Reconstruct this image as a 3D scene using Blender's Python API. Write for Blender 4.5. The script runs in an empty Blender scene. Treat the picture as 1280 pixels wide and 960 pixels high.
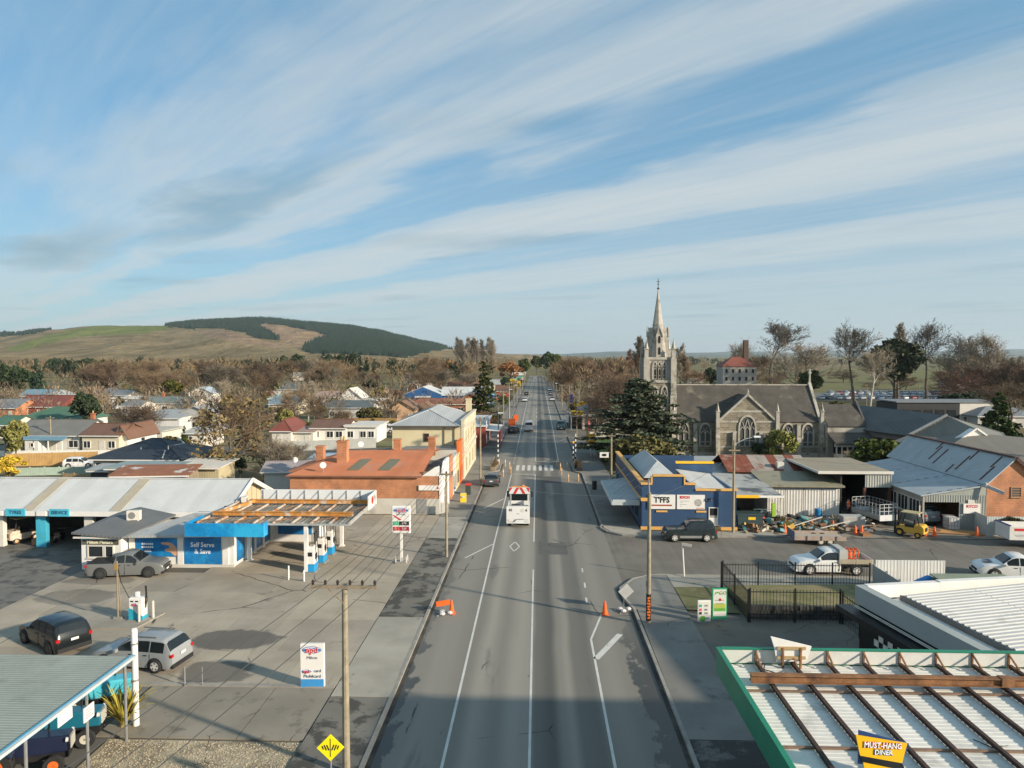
import bpy, bmesh, math, random
import numpy as np
from mathutils import Vector, Matrix, noise as mnoise
S=bpy.context.scene; C=S.collection
R=math.radians; PI=math.pi
# --- camera
F=889.0; H=16.0; YAW=R(2.06); PIT=R(2.32)
cam=bpy.data.objects.new('camera',bpy.data.cameras.new('camera')); C.objects.link(cam)
cam.location=(0,0,H); cam.rotation_euler=(PI/2-PIT,0,YAW)
cam.data.sensor_width=36; cam.data.lens=36*F/1280; cam.data.clip_start=.3; cam.data.clip_end=60000
S.camera=cam
# --- view, world, sun
S.view_settings.view_transform='Standard'; S.view_settings.look='None'
S.view_settings.exposure=1.62; S.view_settings.gamma=1
ELEV=R(19.5); AZ=R(117)                    # sun azimuth clockwise from +Y
SUN=Vector((math.sin(AZ)*math.cos(ELEV),math.cos(AZ)*math.cos(ELEV),math.sin(ELEV)))
W=bpy.data.worlds.new('World'); S.world=W; W.use_nodes=True
def world():
    t=W.node_tree; n=t.nodes; l=t.links; n.clear()
    def M(op,a,b=None,c=None):
        m=n.new('ShaderNodeMath'); m.operation=op
        for i,x in enumerate((a,b,c)):
            if x is None: continue
            if isinstance(x,(int,float)): m.inputs[i].default_value=x
            else: l.new(x,m.inputs[i])
        return m.outputs[0]
    def noise(vec,sc,det,rough=.55,dist=0):
        k=n.new('ShaderNodeTexNoise'); l.new(vec,k.inputs['Vector']); k.inputs['Scale'].default_value=sc
        k.inputs['Detail'].default_value=det; k.inputs['Roughness'].default_value=rough; k.inputs['Distortion'].default_value=dist
        return k.outputs['Fac']
    def comb(x,y,z=0):
        c=n.new('ShaderNodeCombineXYZ')
        for i,v in enumerate((x,y,z)):
            if isinstance(v,(int,float)): c.inputs[i].default_value=v
            else: l.new(v,c.inputs[i])
        return c.outputs[0]
    def ramp(fac,stops,interp='EASE'):
        r=n.new('ShaderNodeValToRGB'); r.color_ramp.interpolation=interp; e=r.color_ramp.elements
        while len(e)<len(stops): e.new(.5)
        for el,(p,c) in zip(e,stops): el.position=p; el.color=(c,c,c,1) if isinstance(c,(int,float)) else (*c,1)
        l.new(fac,r.inputs[0]); return r.outputs[0]
    def mix(f,a,b):
        m=n.new('ShaderNodeMix'); m.data_type='RGBA'
        for s,v in ((m.inputs[0],f),(m.inputs[6],a),(m.inputs[7],b)):
            if isinstance(v,(int,float)): s.default_value=v
            elif isinstance(v,tuple): s.default_value=(*v,1)
            else: l.new(v,s)
        return m.outputs[2]
    sky=n.new('ShaderNodeTexSky'); sky.sky_type='NISHITA'; sky.sun_disc=False
    sky.sun_elevation=ELEV; sky.sun_rotation=AZ; sky.altitude=50; sky.air_density=1.0; sky.dust_density=.6; sky.ozone_density=2.0
    tc=n.new('ShaderNodeTexCoord'); sp=n.new('ShaderNodeSeparateXYZ'); l.new(tc.outputs['Generated'],sp.inputs[0])
    x,y,z=sp.outputs
    zc=M('MAXIMUM',z,.012); zs=M('ADD',zc,.02)
    p=M('DIVIDE',M('ADD',M('MULTIPLY',x,.738),M('MULTIPLY',y,.674)),zc)
    q=M('DIVIDE',M('ADD',M('MULTIPLY',x,-.674),M('MULTIPLY',y,.738)),zc)
    ap=M('ABSOLUTE',p)
    big=noise(comb(M('MULTIPLY',p,.55),M('MULTIPLY',q,.30)),1.0,4,.5)
    wig=noise(comb(M('MULTIPLY',p,1.6),M('MULTIPLY',q,.55),3.1),1.0,5,.55,.4)
    st=noise(comb(M('MULTIPLY',p,2.6),M('MULTIPLY',q,.16),7.7),1.0,8,.62,.5)
    fi=noise(comb(M('MULTIPLY',p,9.0),M('MULTIPLY',q,.9),1.7),1.0,6,.6,.8)
    pw=M('ADD',M('ADD',ap,M('MULTIPLY',M('SUBTRACT',big,.5),1.5)),M('MULTIPLY',M('SUBTRACT',wig,.5),.95))
    band=ramp(M('DIVIDE',pw,10.0),[(0,.10),(.055,.16),(.095,.46),(.13,.55),(.155,.30),(.185,.62),(.215,.58),(.245,.14),(.285,.12),(.315,.62),(.36,.85),(.41,.72),(.455,.30),(.50,.22),(.565,.68),(.66,.72),(.75,.42),(.86,.55),(1,.5)])
    dens=M('ADD',band,M('ADD',M('MULTIPLY',M('SUBTRACT',st,.5),.46),M('MULTIPLY',M('SUBTRACT',fi,.5),.46)))
    mr=n.new('ShaderNodeMapRange'); mr.interpolation_type='SMOOTHSTEP'; l.new(dens,mr.inputs[0])
    for i,v in enumerate((-.20,1.10,0,1)): mr.inputs[i+1].default_value=v
    d=mr.outputs[0]
    # the blue of the sky is taken a little towards teal, as the photograph shows it
    tint=n.new('ShaderNodeMix'); tint.data_type='RGBA'; tint.blend_type='MULTIPLY'; tint.inputs[0].default_value=1
    l.new(sky.outputs[0],tint.inputs[6]); tint.inputs[7].default_value=SKY_TINT
    base=mix(.72,tint.outputs[2],SKY_BLUE)
    vm=n.new('ShaderNodeVectorMath'); vm.operation='DOT_PRODUCT'; l.new(tc.outputs['Generated'],vm.inputs[0]); vm.inputs[1].default_value=SUN
    glow=M('MULTIPLY_ADD',M('POWER',M('MAXIMUM',vm.outputs['Value'],0),3),.9,1)   # cloud near the sun scatters more light forward
    cl=n.new('ShaderNodeVectorMath'); cl.operation='SCALE'; cl.inputs[0].default_value=CLOUD; l.new(glow,cl.inputs['Scale'])
    col=mix(M('MULTIPLY',d,.93),base,cl.outputs[0])
    # thicker grey cloud lying in the veil, in two long patches and wherever the slow noise is high
    def patch(pc,qc,pw_,qw):
        a=M('DIVIDE',M('SUBTRACT',pw2,pc),pw_); b=M('DIVIDE',M('SUBTRACT',q,qc),qw)
        return M('SUBTRACT',1.0,M('ADD',M('MULTIPLY',a,a),M('MULTIPLY',b,b)))
    pw2=M('ADD',p,M('MULTIPLY',M('SUBTRACT',wig,.5),1.1))
    g=M('MAXIMUM',M('MAXIMUM',patch(1.7,5.2,.42,2.2),patch(1.15,8.2,.5,2.4)),M('MULTIPLY',M('SUBTRACT',big,.56),5.0))
    g=M('MINIMUM',M('MAXIMUM',g,0),1)
    col=mix(M('MULTIPLY',M('MULTIPLY',g,M('ADD',.45,wig)),.62),col,(.66,1.16,1.48))
    hz=ramp(z,[(0,.9),(.035,.62),(.12,.22),(.3,0)])
    col=mix(M('MULTIPLY',hz,.75),col,HORIZON)
    bg=n.new('ShaderNodeBackground'); bg.inputs[1].default_value=.1
    l.new(col,bg.inputs[0]); o=n.new('ShaderNodeOutputWorld'); l.new(bg.outputs[0],o.inputs[0])
SKY_TINT=(.55,.75,.85,1); SKY_BLUE=(.40,1.02,1.50); CLOUD=(2.10,2.28,2.31); HORIZON=(1.76,2.06,2.16)
world()
sun=bpy.data.objects.new('sun',bpy.data.lights.new('sun','SUN')); C.objects.link(sun)
sun.data.energy=2.35; sun.data.angle=R(2); sun.data.color=(1,.86,.68)
sun.rotation_euler=SUN.to_track_quat('Z','Y').to_euler(); sun.location=(60,-30,60)
# --- survey: where a sight line meets a level plane
_fw=Vector((-math.sin(YAW)*math.cos(PIT),math.cos(YAW)*math.cos(PIT),-math.sin(PIT)))
_rt=Vector((math.cos(YAW),math.sin(YAW),0)); _up=_rt.cross(_fw)
def _ray(px,py): return _fw+_rt*((px-640)/F)+_up*((480-py)/F)
def G(px,py,z=0):
    d=_ray(px,py); t=(z-H)/d.z; return (d.x*t,d.y*t)
def ZY(px,py,Y):
    d=_ray(px,py); t=Y/d.y; return (d.x*t,H+d.z*t)
def PX(x,y,z):
    v=Vector((x,y,z-H)); d=v.dot(_fw); return (640+F*v.dot(_rt)/d,480-F*v.dot(_up)/d)
# --- materials
MATS={}
class NT:
    def __init__(s,name):
        s.m=bpy.data.materials.new(name); s.m.use_nodes=True; s.t=s.m.node_tree; s.n=s.t.nodes; s.l=s.t.links
        s.b=s.n['Principled BSDF']
    def new(s,k): return s.n.new(k)
    def put(s,sock,v):
        if isinstance(v,(int,float)): sock.default_value=v
        elif isinstance(v,(tuple,list)): sock.default_value=tuple(v) if len(v)!=3 or sock.type!='RGBA' else (*v,1)
        else: s.l.new(v,sock)
    def math(s,op,a,b=None,c=None):
        m=s.new('ShaderNodeMath'); m.operation=op
        for i,x in enumerate((a,b,c)):
            if x is not None: s.put(m.inputs[i],x)
        return m.outputs[0]
    def pos(s,world=False):
        if world: return s.new('ShaderNodeNewGeometry').outputs['Position']
        return s.new('ShaderNodeTexCoord').outputs['Object']
    def noise(s,vec,sc,det=5,rough=.55,dist=0):
        k=s.new('ShaderNodeTexNoise'); s.put(k.inputs['Vector'],vec); k.inputs['Scale'].default_value=sc
        k.inputs['Detail'].default_value=det; k.inputs['Roughness'].default_value=rough; k.inputs['Distortion'].default_value=dist
        return k.outputs['Fac']
    def mapr(s,v,a,b,c=0,d=1):
        m=s.new('ShaderNodeMapRange'); m.interpolation_type='SMOOTHSTEP'; s.put(m.inputs[0],v)
        for i,x in enumerate((a,b,c,d)): s.put(m.inputs[i+1],x)
        return m.outputs[0]
    def mix(s,f,a,b,bt='MIX'):
        m=s.new('ShaderNodeMix'); m.data_type='RGBA'; m.blend_type=bt
        s.put(m.inputs[0],f); s.put(m.inputs[6],a); s.put(m.inputs[7],b); return m.outputs[2]
    def ramp(s,f,stops,interp='LINEAR'):
        r=s.new('ShaderNodeValToRGB'); r.color_ramp.interpolation=interp; e=r.color_ramp.elements
        while len(e)<len(stops): e.new(.5)
        for el,(p,c) in zip(e,stops): el.position=p; el.color=(c,c,c,1) if isinstance(c,(int,float)) else (*c,1)
        s.put(r.inputs[0],f); return r.outputs[0]
    def scale(s,vec,xyz):
        m=s.new('ShaderNodeMapping'); s.put(m.inputs[0],vec); m.inputs['Scale'].default_value=xyz; return m.outputs[0]
    def sep(s,vec):
        k=s.new('ShaderNodeSeparateXYZ'); s.put(k.inputs[0],vec); return k.outputs
    def bump(s,h,strength=.3,dist=.02):
        b=s.new('ShaderNodeBump'); b.inputs['Strength'].default_value=strength; b.inputs['Distance'].default_value=dist
        s.put(b.inputs['Height'],h); s.l.new(b.outputs[0],s.b.inputs['Normal'])
    def set(s,**k):
        for a,v in k.items(): s.put(s.b.inputs[a],v)
        return s.m
def dk(c,f): return tuple(max(0,min(1,x*f)) for x in c)
def mat(name,col,rough=.7,var=.14,scale=1.2,metal=0,col2=None,t2=(.55,.68),s2=.6,bump=0,bscale=25,wave=None,world=False,spec=.4,coat=0):
    """one surface: base colour with two scales of wear, an optional second colour in patches, grain and ribs"""
    if name in MATS: return MATS[name]
    k=NT(name); P=k.pos(world)
    a=k.noise(P,scale,6,.6); b=k.noise(P,scale*9,4,.6)
    f=k.math('ADD',k.math('MULTIPLY',a,.7),k.math('MULTIPLY',b,.3))
    c=k.mix(k.mapr(f,.3,.7),dk(col,1-var),dk(col,1+var))
    if wave:   # sheets and boards differ a little from one to the next
        fl=k.math('FLOOR',k.math('DIVIDE',k.sep(P)['XYZ'.index(wave[0])],wave[1] if wave[0]=='Z' else .78)); wn=k.new('ShaderNodeTexWhiteNoise'); wn.noise_dimensions='1D'; k.put(wn.inputs['W'],fl)
        c=k.mix(1,c,k.mix(wn.outputs['Value'],(.945,.945,.94),(1.045,1.045,1.045)),'MULTIPLY')
    if col2: c=k.mix(k.mapr(k.noise(P,s2,7,.62),t2[0],t2[1]),c,col2)
    k.set(**{'Base Color':c,'Roughness':rough,'Metallic':metal,'Specular IOR Level':spec})
    if coat: k.set(**{'Coat Weight':coat,'Coat Roughness':.08})
    h=None
    if wave:
        ax,pitch=wave; w=k.new('ShaderNodeTexWave'); w.bands_direction=ax; w.inputs['Scale'].default_value=PI/10/pitch*1.0
        k.put(w.inputs['Vector'],P); h=w.outputs['Fac']; k.bump(h,.22,pitch*.2)
    elif bump: k.bump(k.noise(P,bscale,4,.6),bump,.02)
    MATS[name]=k.m; return k.m
def brickmat(name,c1,c2,mortar,sc=1.0,rough=.85,bw=.46,rh=.16):
    if name in MATS: return MATS[name]
    k=NT(name); P=k.pos(); x,y,z=k.sep(P)
    cb=k.new('ShaderNodeCombineXYZ'); k.put(cb.inputs[0],k.math('ADD',x,y)); k.put(cb.inputs[1],z)
    b=k.new('ShaderNodeTexBrick'); k.put(b.inputs['Vector'],cb.outputs[0])
    for a,v in (('Color1',(*c1,1)),('Color2',(*c2,1)),('Mortar',(*mortar,1)),('Scale',sc),('Mortar Size',.018),('Brick Width',bw),('Row Height',rh)): b.inputs[a].default_value=v
    n=k.mapr(k.noise(P,.8,6),.3,.7); c=k.mix(1.0,b.outputs['Color'],k.mix(n,(.72,.72,.72),(1.12,1.1,1.05)),'MULTIPLY')
    k.set(**{'Base Color':c,'Roughness':rough}); k.bump(b.outputs['Fac'],-.3,.02)
    MATS[name]=k.m; return k.m
def cracks(k,P,c,sc=.25,col=(.03,.028,.022),cut=(.55,.62)):
    w=k.new('ShaderNodeTexNoise'); k.put(w.inputs['Vector'],P); w.inputs['Scale'].default_value=.8; w.inputs['Detail'].default_value=5
    v=k.new('ShaderNodeTexVoronoi'); v.feature='DISTANCE_TO_EDGE'; v.inputs['Scale'].default_value=sc; k.put(v.inputs['Vector'],k.mix(.35,P,w.outputs['Color'],'ADD'))
    return k.mix(k.math('MULTIPLY',k.math('LESS_THAN',v.outputs['Distance'],.006),k.mapr(k.noise(P,.13,3),*cut)),c,col)
def leafmat(name,c1,c2,rough=.7,trans=.0):
    if name in MATS: return MATS[name]
    k=NT(name); g=k.new('ShaderNodeNewGeometry'); oi=k.new('ShaderNodeObjectInfo')
    c=k.mix(g.outputs['Random Per Island'],c1,c2)
    v=k.math('ADD',.8,k.math('MULTIPLY',oi.outputs['Random'],.4))
    hs=k.new('ShaderNodeHueSaturation'); k.put(hs.inputs['Value'],v); k.put(hs.inputs['Color'],c); k.put(hs.inputs['Hue'],k.math('ADD',.49,k.math('MULTIPLY',oi.outputs['Random'],.02)))
    k.set(**{'Base Color':hs.outputs[0],'Roughness':rough,'Specular IOR Level':.15})
    MATS[name]=k.m; return k.m
def glassmat(name,col=(.02,.025,.03),rough=.08):
    if name in MATS: return MATS[name]
    k=NT(name); n=k.noise(k.pos(),1.5,3); c=k.mix(n,dk(col,.6),dk(col,1.6))
    k.set(**{'Base Color':c,'Roughness':rough,'Specular IOR Level':.6}); MATS[name]=k.m; return k.m
def paint(name,col,rough=.35): return mat('paint_'+name,col,rough,.06,.8,coat=.35,spec=.5,col2=dk(col,.78),t2=(.6,.8),s2=2.2)
# --- mesh building
class MB:
    def __init__(s): s.v=[]; s.f=[]; s.m=[]
    def add(s,vs,fs,m=0):
        o=len(s.v); s.v+=[tuple(v) for v in vs]; s.f+=[tuple(i+o for i in f) for f in fs]; s.m+=[m]*len(fs); return s
    def box(s,x0,x1,y0,y1,z0,z1,m=0):
        v=[(x,y,z) for z in (z0,z1) for y in (y0,y1) for x in (x0,x1)]
        return s.add(v,[(0,2,3,1),(4,5,7,6),(0,1,5,4),(1,3,7,5),(3,2,6,7),(2,0,4,6)],m)
    def obb(s,c,d,rot=(0,0,0),m=0):
        from mathutils import Euler
        q=Euler(rot).to_matrix(); c=Vector(c); v=[]
        for z in (-.5,.5):
            for y in (-.5,.5):
                for x in (-.5,.5): v.append(c+q@Vector((x*d[0],y*d[1],z*d[2])))
        return s.add(v,[(0,2,3,1),(4,5,7,6),(0,1,5,4),(1,3,7,5),(3,2,6,7),(2,0,4,6)],m)
    def beam(s,p,q,w,h,m=0):
        """a rectangular bar from p to q, w across (level) and h in its upright direction"""
        p=Vector(p); q=Vector(q); d=(q-p).normalized(); u=Vector((0,0,1)) if abs(d.z)<.95 else Vector((0,1,0))
        a=d.cross(u).normalized(); b=a.cross(d).normalized(); a*=w/2; b*=h/2
        v=[e+i*a+j*b for e in (p,q) for j in (-1,1) for i in (-1,1)]
        return s.add(v,[(0,1,3,2),(4,6,7,5),(0,4,5,1),(1,5,7,3),(3,7,6,2),(2,6,4,0)],m)
    def tube(s,p,q,r0,r1=None,n=6,m=0,caps=True):
        p=Vector(p); q=Vector(q); r1=r0 if r1 is None else r1; d=q-p
        if d.length<1e-6: return s
        d.normalize(); a=d.orthogonal().normalized(); b=d.cross(a); v=[]
        for e,r in ((p,r0),(q,r1)):
            for i in range(n):
                t=2*PI*i/n; v.append(e+(a*math.cos(t)+b*math.sin(t))*r)
        f=[(i,(i+1)%n,n+(i+1)%n,n+i) for i in range(n)]
        if caps: f+=[tuple(range(n-1,-1,-1)),tuple(range(n,2*n))]
        return s.add(v,f,m)
    def path(s,pts,r,n=5,m=0):
        for a,b in zip(pts,pts[1:]): s.tube(a,b,r,r,n,m,True)
        return s
    def poly(s,pts,m=0): return s.add(pts,[tuple(range(len(pts)))],m)
    def prism(s,pts,axis,a,b,m=0):
        """polygon pts extruded along axis from a to b; pts are the two other coordinates in x,y,z order"""
        def P(p,t):
            return {'x':(t,p[0],p[1]),'y':(p[0],t,p[1]),'z':(p[0],p[1],t)}[axis]
        n=len(pts); v=[P(p,a) for p in pts]+[P(p,b) for p in pts]
        return s.add(v,[tuple(range(n)),tuple(range(2*n-1,n-1,-1))]+[(i,n+i,n+(i+1)%n,(i+1)%n) for i in range(n)],m)
    def lathe(s,prof,n=12,c=(0,0,0),m=0,axis='z'):
        v=[]
        for r,z in prof:
            for i in range(n):
                t=2*PI*i/n; a,b=r*math.cos(t),r*math.sin(t)
                p={'z':(a,b,z),'y':(a,z,b),'x':(z,a,b)}[axis]; v.append((c[0]+p[0],c[1]+p[1],c[2]+p[2]))
        f=[]
        for k in range(len(prof)-1):
            for i in range(n): f.append((k*n+i,k*n+(i+1)%n,(k+1)*n+(i+1)%n,(k+1)*n+i))
        if not (axis=='y' and len(prof)>4 and prof[0][0]==prof[-1][0]<max(p[0] for p in prof)): f+=[tuple(range(n-1,-1,-1)),tuple(range((len(prof)-1)*n,len(prof)*n))]   # a tyre stays open
        return s.add(v,f,m)
    def slab(s,a,b,c,d,t,m=0):
        """a sheet of thickness t whose top face is a,b,c,d (counter-clockwise from above)"""
        P=[Vector(x) for x in (a,b,c,d)]; nrm=(P[1]-P[0]).cross(P[3]-P[0]).normalized()*t
        Q=[p-nrm for p in P]
        return s.add(P+Q,[(0,1,2,3),(7,6,5,4),(0,4,5,1),(1,5,6,2),(2,6,7,3),(3,7,4,0)],m)
    def ribs(s,a,b,c,d,pitch,amp,m=0,t=.03):
        """ribbed sheet over a,b,c,d; ribs run from edge ab to edge dc, repeated along ab"""
        A,B,Cc,D=[Vector(x) for x in (a,b,c,d)]; nrm=(B-A).cross(D-A).normalized()
        k=max(2,int((B-A).length/pitch)); v=[]; n=0
        for i in range(k):
            for u,h in ((0,0),(.55,0),(.66,amp),(.89,amp)):
                w=min(1,(i+u)/k)
                for e0,e1 in ((A,B),(D,Cc)): v.append(e0.lerp(e1,w)+nrm*h)
                n+=1
        for e0,e1 in ((A,B),(D,Cc)): v.append(e1)
        n+=1
        s.add(v,[(2*i,2*i+2,2*i+3,2*i+1) for i in range(n-1)],m)
        return s
    def mesh(s,name,mats,smooth=False):
        me=bpy.data.meshes.new(name); me.from_pydata([tuple(v) for v in s.v],[],s.f)
        for m in (mats if isinstance(mats,(list,tuple)) else [mats]): me.materials.append(m)
        if any(s.m): me.polygons.foreach_set('material_index',s.m)
        if smooth: me.polygons.foreach_set('use_smooth',[True]*len(s.f))
        me.update(); return me
    def build(s,name,mats,parent=None,loc=(0,0,0),rz=0,smooth=False,bevel=0,label=None,stuff=False):
        o=bpy.data.objects.new(name,s.mesh(name,mats,smooth)); C.objects.link(o); o.location=loc; o.rotation_euler=(0,0,rz)
        if parent: o.parent=parent
        if bevel:
            b=o.modifiers.new('bevel','BEVEL'); b.width=bevel; b.segments=2; b.limit_method='ANGLE'; b.angle_limit=R(40)
        if label: o['label']=label
        if stuff: o['kind']='stuff'
        return o
def thing(name,label,cat,loc=(0,0,0),rz=0,group=None):
    o=bpy.data.objects.new(name,None); C.objects.link(o); o.location=(loc[0],loc[1],loc[2] if len(loc)>2 else 0); o.rotation_euler=(0,0,rz)
    o.empty_display_size=.2; o['label']=label; o['category']=cat
    if group: o['group']=group
    return o
def tag(o,label,cat,group=None):
    o['label']=label; o['category']=cat
    if group: o['group']=group
    return o
def struct(name,mb,mats,parent=None,**k):
    o=mb.build(name,mats,parent,**k); o['kind']='structure'; return o
KIDS={}
def kids(o):
    return [c for c in S.objects if c.parent==o]
def tree_of(o): return (o,[tree_of(c) for c in kids(o)])
def copy_tree(t,parent=None,loc=None,rz=None,label=None,group=None,scale=None):
    o,ch=t; c=o.copy(); C.objects.link(c)
    if parent is not None: c.parent=parent
    if loc is not None: c.location=(loc[0],loc[1],loc[2] if len(loc)>2 else 0)
    if rz is not None: c.rotation_euler=(0,0,rz)
    if scale is not None: c.scale=scale if isinstance(scale,tuple) else (scale,)*3
    if label: c['label']=label
    if group: c['group']=group
    for k in ch: copy_tree(k,c)
    return c
def share(o,name,parent,loc,rz=0,scale=None):
    """another piece with the mesh of o"""
    c=bpy.data.objects.new(name,o.data); C.objects.link(c); c.parent=parent; c.location=loc; c.rotation_euler=(0,0,rz) if isinstance(rz,(int,float)) else rz
    if scale: c.scale=scale
    return c
def text(parent,body,size,loc,m,rot=(PI/2,0,0),name='lettering',align='CENTER',sx=1,ext=.006,bold=0):
    cu=bpy.data.curves.new(name,'FONT'); cu.body=body; cu.size=size; cu.align_x=align; cu.align_y='CENTER'; cu.extrude=ext; cu.offset=bold
    cu.resolution_u=2; cu.materials.append(m)
    o=bpy.data.objects.new(name,cu); C.objects.link(o); o.parent=parent; o.location=loc; o.rotation_euler=rot; o.scale=(sx,1,1); return o
rnd=random.Random(7); HAZE=5.5e-5
# ---- shared surfaces
WHITE=mat('white_paint',(.72,.70,.66),.55,.06,.7,col2=(.55,.52,.47),t2=(.62,.8))
OFFW=mat('off_white_paint',(.60,.57,.51),.6,.08,.7,col2=(.45,.42,.36),t2=(.6,.8))
CREAM=mat('cream_paint',(.60,.53,.34),.6,.06,.5,col2=(.50,.43,.27),t2=(.58,.8))
GLASS=glassmat('window_glass'); 
DARK=mat('dark_interior',(.012,.012,.013),.9,.3,1)
BLACK=mat('black_paint',(.018,.018,.02),.45,.2,1.5)
RUBBER=mat('tyre_rubber',(.022,.022,.022),.85,.25,6)
STEEL=mat('galvanised_steel',(.36,.37,.37),.45,.15,2,metal=.6)
ALLOY=mat('wheel_alloy',(.50,.49,.47),.4,.15,3)
CONC=mat('kerb_concrete',(.27,.255,.225),.85,.18,1.4,col2=(.13,.12,.10),t2=(.55,.75),bump=.3)
RUST=mat('rusty_steel',(.24,.115,.05),.85,.4,2.2,col2=(.10,.045,.025),t2=(.5,.7),s2=1.6,bump=.3)
ORUST=mat('orange_rusty_steel',(.50,.22,.05),.8,.35,2.5,col2=(.55,.48,.40),t2=(.52,.66),s2=1.2)
TIMBER=mat('weathered_timber',(.25,.20,.14),.85,.25,2.5,bump=.3)
POLE=mat('pole_timber',(.28,.24,.17),.85,.25,3,col2=(.16,.13,.09),t2=(.55,.7))
ORANGE=mat('cone_orange',(.78,.13,.02),.5,.1,3); YELLOW=mat('sign_yellow',(.80,.52,.02),.45,.06,2)
RED=mat('sign_red',(.55,.03,.03),.5,.08,2); BLUE=mat('station_blue',(.012,.17,.42),.4,.12,.6)
TEAL=mat('teal_paint',(.06,.33,.46),.5,.1,1)
# === ground, roads, pavements
def groundmat():
    k=NT('ground_grass_and_soil'); P=k.pos(True); x,y,z=k.sep(P)
    v=k.new('ShaderNodeTexVoronoi'); v.inputs['Scale'].default_value=.0065; k.put(v.inputs['Vector'],k.scale(P,(1,.7,1)))
    vx,vy,vz=k.sep(v.outputs['Color'])
    field=k.ramp(vx,[(0,(.16,.17,.06)),(.35,(.20,.195,.07)),(.6,(.21,.18,.09)),(.85,(.17,.175,.065))],'CONSTANT')
    n=k.noise(P,.06,6,.6); n2=k.noise(P,.9,5,.6)
    town=k.mix(k.mapr(n,.42,.6),(.12,.12,.05),(.20,.17,.115)); town=k.mix(k.mapr(n2,.35,.7),dk((.1,.1,.05),.8),town)
    far=k.mapr(y,230,420)
    c=k.mix(far,town,field); c=k.mix(k.mapr(k.noise(P,.02,5),.35,.7),dk((.2,.17,.1),.8),c)
    k.set(**{'Base Color':c,'Roughness':.95,'Specular IOR Level':.1}); return k.m
g=MB(); xs=[-9000,-3000,-1200,-500,-200,0,200,500,1200,3000,9000]; ys=[-300,-20,100,250,600,1200,2500,5000,9000,16000]
for a,b in zip(xs,xs[1:]):
    for c,d in zip(ys,ys[1:]): g.add([(a,c,-.04),(b,c,-.04),(b,d,-.04),(a,d,-.04)],[(0,1,2,3)])
struct('ground',g,groundmat())
def roadmat():
    k=NT('worn_asphalt'); P=k.pos(True); x,y,z=k.sep(P)
    n=k.noise(P,.35,6,.6); fine=k.noise(P,14,4,.7); strk=k.noise(k.scale(P,(1.6,.05,1)),1,6,.6)
    base=k.mix(k.mapr(k.math('ADD',k.math('MULTIPLY',n,.6),k.math('MULTIPLY',strk,.4)),.35,.65),(.13,.118,.098),(.18,.165,.138))
    # the seal is bleached in the wheel paths and dark with oil and newer bitumen between them
    xw=k.math('ADD',x,k.math('MULTIPLY',k.math('SUBTRACT',k.noise(k.scale(P,(.0,.05,0)),1,3),.5),.7))
    u=k.math('DIVIDE',k.math('ADD',xw,8),16)
    band=k.ramp(u,[(0,.75),(.10,.62),(.19,.75),(.285,.55),(.33,.95),(.385,.60),(.44,.95),(.475,.85),(.50,.30),(.545,.12),(.575,.62),(.60,.80),(.625,.35),(.67,.28),(.70,.62),(.74,.72),(.80,.55),(.90,.62),(1,.7)],'EASE')
    inr=k.math('MULTIPLY',k.math('LESS_THAN',x,6.0),k.math('GREATER_THAN',x,-6.6))
    c=k.mix(k.math('MULTIPLY',inr,k.math('MULTIPLY_ADD',strk,.5,.68)),base,k.mix(band,(.068,.070,.066),(.295,.275,.232)))
    # resealed patch and pocket of damp by the kerbs
    patch=k.mapr(k.noise(k.scale(P,(.5,.07,1)),1,4),.60,.66); c=k.mix(k.math('MULTIPLY',patch,.45),c,(.10,.10,.095))
    edge=k.math('ADD',k.mapr(x,3.9,5.9),k.mapr(x,-5.4,-6.9)); wet=k.mapr(k.math('ADD',k.math('MULTIPLY',edge,.36),k.noise(k.scale(P,(.9,.45,1)),1,7,.65)),.66,.72)
    near=k.mapr(y,47,34); leftp=k.mapr(x,-4,-7); wet=k.math('MULTIPLY',wet,k.math('MAXIMUM',near,k.math('MULTIPLY',leftp,.45)))
    c=k.mix(k.math('MULTIPLY',wet,.82),c,(.022,.023,.022))
    c=cracks(k,P,c,.2,(.022,.022,.02))
    c=k.mix(1,c,k.mix(fine,(.86,.86,.86),(1.14,1.14,1.14)),'MULTIPLY')
    k.set(**{'Base Color':c,'Roughness':k.math('SUBTRACT',.85,k.math('MULTIPLY',wet,.5)),'Specular IOR Level':.35}); k.bump(fine,.25,.01); return k.m
ROAD=roadmat()
m=MB(); m.poly([(-6.75,-10,0),(6.1,-10,0),(6.1,44,0),(8,51.4,0),(8,62.6,0),(6.1,65.5,0),(6.1,140,0),(6.0,560,0),(-6.4,560,0),(-6.75,121,0),(-6.75,111,0),(-6.75,65,0)])
struct('main_road',m,ROAD)
m=MB(); m.poly([(8,51.4,0),(150,51.4,0),(150,62.6,0),(8,62.6,0)]); struct('side_street',m,ROAD)
m=MB(); m.poly([(-6.75,111,0),(-6.75,121.5,0),(-240,124,0),(-240,115,0)]); struct('cross_street',m,ROAD)
m=MB(); m.poly([(6.1,140,0),(140,138,0),(140,147,0),(6.05,150,0)]); struct('cross_street',m,ROAD)
m=MB(); m.poly([(-6.5,215,0),(-200,216,0),(-200,223,0),(-6.5,224,0)]); struct('cross_street',m,ROAD)
def pavemat(name,col,moss,t=(.5,.62),world=True):
    k=NT(name); P=k.pos(world); n=k.noise(P,.8,8,.65); f=k.noise(P,16,4,.7)
    c=k.mix(k.mapr(k.noise(P,.3,5),.3,.7),dk(col,.82),dk(col,1.12)); w=k.mapr(n,*t)
    c=k.mix(k.math('MULTIPLY',w,.9),c,moss); c=cracks(k,P,c,.32); c=k.mix(1,c,k.mix(f,(.86,)*3,(1.14,)*3),'MULTIPLY')
    k.set(**{'Base Color':c,'Roughness':.88}); k.bump(f,.25,.01); return k.m
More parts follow.
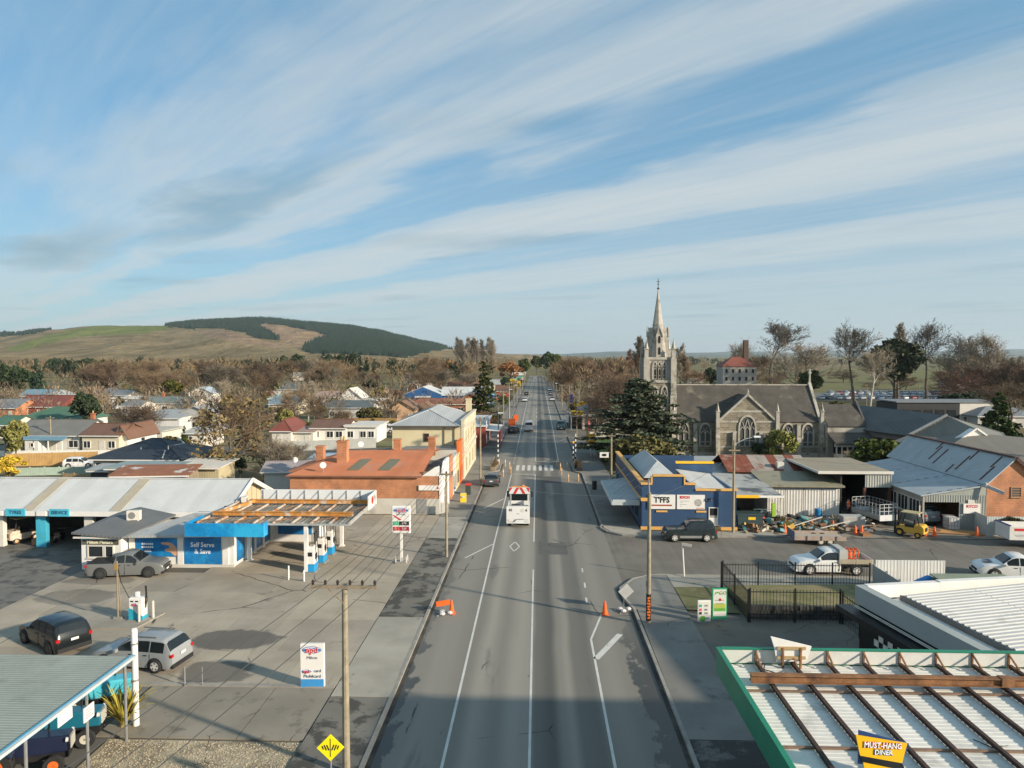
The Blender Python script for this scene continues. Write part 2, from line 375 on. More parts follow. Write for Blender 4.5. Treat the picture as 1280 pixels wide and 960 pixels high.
PV_MOSS=pavemat('mossy_asphalt',(.165,.155,.13),(.045,.044,.036),(.47,.56))
PV_DAMP=pavemat('damp_asphalt',(.12,.118,.108),(.03,.031,.028),(.38,.5))
PV_GREY=pavemat('footpath_asphalt',(.19,.182,.16),(.10,.095,.08),(.58,.7))
PV_CONC=pavemat('footpath_concrete',(.33,.305,.255),(.12,.11,.085),(.6,.72))
PV_YARD=pavemat('yard_asphalt',(.14,.134,.12),(.05,.05,.048),(.55,.68))
def strip(name,x0,x1,y0,y1,z,m,d=.16):
    b=MB(); b.box(x0,x1,y0,y1,z-d,z); return struct(name,b,m)
PAV=[]
for y0,y1,m in ((-8,32.2,PV_MOSS),(32.25,42.3,PV_CONC),(42.35,61,PV_MOSS),(61.05,69,PV_CONC),(69.05,110.6,PV_GREY)):
    PAV.append(strip('pavement',-9.62,-6.86,y0,y1,.12,m))
PAV.append(strip('pavement',-9.3,-6.86,122,214,.12,PV_GREY)); PAV.append(strip('pavement',-9.3,-6.8,225,420,.12,PV_GREY))
RP=[strip('pavement',6.26,9.3,-8,29,.12,PV_DAMP),strip('pavement',6.26,9.3,29.05,44.2,.12,PV_GREY),
    strip('pavement',8.8,9.45,64.0,64.6,.12,PV_CONC),strip('pavement',6.1,9.4,66,92,.12,PV_GREY),strip('pavement',6.1,9.6,92.05,139,.12,PV_GREY),strip('pavement',6.1,9.4,151,420,.12,PV_GREY)]
b=MB(); b.prism([(6.15,44.25),(9.3,44.25),(9.3,51.2),(8.2,51.2),(6.8,50.2),(5.75,48.2),(5.75,46.4)],'z',-.04,.12); corner=struct('pavement',b,PV_GREY)
b=MB(); b.prism([(9.35,48.6),(36,48.6),(36,51.2),(9.35,51.2)],'z',-.04,.119); sidepav=struct('pavement',b,PV_CONC)
b=MB(); b.prism([(6.1,65.95),(6.15,65.2),(6.6,63.9),(7.6,63.0),(8.75,62.8),(21,62.8),(21,64.3),(9.4,64.3),(9.4,65.95)],'z',-.04,.121); ncorner=struct('pavement',b,PV_CONC)
# right hand forecourt, yards
b=MB(); b.poly([(9.3,-8,.03),(60,-8,.03),(60,48.6,.03),(9.3,48.6,.03)]); struct('forecourt_asphalt',b,pavemat('forecourt_dark_asphalt',(.155,.138,.112),(.08,.073,.06),(.56,.7)))
b=MB(); b.poly([(21,62.7,.02),(75,62.7,.02),(75,80,.02),(21,80,.02)]); struct('scrap_yard_ground',b,pavemat('oily_dirt',(.23,.20,.155),(.06,.05,.04),(.5,.66)))
b=MB(); b.poly([(-90,34,.03),(-33.7,34,.03),(-33.7,58,.03),(-90,58,.03)]); struct('workshop_yard',b,pavemat('workshop_asphalt',(.155,.148,.132),(.055,.053,.05),(.47,.62)))
b=MB(); b.poly([(-90,-8,.02),(-17.9,-8,.02),(-17.9,33.2,.02),(-33.7,33.9,.02),(-90,33.9,.02)]); struct('side_yard',b,PV_YARD)
# concrete slabs of the petrol station forecourt, one by one
def slabmat():
    k=NT('forecourt_concrete'); P=k.pos(True); oi=k.new('ShaderNodeObjectInfo')
    n=k.noise(P,.35,7,.6); f=k.noise(P,12,4,.7); x,y,z=k.sep(P)
    c=k.mix(k.mapr(n,.3,.7),(.29,.252,.195),(.375,.328,.258)); c=k.mix(1,c,k.mix(oi.outputs['Random'],(.86,.86,.87),(1.1,1.09,1.06)),'MULTIPLY')
    oil=k.mapr(k.noise(k.scale(P,(1,1.4,1)),.42,7,.6),.63,.69); c=k.mix(k.math('MULTIPLY',oil,.6),c,(.075,.07,.06))
    c=cracks(k,P,c,.16,(.05,.045,.035),(.5,.56))
    tm=k.math('MULTIPLY',k.mapr(k.noise(k.scale(P,(2.2,.16,1)),1,5,.6,1.2),.60,.68),k.mapr(k.noise(P,.11,3),.45,.6)); c=k.mix(k.math('MULTIPLY',tm,.5),c,(.10,.09,.075))
    # two wet patches by the silver wagon, with ragged outlines
    def blob(cx,cy,rx,ry,w):
        dx=k.math('DIVIDE',k.math('SUBTRACT',x,cx),rx); dy=k.math('DIVIDE',k.math('SUBTRACT',y,cy),ry)
        r=k.math('SQRT',k.math('ADD',k.math('MULTIPLY',dx,dx),k.math('MULTIPLY',dy,dy)))
        return k.math('MULTIPLY',k.mapr(k.math('ADD',r,k.math('MULTIPLY',k.math('SUBTRACT',k.noise(P,.8,6),.5),.9)),1.05,.85),w)
    for bl in (blob(-17.0,38.6,2.6,1.5,.8),blob(-16.2,34.6,2.0,1.4,.75),blob(-30.5,45.2,2.6,1.6,.5),blob(-31,48.6,2.8,1.0,.5),blob(-20.5,36.5,1.6,.8,.5)): c=k.mix(bl,c,(.075,.07,.062))
    c=k.mix(1,c,k.mix(f,(.9,)*3,(1.1,)*3),'MULTIPLY')
    k.set(**{'Base Color':c,'Roughness':.8}); k.bump(f,.2,.01); return k.m
SLAB=slabmat()
b=MB(); b.poly([(-33.7,33.2,.035),(-9.62,33.2,.035),(-9.62,69.9,.035),(-33.7,69.9,.035)])
fore=struct('forecourt',b,mat('joint_grit',(.11,.10,.08),.95,.2,3))
cols=[-33.6,-30.6,-27.6,-24.4,-21.2,-18.0,-15.2,-12.4,-9.66]; rows=[33.3,37.2,41.8,46.4,50.6,55.2,60.0,64.8,69.8]
for i,(a,c) in enumerate(zip(cols,cols[1:])):
    for j,(d,e) in enumerate(zip(rows,rows[1:])):
        if c<-24 and d>50 : continue
        q=rnd.uniform(-.006,.006); s=MB()
        if j in (1,4,6) and i in (4,5,6):
            mid=(a+c)/2+rnd.uniform(-.3,.3)
            for u,v in ((a,mid),(mid,c)):
                s=MB(); s.box(u+.01,v-.01,d+.01,e-.01,.02,.1+q); s.build('concrete_slab',SLAB,fore)
        else:
            s.box(a+.01,c-.01,d+.01,e-.01,.02,.1+q); s.build('concrete_slab',SLAB,fore)
b=MB(); b.poly([(-18.6,28.4,.03),(-9.62,28.4,.03),(-9.62,33.15,.03),(-18.6,33.15,.03)]); apron=struct('apron',b,mat('joint_grit',(.055,.05,.042)))
APR=pavemat('stained_concrete',(.24,.215,.17),(.10,.092,.075),(.55,.7))
for a,c in ((-18.5,-15.4),(-15.4,-12.5),(-12.5,-9.66)):
    s=MB(); s.box(a+.02,c-.02,28.5,33.0,.0,.09); s.build('concrete_slab',APR,apron)
s=MB(); s.box(-22,-9.7,33.03,33.27,.0,.16); s.build('edging_strip',CONC,apron)
# gravel with loose stones
b=MB(); b.poly([(-17.8,-8,.05),(-9.64,-8,.05),(-9.64,28.35,.05),(-17.8,28.35,.05)])
struct('gravel_bed',b,pavemat('gravel_fines',(.34,.29,.20),(.17,.14,.09),(.45,.6)))
def stones(n,x0,x1,y0,y1,z,sz,seed):
    r=np.random.RandomState(seed); v=[];f=[]
    T=np.array([(1,0,-.3),(-.5,.87,-.3),(-.5,-.87,-.3),(0,0,.7)])
    for i in range(n):
        s=sz*r.uniform(.5,1.4); a=r.uniform(0,6.28); c,q=math.cos(a),math.sin(a); p=(r.uniform(x0,x1),r.uniform(y0,y1),z)
        o=len(v); v+=[(p[0]+s*(t[0]*c-t[1]*q),p[1]+s*(t[0]*q+t[1]*c),p[2]+s*.6*t[2]) for t in T]; f+=[(o,o+1,o+3),(o+1,o+2,o+3),(o+2,o,o+3)]
    b=MB(); b.add(v,f); return b
o=stones(15000,-17.7,-9.7,15,28.3,.06,.04,3).build('gravel',leafmat('gravel_stone',(.28,.235,.16),(.52,.46,.34),.9)); o['kind']='stuff'
# --- kerbs: stones laid end to end, a dark gutter beside them
GUT=pavemat('gutter_silt',(.085,.072,.056),(.03,.028,.024),(.4,.6))
def kerb(parent,pts,w=.17,h=.145,step=2.4,gut=-1):
    """stones along pts; the kerb's road side lies on the line"""
    acc=[]
    for p,q in zip(pts,pts[1:]):
        p=Vector((*p,0)); q=Vector((*q,0)); L=(q-p).length; n=max(1,round(L/step)); d=(q-p)/L; u=Vector((d.y,-d.x,0))*gut
        for i in range(n):
            a=p+d*(L*i/n+.012); e=p+d*(L*(i+1)/n-.012); s=MB(); o=-u*w; dz=rnd.uniform(-.006,.006)
            s.prism([(a.x,a.y),(e.x,e.y),((e+o).x,(e+o).y),((a+o).x,(a+o).y)],'z',-.05,h+dz); s.build('kerb_stone',CONC,parent)
        b=MB(); g2=u*.22; b.add([(*(p+u*.003).xy,.004),(*(q+u*.003).xy,.004),(*(q+g2).xy,.004),(*(p+g2).xy,.004)],[(0,1,2,3)]); acc.append(b)
    b=MB()
    for a in acc: b.add(a.v,a.f)
    struct('gutter',b,GUT)
kerb(PAV[0],[(-6.69,10),(-6.69,32.2)],gut=1); kerb(PAV[1],[(-6.69,32.2),(-6.69,42.3)],h=.13,gut=1); kerb(PAV[2],[(-6.69,42.3),(-6.69,61)],gut=1)
kerb(PAV[3],[(-6.69,61),(-6.69,69)],gut=1); kerb(PAV[4],[(-6.69,69),(-6.69,95.5),(-5.2,97.5),(-5.2,104),(-6.69,106),(-6.69,110.6)],gut=1)
b=MB(); b.prism([(-6.85,95.6),(-5.36,97.6),(-5.36,103.9),(-6.85,105.9)],'z',-.04,.13); struct('pavement_buildout',b,PV_GREY)
kerb(PAV[5],[(-6.69,122),(-6.6,214)],step=6,gut=1)
kerb(RP[0],[(6.1,29),(6.1,10)],gut=1); kerb(RP[1],[(6.0,44.2),(6.1,29)],gut=1)
kerb(corner,[(36,51.36),(8.2,51.36),(6.75,50.35),(5.6,48.25),(5.6,46.35),(6.0,44.25)],gut=1)
kerb(ncorner,[(5.94,65.9),(6.0,65.15),(6.45,63.8),(7.5,62.86),(8.75,62.64),(21,62.64)],gut=-1)
kerb(RP[3],[(5.94,92),(5.94,66)],gut=1); kerb(RP[4],[(5.94,139),(5.94,106),(4.9,104),(4.9,97.5),(5.94,95.5),(5.94,92)],gut=1)
b=MB(); b.prism([(6.09,95.6),(5.07,97.6),(5.07,103.9),(6.09,105.9)],'z',-.04,.13); struct('pavement_buildout',b,PV_GREY)
kerb(RP[5],[(5.94,420),(5.94,151)],step=8,gut=1)
# --- painted markings, 4 mm above the seal
LINE=mat('road_paint',(.56,.55,.50),.6,.12,1.5,col2=(.25,.24,.22),t2=(.60,.70),s2=3)
def line(pts,w,z=.005,name='road_marking'):
    b=MB()
    for p,q in zip(pts,pts[1:]):
        p=Vector((*p,z)); q=Vector((*q,z)); d=(q-p).normalized(); u=Vector((-d.y,d.x,0))*w/2
        b.add([p-u,q-u,q+u,p+u],[(0,1,2,3)])
    return struct(name,b,LINE)
line([(-.3,8),(-.3,52.5)],.11); line([(-.3,60.5),(-.3,95)],.11); line([(-.3,107),(-.25,175)],.11)
y=180
while y<430: line([(-.22,y),(-.2,y+9)],.13); y+=14
line([(-3.72,8),(-3.68,60),(-3.5,95)],.12); line([(-3.5,127),(-3.6,240),(-3.4,420)],.13)
y=104.5
while y<126: line([(-3.5,y),(-3.5,y+1)],.12); y+=2.6
line([(3.05,8),(3.03,39.6),(4.02,43.7)],.12); line([(3.1,37.0),(4.75,40.4)],.34)
line([(3.2,45.5),(3.22,46.5)],.12); line([(3.3,48.5),(3.32,49.6)],.12); line([(3.35,52),(3.36,53)],.1)
line([(3.15,107),(3.3,145),(3.4,240),(3.3,420)],.13); line([(3.3,130),(5.2,135)],.14)
line([(-3.45,95.1),(-.36,95.1)],.22); line([(-.24,106.8),(3.1,106.8)],.22)
line([(-5.7,55.4),(-3.75,59.6)],.14); line([(-5.6,73.6),(-3.75,78.6)],.16)
for i in range(7): line([(-2.8+.8*i,98.2),(-2.8+.8*i,102.9)],.42,name='crossing_bar')
line([(-1.9,57.4),(-1.5,58.9),(-1.9,60.4),(-2.3,58.9),(-1.9,57.4)],.11)
# squares of newer seal let into the old
for x0,x1,y0,y1 in ((.0,2.5,56.6,60.2),(.6,3.0,88.5,93.5)):
    b=MB(); q=lambda: rnd.uniform(-.12,.12); b.poly([(x0+q(),y0+q(),.0035),(x1+q(),y0+q(),.0035),(x1+q(),y1+q(),.0035),(x0+q(),y1+q(),.0035)]); struct('road_patch',b,pavemat('newer_seal',(.095,.093,.086),(.07,.07,.066),(.5,.7)))
# verges
GRS=pavemat('mossy_lawn',(.14,.135,.05),(.20,.175,.115),(.52,.66)); LAWN=pavemat('green_lawn',(.075,.15,.025),(.06,.11,.025),(.5,.65))
b=MB(); b.poly([(9.36,44.2,.125),(12.5,43.6,.125),(12.5,48.55,.125),(9.36,48.55,.125)]); struct('grass_patch',b,GRS)
b=MB(); b.poly([(9.7,107,.1),(17,107,.1),(17,138,.1),(9.7,138,.1)]); struct('lawn',b,LAWN)
b=MB(); b.poly([(18,96,.1),(62,96,.1),(62,112,.1),(18,112,.1)]); struct('churchyard_grass',b,GRS)
b=MB(); b.poly([(-240,125,.05),(-12,123,.05),(-12,130,.05),(-240,132,.05)]); struct('verge',b,GRS)
b=MB(); b.poly([(-240,106,.05),(-22,104,.05),(-22,111,.05),(-240,114,.05)]); struct('verge',b,GRS)
# === building helpers
WCACHE={}
def window(parent,loc,w,h,rz=0,nx=1,nz=1,fm=None,name='window',gm=None,fr=.07,label=None):
    """frame standing proud of a wall; loc is the middle of its bottom edge, it faces -y before rz"""
    fm=fm or WHITE; gm=gm or GLASS; key=(round(w,2),round(h,2),nx,nz,fm.name,fr,gm.name)
    if key not in WCACHE:
        b=MB(); a=w/2; b.box(-a,-a+fr,-.07,.03,0,h); b.box(a-fr,a,-.07,.03,0,h); b.box(-a+fr,a-fr,-.07,.03,0,fr); b.box(-a+fr,a-fr,-.07,.03,h-fr,h)
        for i in range(1,nx):
            x=-a+w*i/nx; b.box(x-fr*.4,x+fr*.4,-.065,.03,fr,h-fr)
        for i in range(1,nz):
            z=h*i/nz; b.box(-a+fr,a-fr,-.06,.03,z-fr*.35,z+fr*.35)
        b.box(-a-.05,a+.05,-.11,.0,-.06,-.003)
        p=MB(); p.box(-a+fr,a-fr,-.02,.02,fr,h-fr); WCACHE[key]=(b.mesh(name,fm),p.mesh('pane',gm))
    me,pm=WCACHE[key]
    o=bpy.data.objects.new(name,me); C.objects.link(o); o.parent=parent; o.location=loc; o.rotation_euler=(0,0,rz)
    q=bpy.data.objects.new('pane',pm); C.objects.link(q); q.parent=o
    if label: o['label']=label
    return o
def door(parent,loc,w,h,rz=0,m=None,label=None,name='door'):
    b=MB(); b.box(-w/2,w/2,-.05,.02,0,h,0); o=b.build(name,m or OFFW,parent,loc,rz)
    k=MB(); k.tube((w*.36,-.05,h*.5),(w*.36,-.13,h*.5),.03); k.build('handle',STEEL,o)
    if label: o['label']=label
    return o
def gable_roof(parent,x0,x1,y0,y1,h,rise,m,along='x',over=.4,t=.1,rib=None,name='roof'):
    b=MB()
    if along=='x':
        c=(y0+y1)/2; k=rise/(c-y0); zl=h-over*k; A,B=x0-over,x1+over; z=h+rise
        f1=((A,y0-over,zl),(B,y0-over,zl),(B,c,z),(A,c,z)); f2=((B,y1+over,zl),(A,y1+over,zl),(A,c,z),(B,c,z))
    else:
        c=(x0+x1)/2; k=rise/(c-x0); zl=h-over*k; A,B=y0-over,y1+over; z=h+rise
        f1=((x0-over,B,zl),(x0-over,A,zl),(c,A,z),(c,B,z)); f2=((x1+over,A,zl),(x1+over,B,zl),(c,B,z),(c,A,z))
    for f in (f1,f2):
        b.slab(*[(p[0],p[1],p[2]+t) for p in f],t)
        if rib: b.ribs(*[(p[0],p[1],p[2]+t+.004) for p in f],rib,.03)
    r=b.build(name,m,parent); q=MB()
    if along=='x': q.beam((A,c,z+t+.02),(B,c,z+t+.02),.3,.06)
    else: q.beam((c,A,z+t+.02),(c,B,z+t+.02),.3,.06)
    q.build('ridge_cap',m,r); return r
def hip_roof(parent,x0,x1,y0,y1,h,rise,m,over=.5,t=.12,name='roof',capm=None):
    x0-=over;x1+=over;y0-=over;y1+=over; w=x1-x0; d=y1-y0; i=min(w,d)/2; z=h+rise
    if w>=d: a,b_=(x0+i,(y0+y1)/2,z),(x1-i,(y0+y1)/2,z)
    else: a,b_=((x0+x1)/2,y0+i,z),((x0+x1)/2,y1-i,z)
    b=MB(); p=[(x0,y0,h),(x1,y0,h),(x1,y1,h),(x0,y1,h)]; lo=[(q[0],q[1],h-t) for q in p]
    if w>=d: fs=[(0,1,5,4),(1,2,5),(2,3,4,5),(3,0,4)]
    else: fs=[(0,1,4),(1,2,5,4),(2,3,5),(3,0,4,5)]
    b.add(p+[a,b_]+lo,fs+[(6,7,1,0),(7,8,2,1),(8,9,3,2),(9,6,0,3),(9,8,7,6)]); r=b.build(name,m,parent)
    q=MB(); q.beam(a,b_,.25,.1)
    for c,e in ((p[0],a),(p[3],a if w>=d else b_),(p[1],b_ if w>=d else a),(p[2],b_)): q.beam(c,e,.22,.08)
    q.build('ridge_cap',capm or m,r); return r
def chimney(parent,x,y,z0,z1,m,w=.7,pots=1):
    b=MB(); b.box(x-w/2,x+w/2,y-w/2,y+w/2,z0,z1); b.box(x-w/2-.07,x+w/2+.07,y-w/2-.07,y+w/2+.07,z1,z1+.16); o=b.build('chimney',m,parent)
    for i in range(pots):
        q=MB(); q.lathe([(.13,z1+.16),(.11,z1+.6)],8,(x+(i-(pots-1)/2)*.3,y,0)); q.build('chimney_pot',mat('clay_pot',(.42,.32,.16),.8),o)
    return o
def house(name,label,cat,loc,w,d,h,roof,rise,wm,rm,rz=0,wins=3,side=2,chim=None,group=None,wh=1.2,dr=True,over=.45,fm=None,wz=.9,dm=None):
    t=thing(name,label,cat,loc,rz,group); b=MB(); b.box(0,w,0,d,0,h)
    if roof=='gx': b.prism([(0.001,h),(d-.001,h),(d/2,h+rise)],'x',0.001,w-.001)
    if roof=='gy': b.prism([(0.001,h),(w-.001,h),(w/2,h+rise)],'y',0.001,d-.001)
    b.build('wall',wm,t)
    if roof=='gx': r=gable_roof(t,0,w,0,d,h,rise,rm,'x',over)
    elif roof=='gy': r=gable_roof(t,0,w,0,d,h,rise,rm,'y',over)
    elif roof=='hip': r=hip_roof(t,0,w,0,d,h,rise,rm,over)
    elif roof=='mono':
        q=MB(); q.slab((-over,-over,h+.1),(w+over,-over,h+.1),(w+over,d+over,h+rise+.1),(-over,d+over,h+rise+.1),.1); r=q.build('roof',rm,t)
    else:
        q=MB(); q.box(-over,w+over,-over,d+over,h+.003,h+.2); r=q.build('roof',rm,t)
    q=MB(); q.box(-.3,w+.3,-over-.02,-over+.06,h-.16,h-.02) if roof!='gy' else q.box(-.06,.05,0,d,h-.3,h-.2); q.build('gutter',fm or WHITE,r)
    for i in range(wins):
        x=w*(i+.5+(.12 if i%2 else -.1))/wins
        if dr and i==wins//2: door(t,(x,0,.05),.95,min(2.05,h-.2),0,dm)
        else: window(t,(x,-.005,wz),min(1.7,w/wins*.6),min(wh,h-wz-.25),0,2,1,fm)
    for i in range(side):
        y=d*(i+.5)/side
        window(t,(w+.005,y,wz),min(1.3,d/side*.5),min(wh,h-wz-.25),PI/2,1,2,fm)
        if loc[0]>10: window(t,(-.005,y,wz),min(1.3,d/side*.5),min(wh,h-wz-.25),-PI/2,1,2,fm)
    for c in (chim or []): chimney(r,c[0],c[1],h+rise*.3,h+rise+c[2],c[3] if len(c)>3 else BRICKR,.6,1)
    return t
def sheet(name,col,rust=None,pitch=.2,ax='X',rough=.5,metal=.25,t2=(.58,.7)): return mat(name,col,rough,.08,.5,0,rust,t2,.45,wave=(ax,pitch),spec=.15)
BRICKR=brickmat('orange_brick',(.42,.13,.05),(.36,.10,.04),(.30,.19,.12))
BRICKO=brickmat('salmon_brick',(.50,.20,.09),(.45,.165,.075),(.42,.27,.17))
GREYROOF=sheet('pale_grey_iron',(.34,.35,.345)); WHITEROOF=sheet('white_iron',(.52,.53,.52),(.45,.46,.45)); DKROOF=mat('charcoal_roof',(.028,.036,.048),.6,.15,1,wave=('X',.3))
REDROOF=sheet('red_oxide_iron',(.19,.065,.05)); BRNROOF=sheet('brown_iron',(.17,.095,.065)); GRNROOF=sheet('green_iron',(.075,.15,.10)); BLUROOF=sheet('blue_grey_iron',(.16,.27,.34))
SLATE=mat('slate',(.085,.078,.068),.85,.22,.6,spec=.15,col2=(.17,.155,.125),t2=(.58,.72),s2=.35,wave=('Z',.25))
MIDROOF=sheet('mid_grey_iron',(.20,.215,.225)); TILE=mat('brown_tile',(.20,.12,.075),.8,.2,1.5,wave=('Y',.3))
WBOARD=mat('white_weatherboard',(.66,.65,.61),.6,.06,.8,wave=('Z',.18)); CBOARD=mat('cream_weatherboard',(.56,.50,.38),.6,.06,.8,wave=('Z',.18)); GBOARD=mat('grey_weatherboard',(.42,.41,.38),.65,.08,.8,wave=('Z',.18))
# === workshop with tyre and service bays
def workshop():
    x0,x1,y0,y1,h,r=-75,-25.6,57.2,66.0,3.2,1.75
    t=thing('workshop','long white roofed garage with open bays under TYRES and SERVICE boards','garage',(0,0,0))
    b=MB(); b.box(x0,x1,y1-.2,y1,0,h); b.box(x1-.2,x1,y0+.3,y1-.2,0,h*.55); b.box(-33.2,x1-.2,y0+.1,y0+.3,0,2.6); b.build('wall',OFFW,t)
    b=MB(); b.add([(x0,y0,.05),(-33.2,y0,.05),(-33.2,y1-.2,.05),(x0,y1-.2,.05)],[(0,1,2,3)]); b.build('workshop_floor',PV_YARD,t)
    b=MB(); b.box(-62,-33.3,64,64.2,0.06,3.1); b.box(-33.3,-33.2,y0+.3,64,.06,3.1); b.build('inner_wall',mat('dark_board',(.05,.045,.04),.9,.3,1),t)  # near black lining across the back and end of the open bays
    roof=gable_roof(t,x0,x1,y0,y1,h,r,WHITEROOF,'x',.5)
    c=(y0+y1)/2; k=r/(c-y0)
    for X in (-55.8,-49.4,-42.6,-35.2):
        q=MB(); q.slab((X,y0-.5,h-.5*k+.16),(X+.95,y0-.5,h-.5*k+.16),(X+.95,c,h+r+.16),(X,c,h+r+.16),.03); q.build('skylight_strip',mat('yellowed_fibreglass',(.40,.35,.26),.5,.1,2),roof)
    b=MB(); b.box(x0,x1+.4,y0-.62,y0-.5,h-.42,h-.02); b.build('gutter',WHITE,roof)
    b=MB(); b.box(x0,-33.2,y0-.02,y0+.12,2.62,h); b.build('lintel',WHITE,t)
    for X in (-62,-53.6,-48,-44.85,-41.2,-37.2,-33.4):
        b=MB(); b.box(X-.36,X+.36,y0-.05,y0+.4,0.05,2.615); b.build('pillar',TEAL if X in(-41.2,-53.6) else OFFW,t)
    b=MB(); b.box(-41.62,-40.78,y0-.12,y0-.053,.05,2.6); b.build('pillar_board',mat('teal_board',(.06,.40,.55),.5),t)
    for X,w,s in ((-42.9,1.65,'TYRES'),(-39.2,1.65,'SERVICE')):
        b=MB(); b.box(X-w/2,X+w/2,y0-.74,y0-.64,h-.42,h+.18); o=b.build('sign_board',mat('pale_teal_board',(.07,.42,.56),.5),t); text(o,s,.38,(X,y0-.745,h-.11),mat('navy_ink',(.01,.05,.12)),sx=1.0,bold=.01)
    for X in (-44.4,-40.75):
        b=MB(); b.box(X-.4,X+.4,y0-.7,y0-.64,h-.4,h+.0); b.build('panel',WHITE,t)
    # glazed gable at the road end
    n=8
    for i in range(n):
        a=y0+.3+(y1-y0-.5)*i/n; e=y0+.3+(y1-y0-.5)*(i+1)/n-.12
        za=lambda y:h-.06+r*(1-abs(y-c)/(c-y0))
        q=MB(); q.prism([(a,h*.55+.01),(e,h*.55+.01),(e,za(e)),(a,za(a))],'x',x1-.16,x1-.06); q.build('gable_panel',mat('cream_fibreglass',(.50,.43,.28),.5,.12,1),t)
    b=MB(); b.box(x1-.3,x1-.17,y0+.3,y1-.2,h*.55,h+.3); b.build('gable_backing',DARK,t)
    for s in (-1,1):
        b=MB(); e=y0-.5 if s<0 else y1+.5; b.beam((x1+.46,e,h-.5*k+.02),(x1+.46,c,h+r+.06),.08,.36); b.build('barge_board',WHITE,roof)
    return t
workshop()
# === petrol station office
def office():
    t=thing('station_office','low white petrol station office with grey roofs and blue SELF SERVE window panels','building',(0,0,0))
    X0,X1,Y0,Y1=-33.9,-30.9,51.2,58.2
    b=MB(); b.box(X0,X1,Y0,Y1,0,2.6); b.build('wall',WHITE,t)
    q=MB(); a=(X0-.7,Y0-.5,2.78); 
    pk=(-31.6,55.6,3.75); q.add([(X0-.35,Y0-.6,2.98),(X1+.45,Y0-.6,2.66),(-29.3,56.2,3.1),(-32.7,57.2,3.45),(X0-.35,58.4,3.2),(X0-.35,Y0-.6,2.84),(X1+.45,Y0-.6,2.52),(-29.3,56.2,2.95)],[(0,1,3,4),(1,2,3),(5,6,1,0),(6,7,2,1)]); q.build('roof',mat('dark_grey_iron',(.13,.135,.135),.6,.1,.6,wave=('X',.3)),t)
    b=MB(); b.box(X0-.3,X1+.4,Y0-.5,Y0-.4,2.5,2.62); b.build('fascia',OFFW,t)
    window(t,(X0+1.1,Y0-.005,.95),1.25,.95,0,1,1,OFFW,fr=.09); window(t,(X0+2.12,Y0-.005,.95),.72,.95,0,1,1,OFFW,fr=.09)
    b=MB(); b.box(X0+.1,X0+2.85,Y0-.07,Y0-.01,1.95,2.3); o=b.build('name_board',mat('olive_board',(.10,.10,.075),.6),t); text(o,'Milton Motors',.34,(X0+1.45,Y0-.08,2.125),mat('cream_letter',(.78,.74,.55),.5),sx=.98,bold=.012)
    b=MB(); b.box(X0+.1,X0+.75,Y0-.06,Y0-.01,2.32,2.58); b.build('plaque',mat('cyan_board',(.05,.45,.62),.5),t)
    b=MB(); b.box(X0+.4,X1-.2,Y0-.03,Y0-.01,.62,.70); b.build('stripe',mat('navy_stripe',(.03,.05,.2),.5),t)
    b=MB(); b.box(X0+.5,X0+.9,Y0-.05,Y0-.01,.15,.4); b.build('vent',BLACK,t)
    # recessed bay between the two blocks
    b=MB(); b.box(X1+.003,-30.42,54,54.2,0,2.5); b.build('recess_wall',OFFW,t)
    # shop block
    A,B,y0=-30.4,-22.8,52.1
    b=MB(); b.box(A,B,y0,y0+7.3,0,2.52); b.build('shop_wall',WHITE,t)
    q=MB(); q.add([(A-.35,y0-.8,2.6),(B+.5,y0-.8,2.75),(B+.5,y0+7.6,3.45),(A+3.6,y0+6.6,3.4),(A-.35,y0-.8,2.42),(B+.5,y0-.8,2.57),(B+.5,y0+7.6,3.2),(A+3.6,y0+6.6,3.2)],[(0,1,2,3),(4,5,1,0),(5,6,2,1),(7,4,0,3)]); q.build('shop_roof',mat('pale_dusty_iron',(.36,.37,.36),.6,.1,.6,col2=(.27,.28,.27),wave=('X',.25)),t)
    BP=mat('blue_poster',(.012,.16,.40),.35,.35,.5,col2=(.03,.30,.60),t2=(.5,.7),s2=.9)
    SK=mat('printed_skin',(.60,.33,.20),.5,.1,2); WT=mat('white_print',(.85,.86,.88),.5)
    b=MB(); b.box(A+.1,A+3.3,y0-.06,y0-.005,.85,2.25); o=b.build('window_poster',BP,t); q=MB()
    for k,(w,z,g) in enumerate(((.9,1.72,.14),(.95,1.48,.14),(.45,1.28,.05),(.6,1.18,.05))): [q.box(A+1.05-w/2+w*i/6,A+1.05-w/2+w*(i+.8)/6,y0-.066,y0-.061,z,z+g) for i in range(6)]
    q.build('print_line',WT,o)
    hd=MB(); hd.add([(A+2.05,y0-.066,1.9),(A+2.12,y0-.066,1.77),(A+2.7,y0-.066,1.68),(A+2.72,y0-.066,1.5),(A+2.32,y0-.066,1.4),(A+2.4,y0-.066,1.25),(A+2.8,y0-.066,1.18),(A+3.1,y0-.066,.9),(A+3.28,y0-.066,.92),(A+3.28,y0-.066,1.5),(A+2.95,y0-.066,1.85),(A+2.6,y0-.066,1.95)],[tuple(range(12))]); hd.build('printed_hand',SK,o)
    b=MB(); b.box(A+3.85,B-.95,y0-.06,y0-.005,.3,2.4); o=b.build('window_poster',BP,t); text(o,'Self Serve\n& Save',.50,((A+3.85+B-.95)/2,y0-.065,1.5),WT,sx=.92,bold=.008)
    for X in (A-.15,A+3.57,B-.6):
        b=MB(); b.box(X-.22,X+.22,y0-.1,y0-.002,0,2.5); b.build('pilaster',WHITE,t)
    b=MB(); b.box(A+.1,B+.1,y0-.14,y0-.003,0,.28); b.build('plinth',OFFW,t)
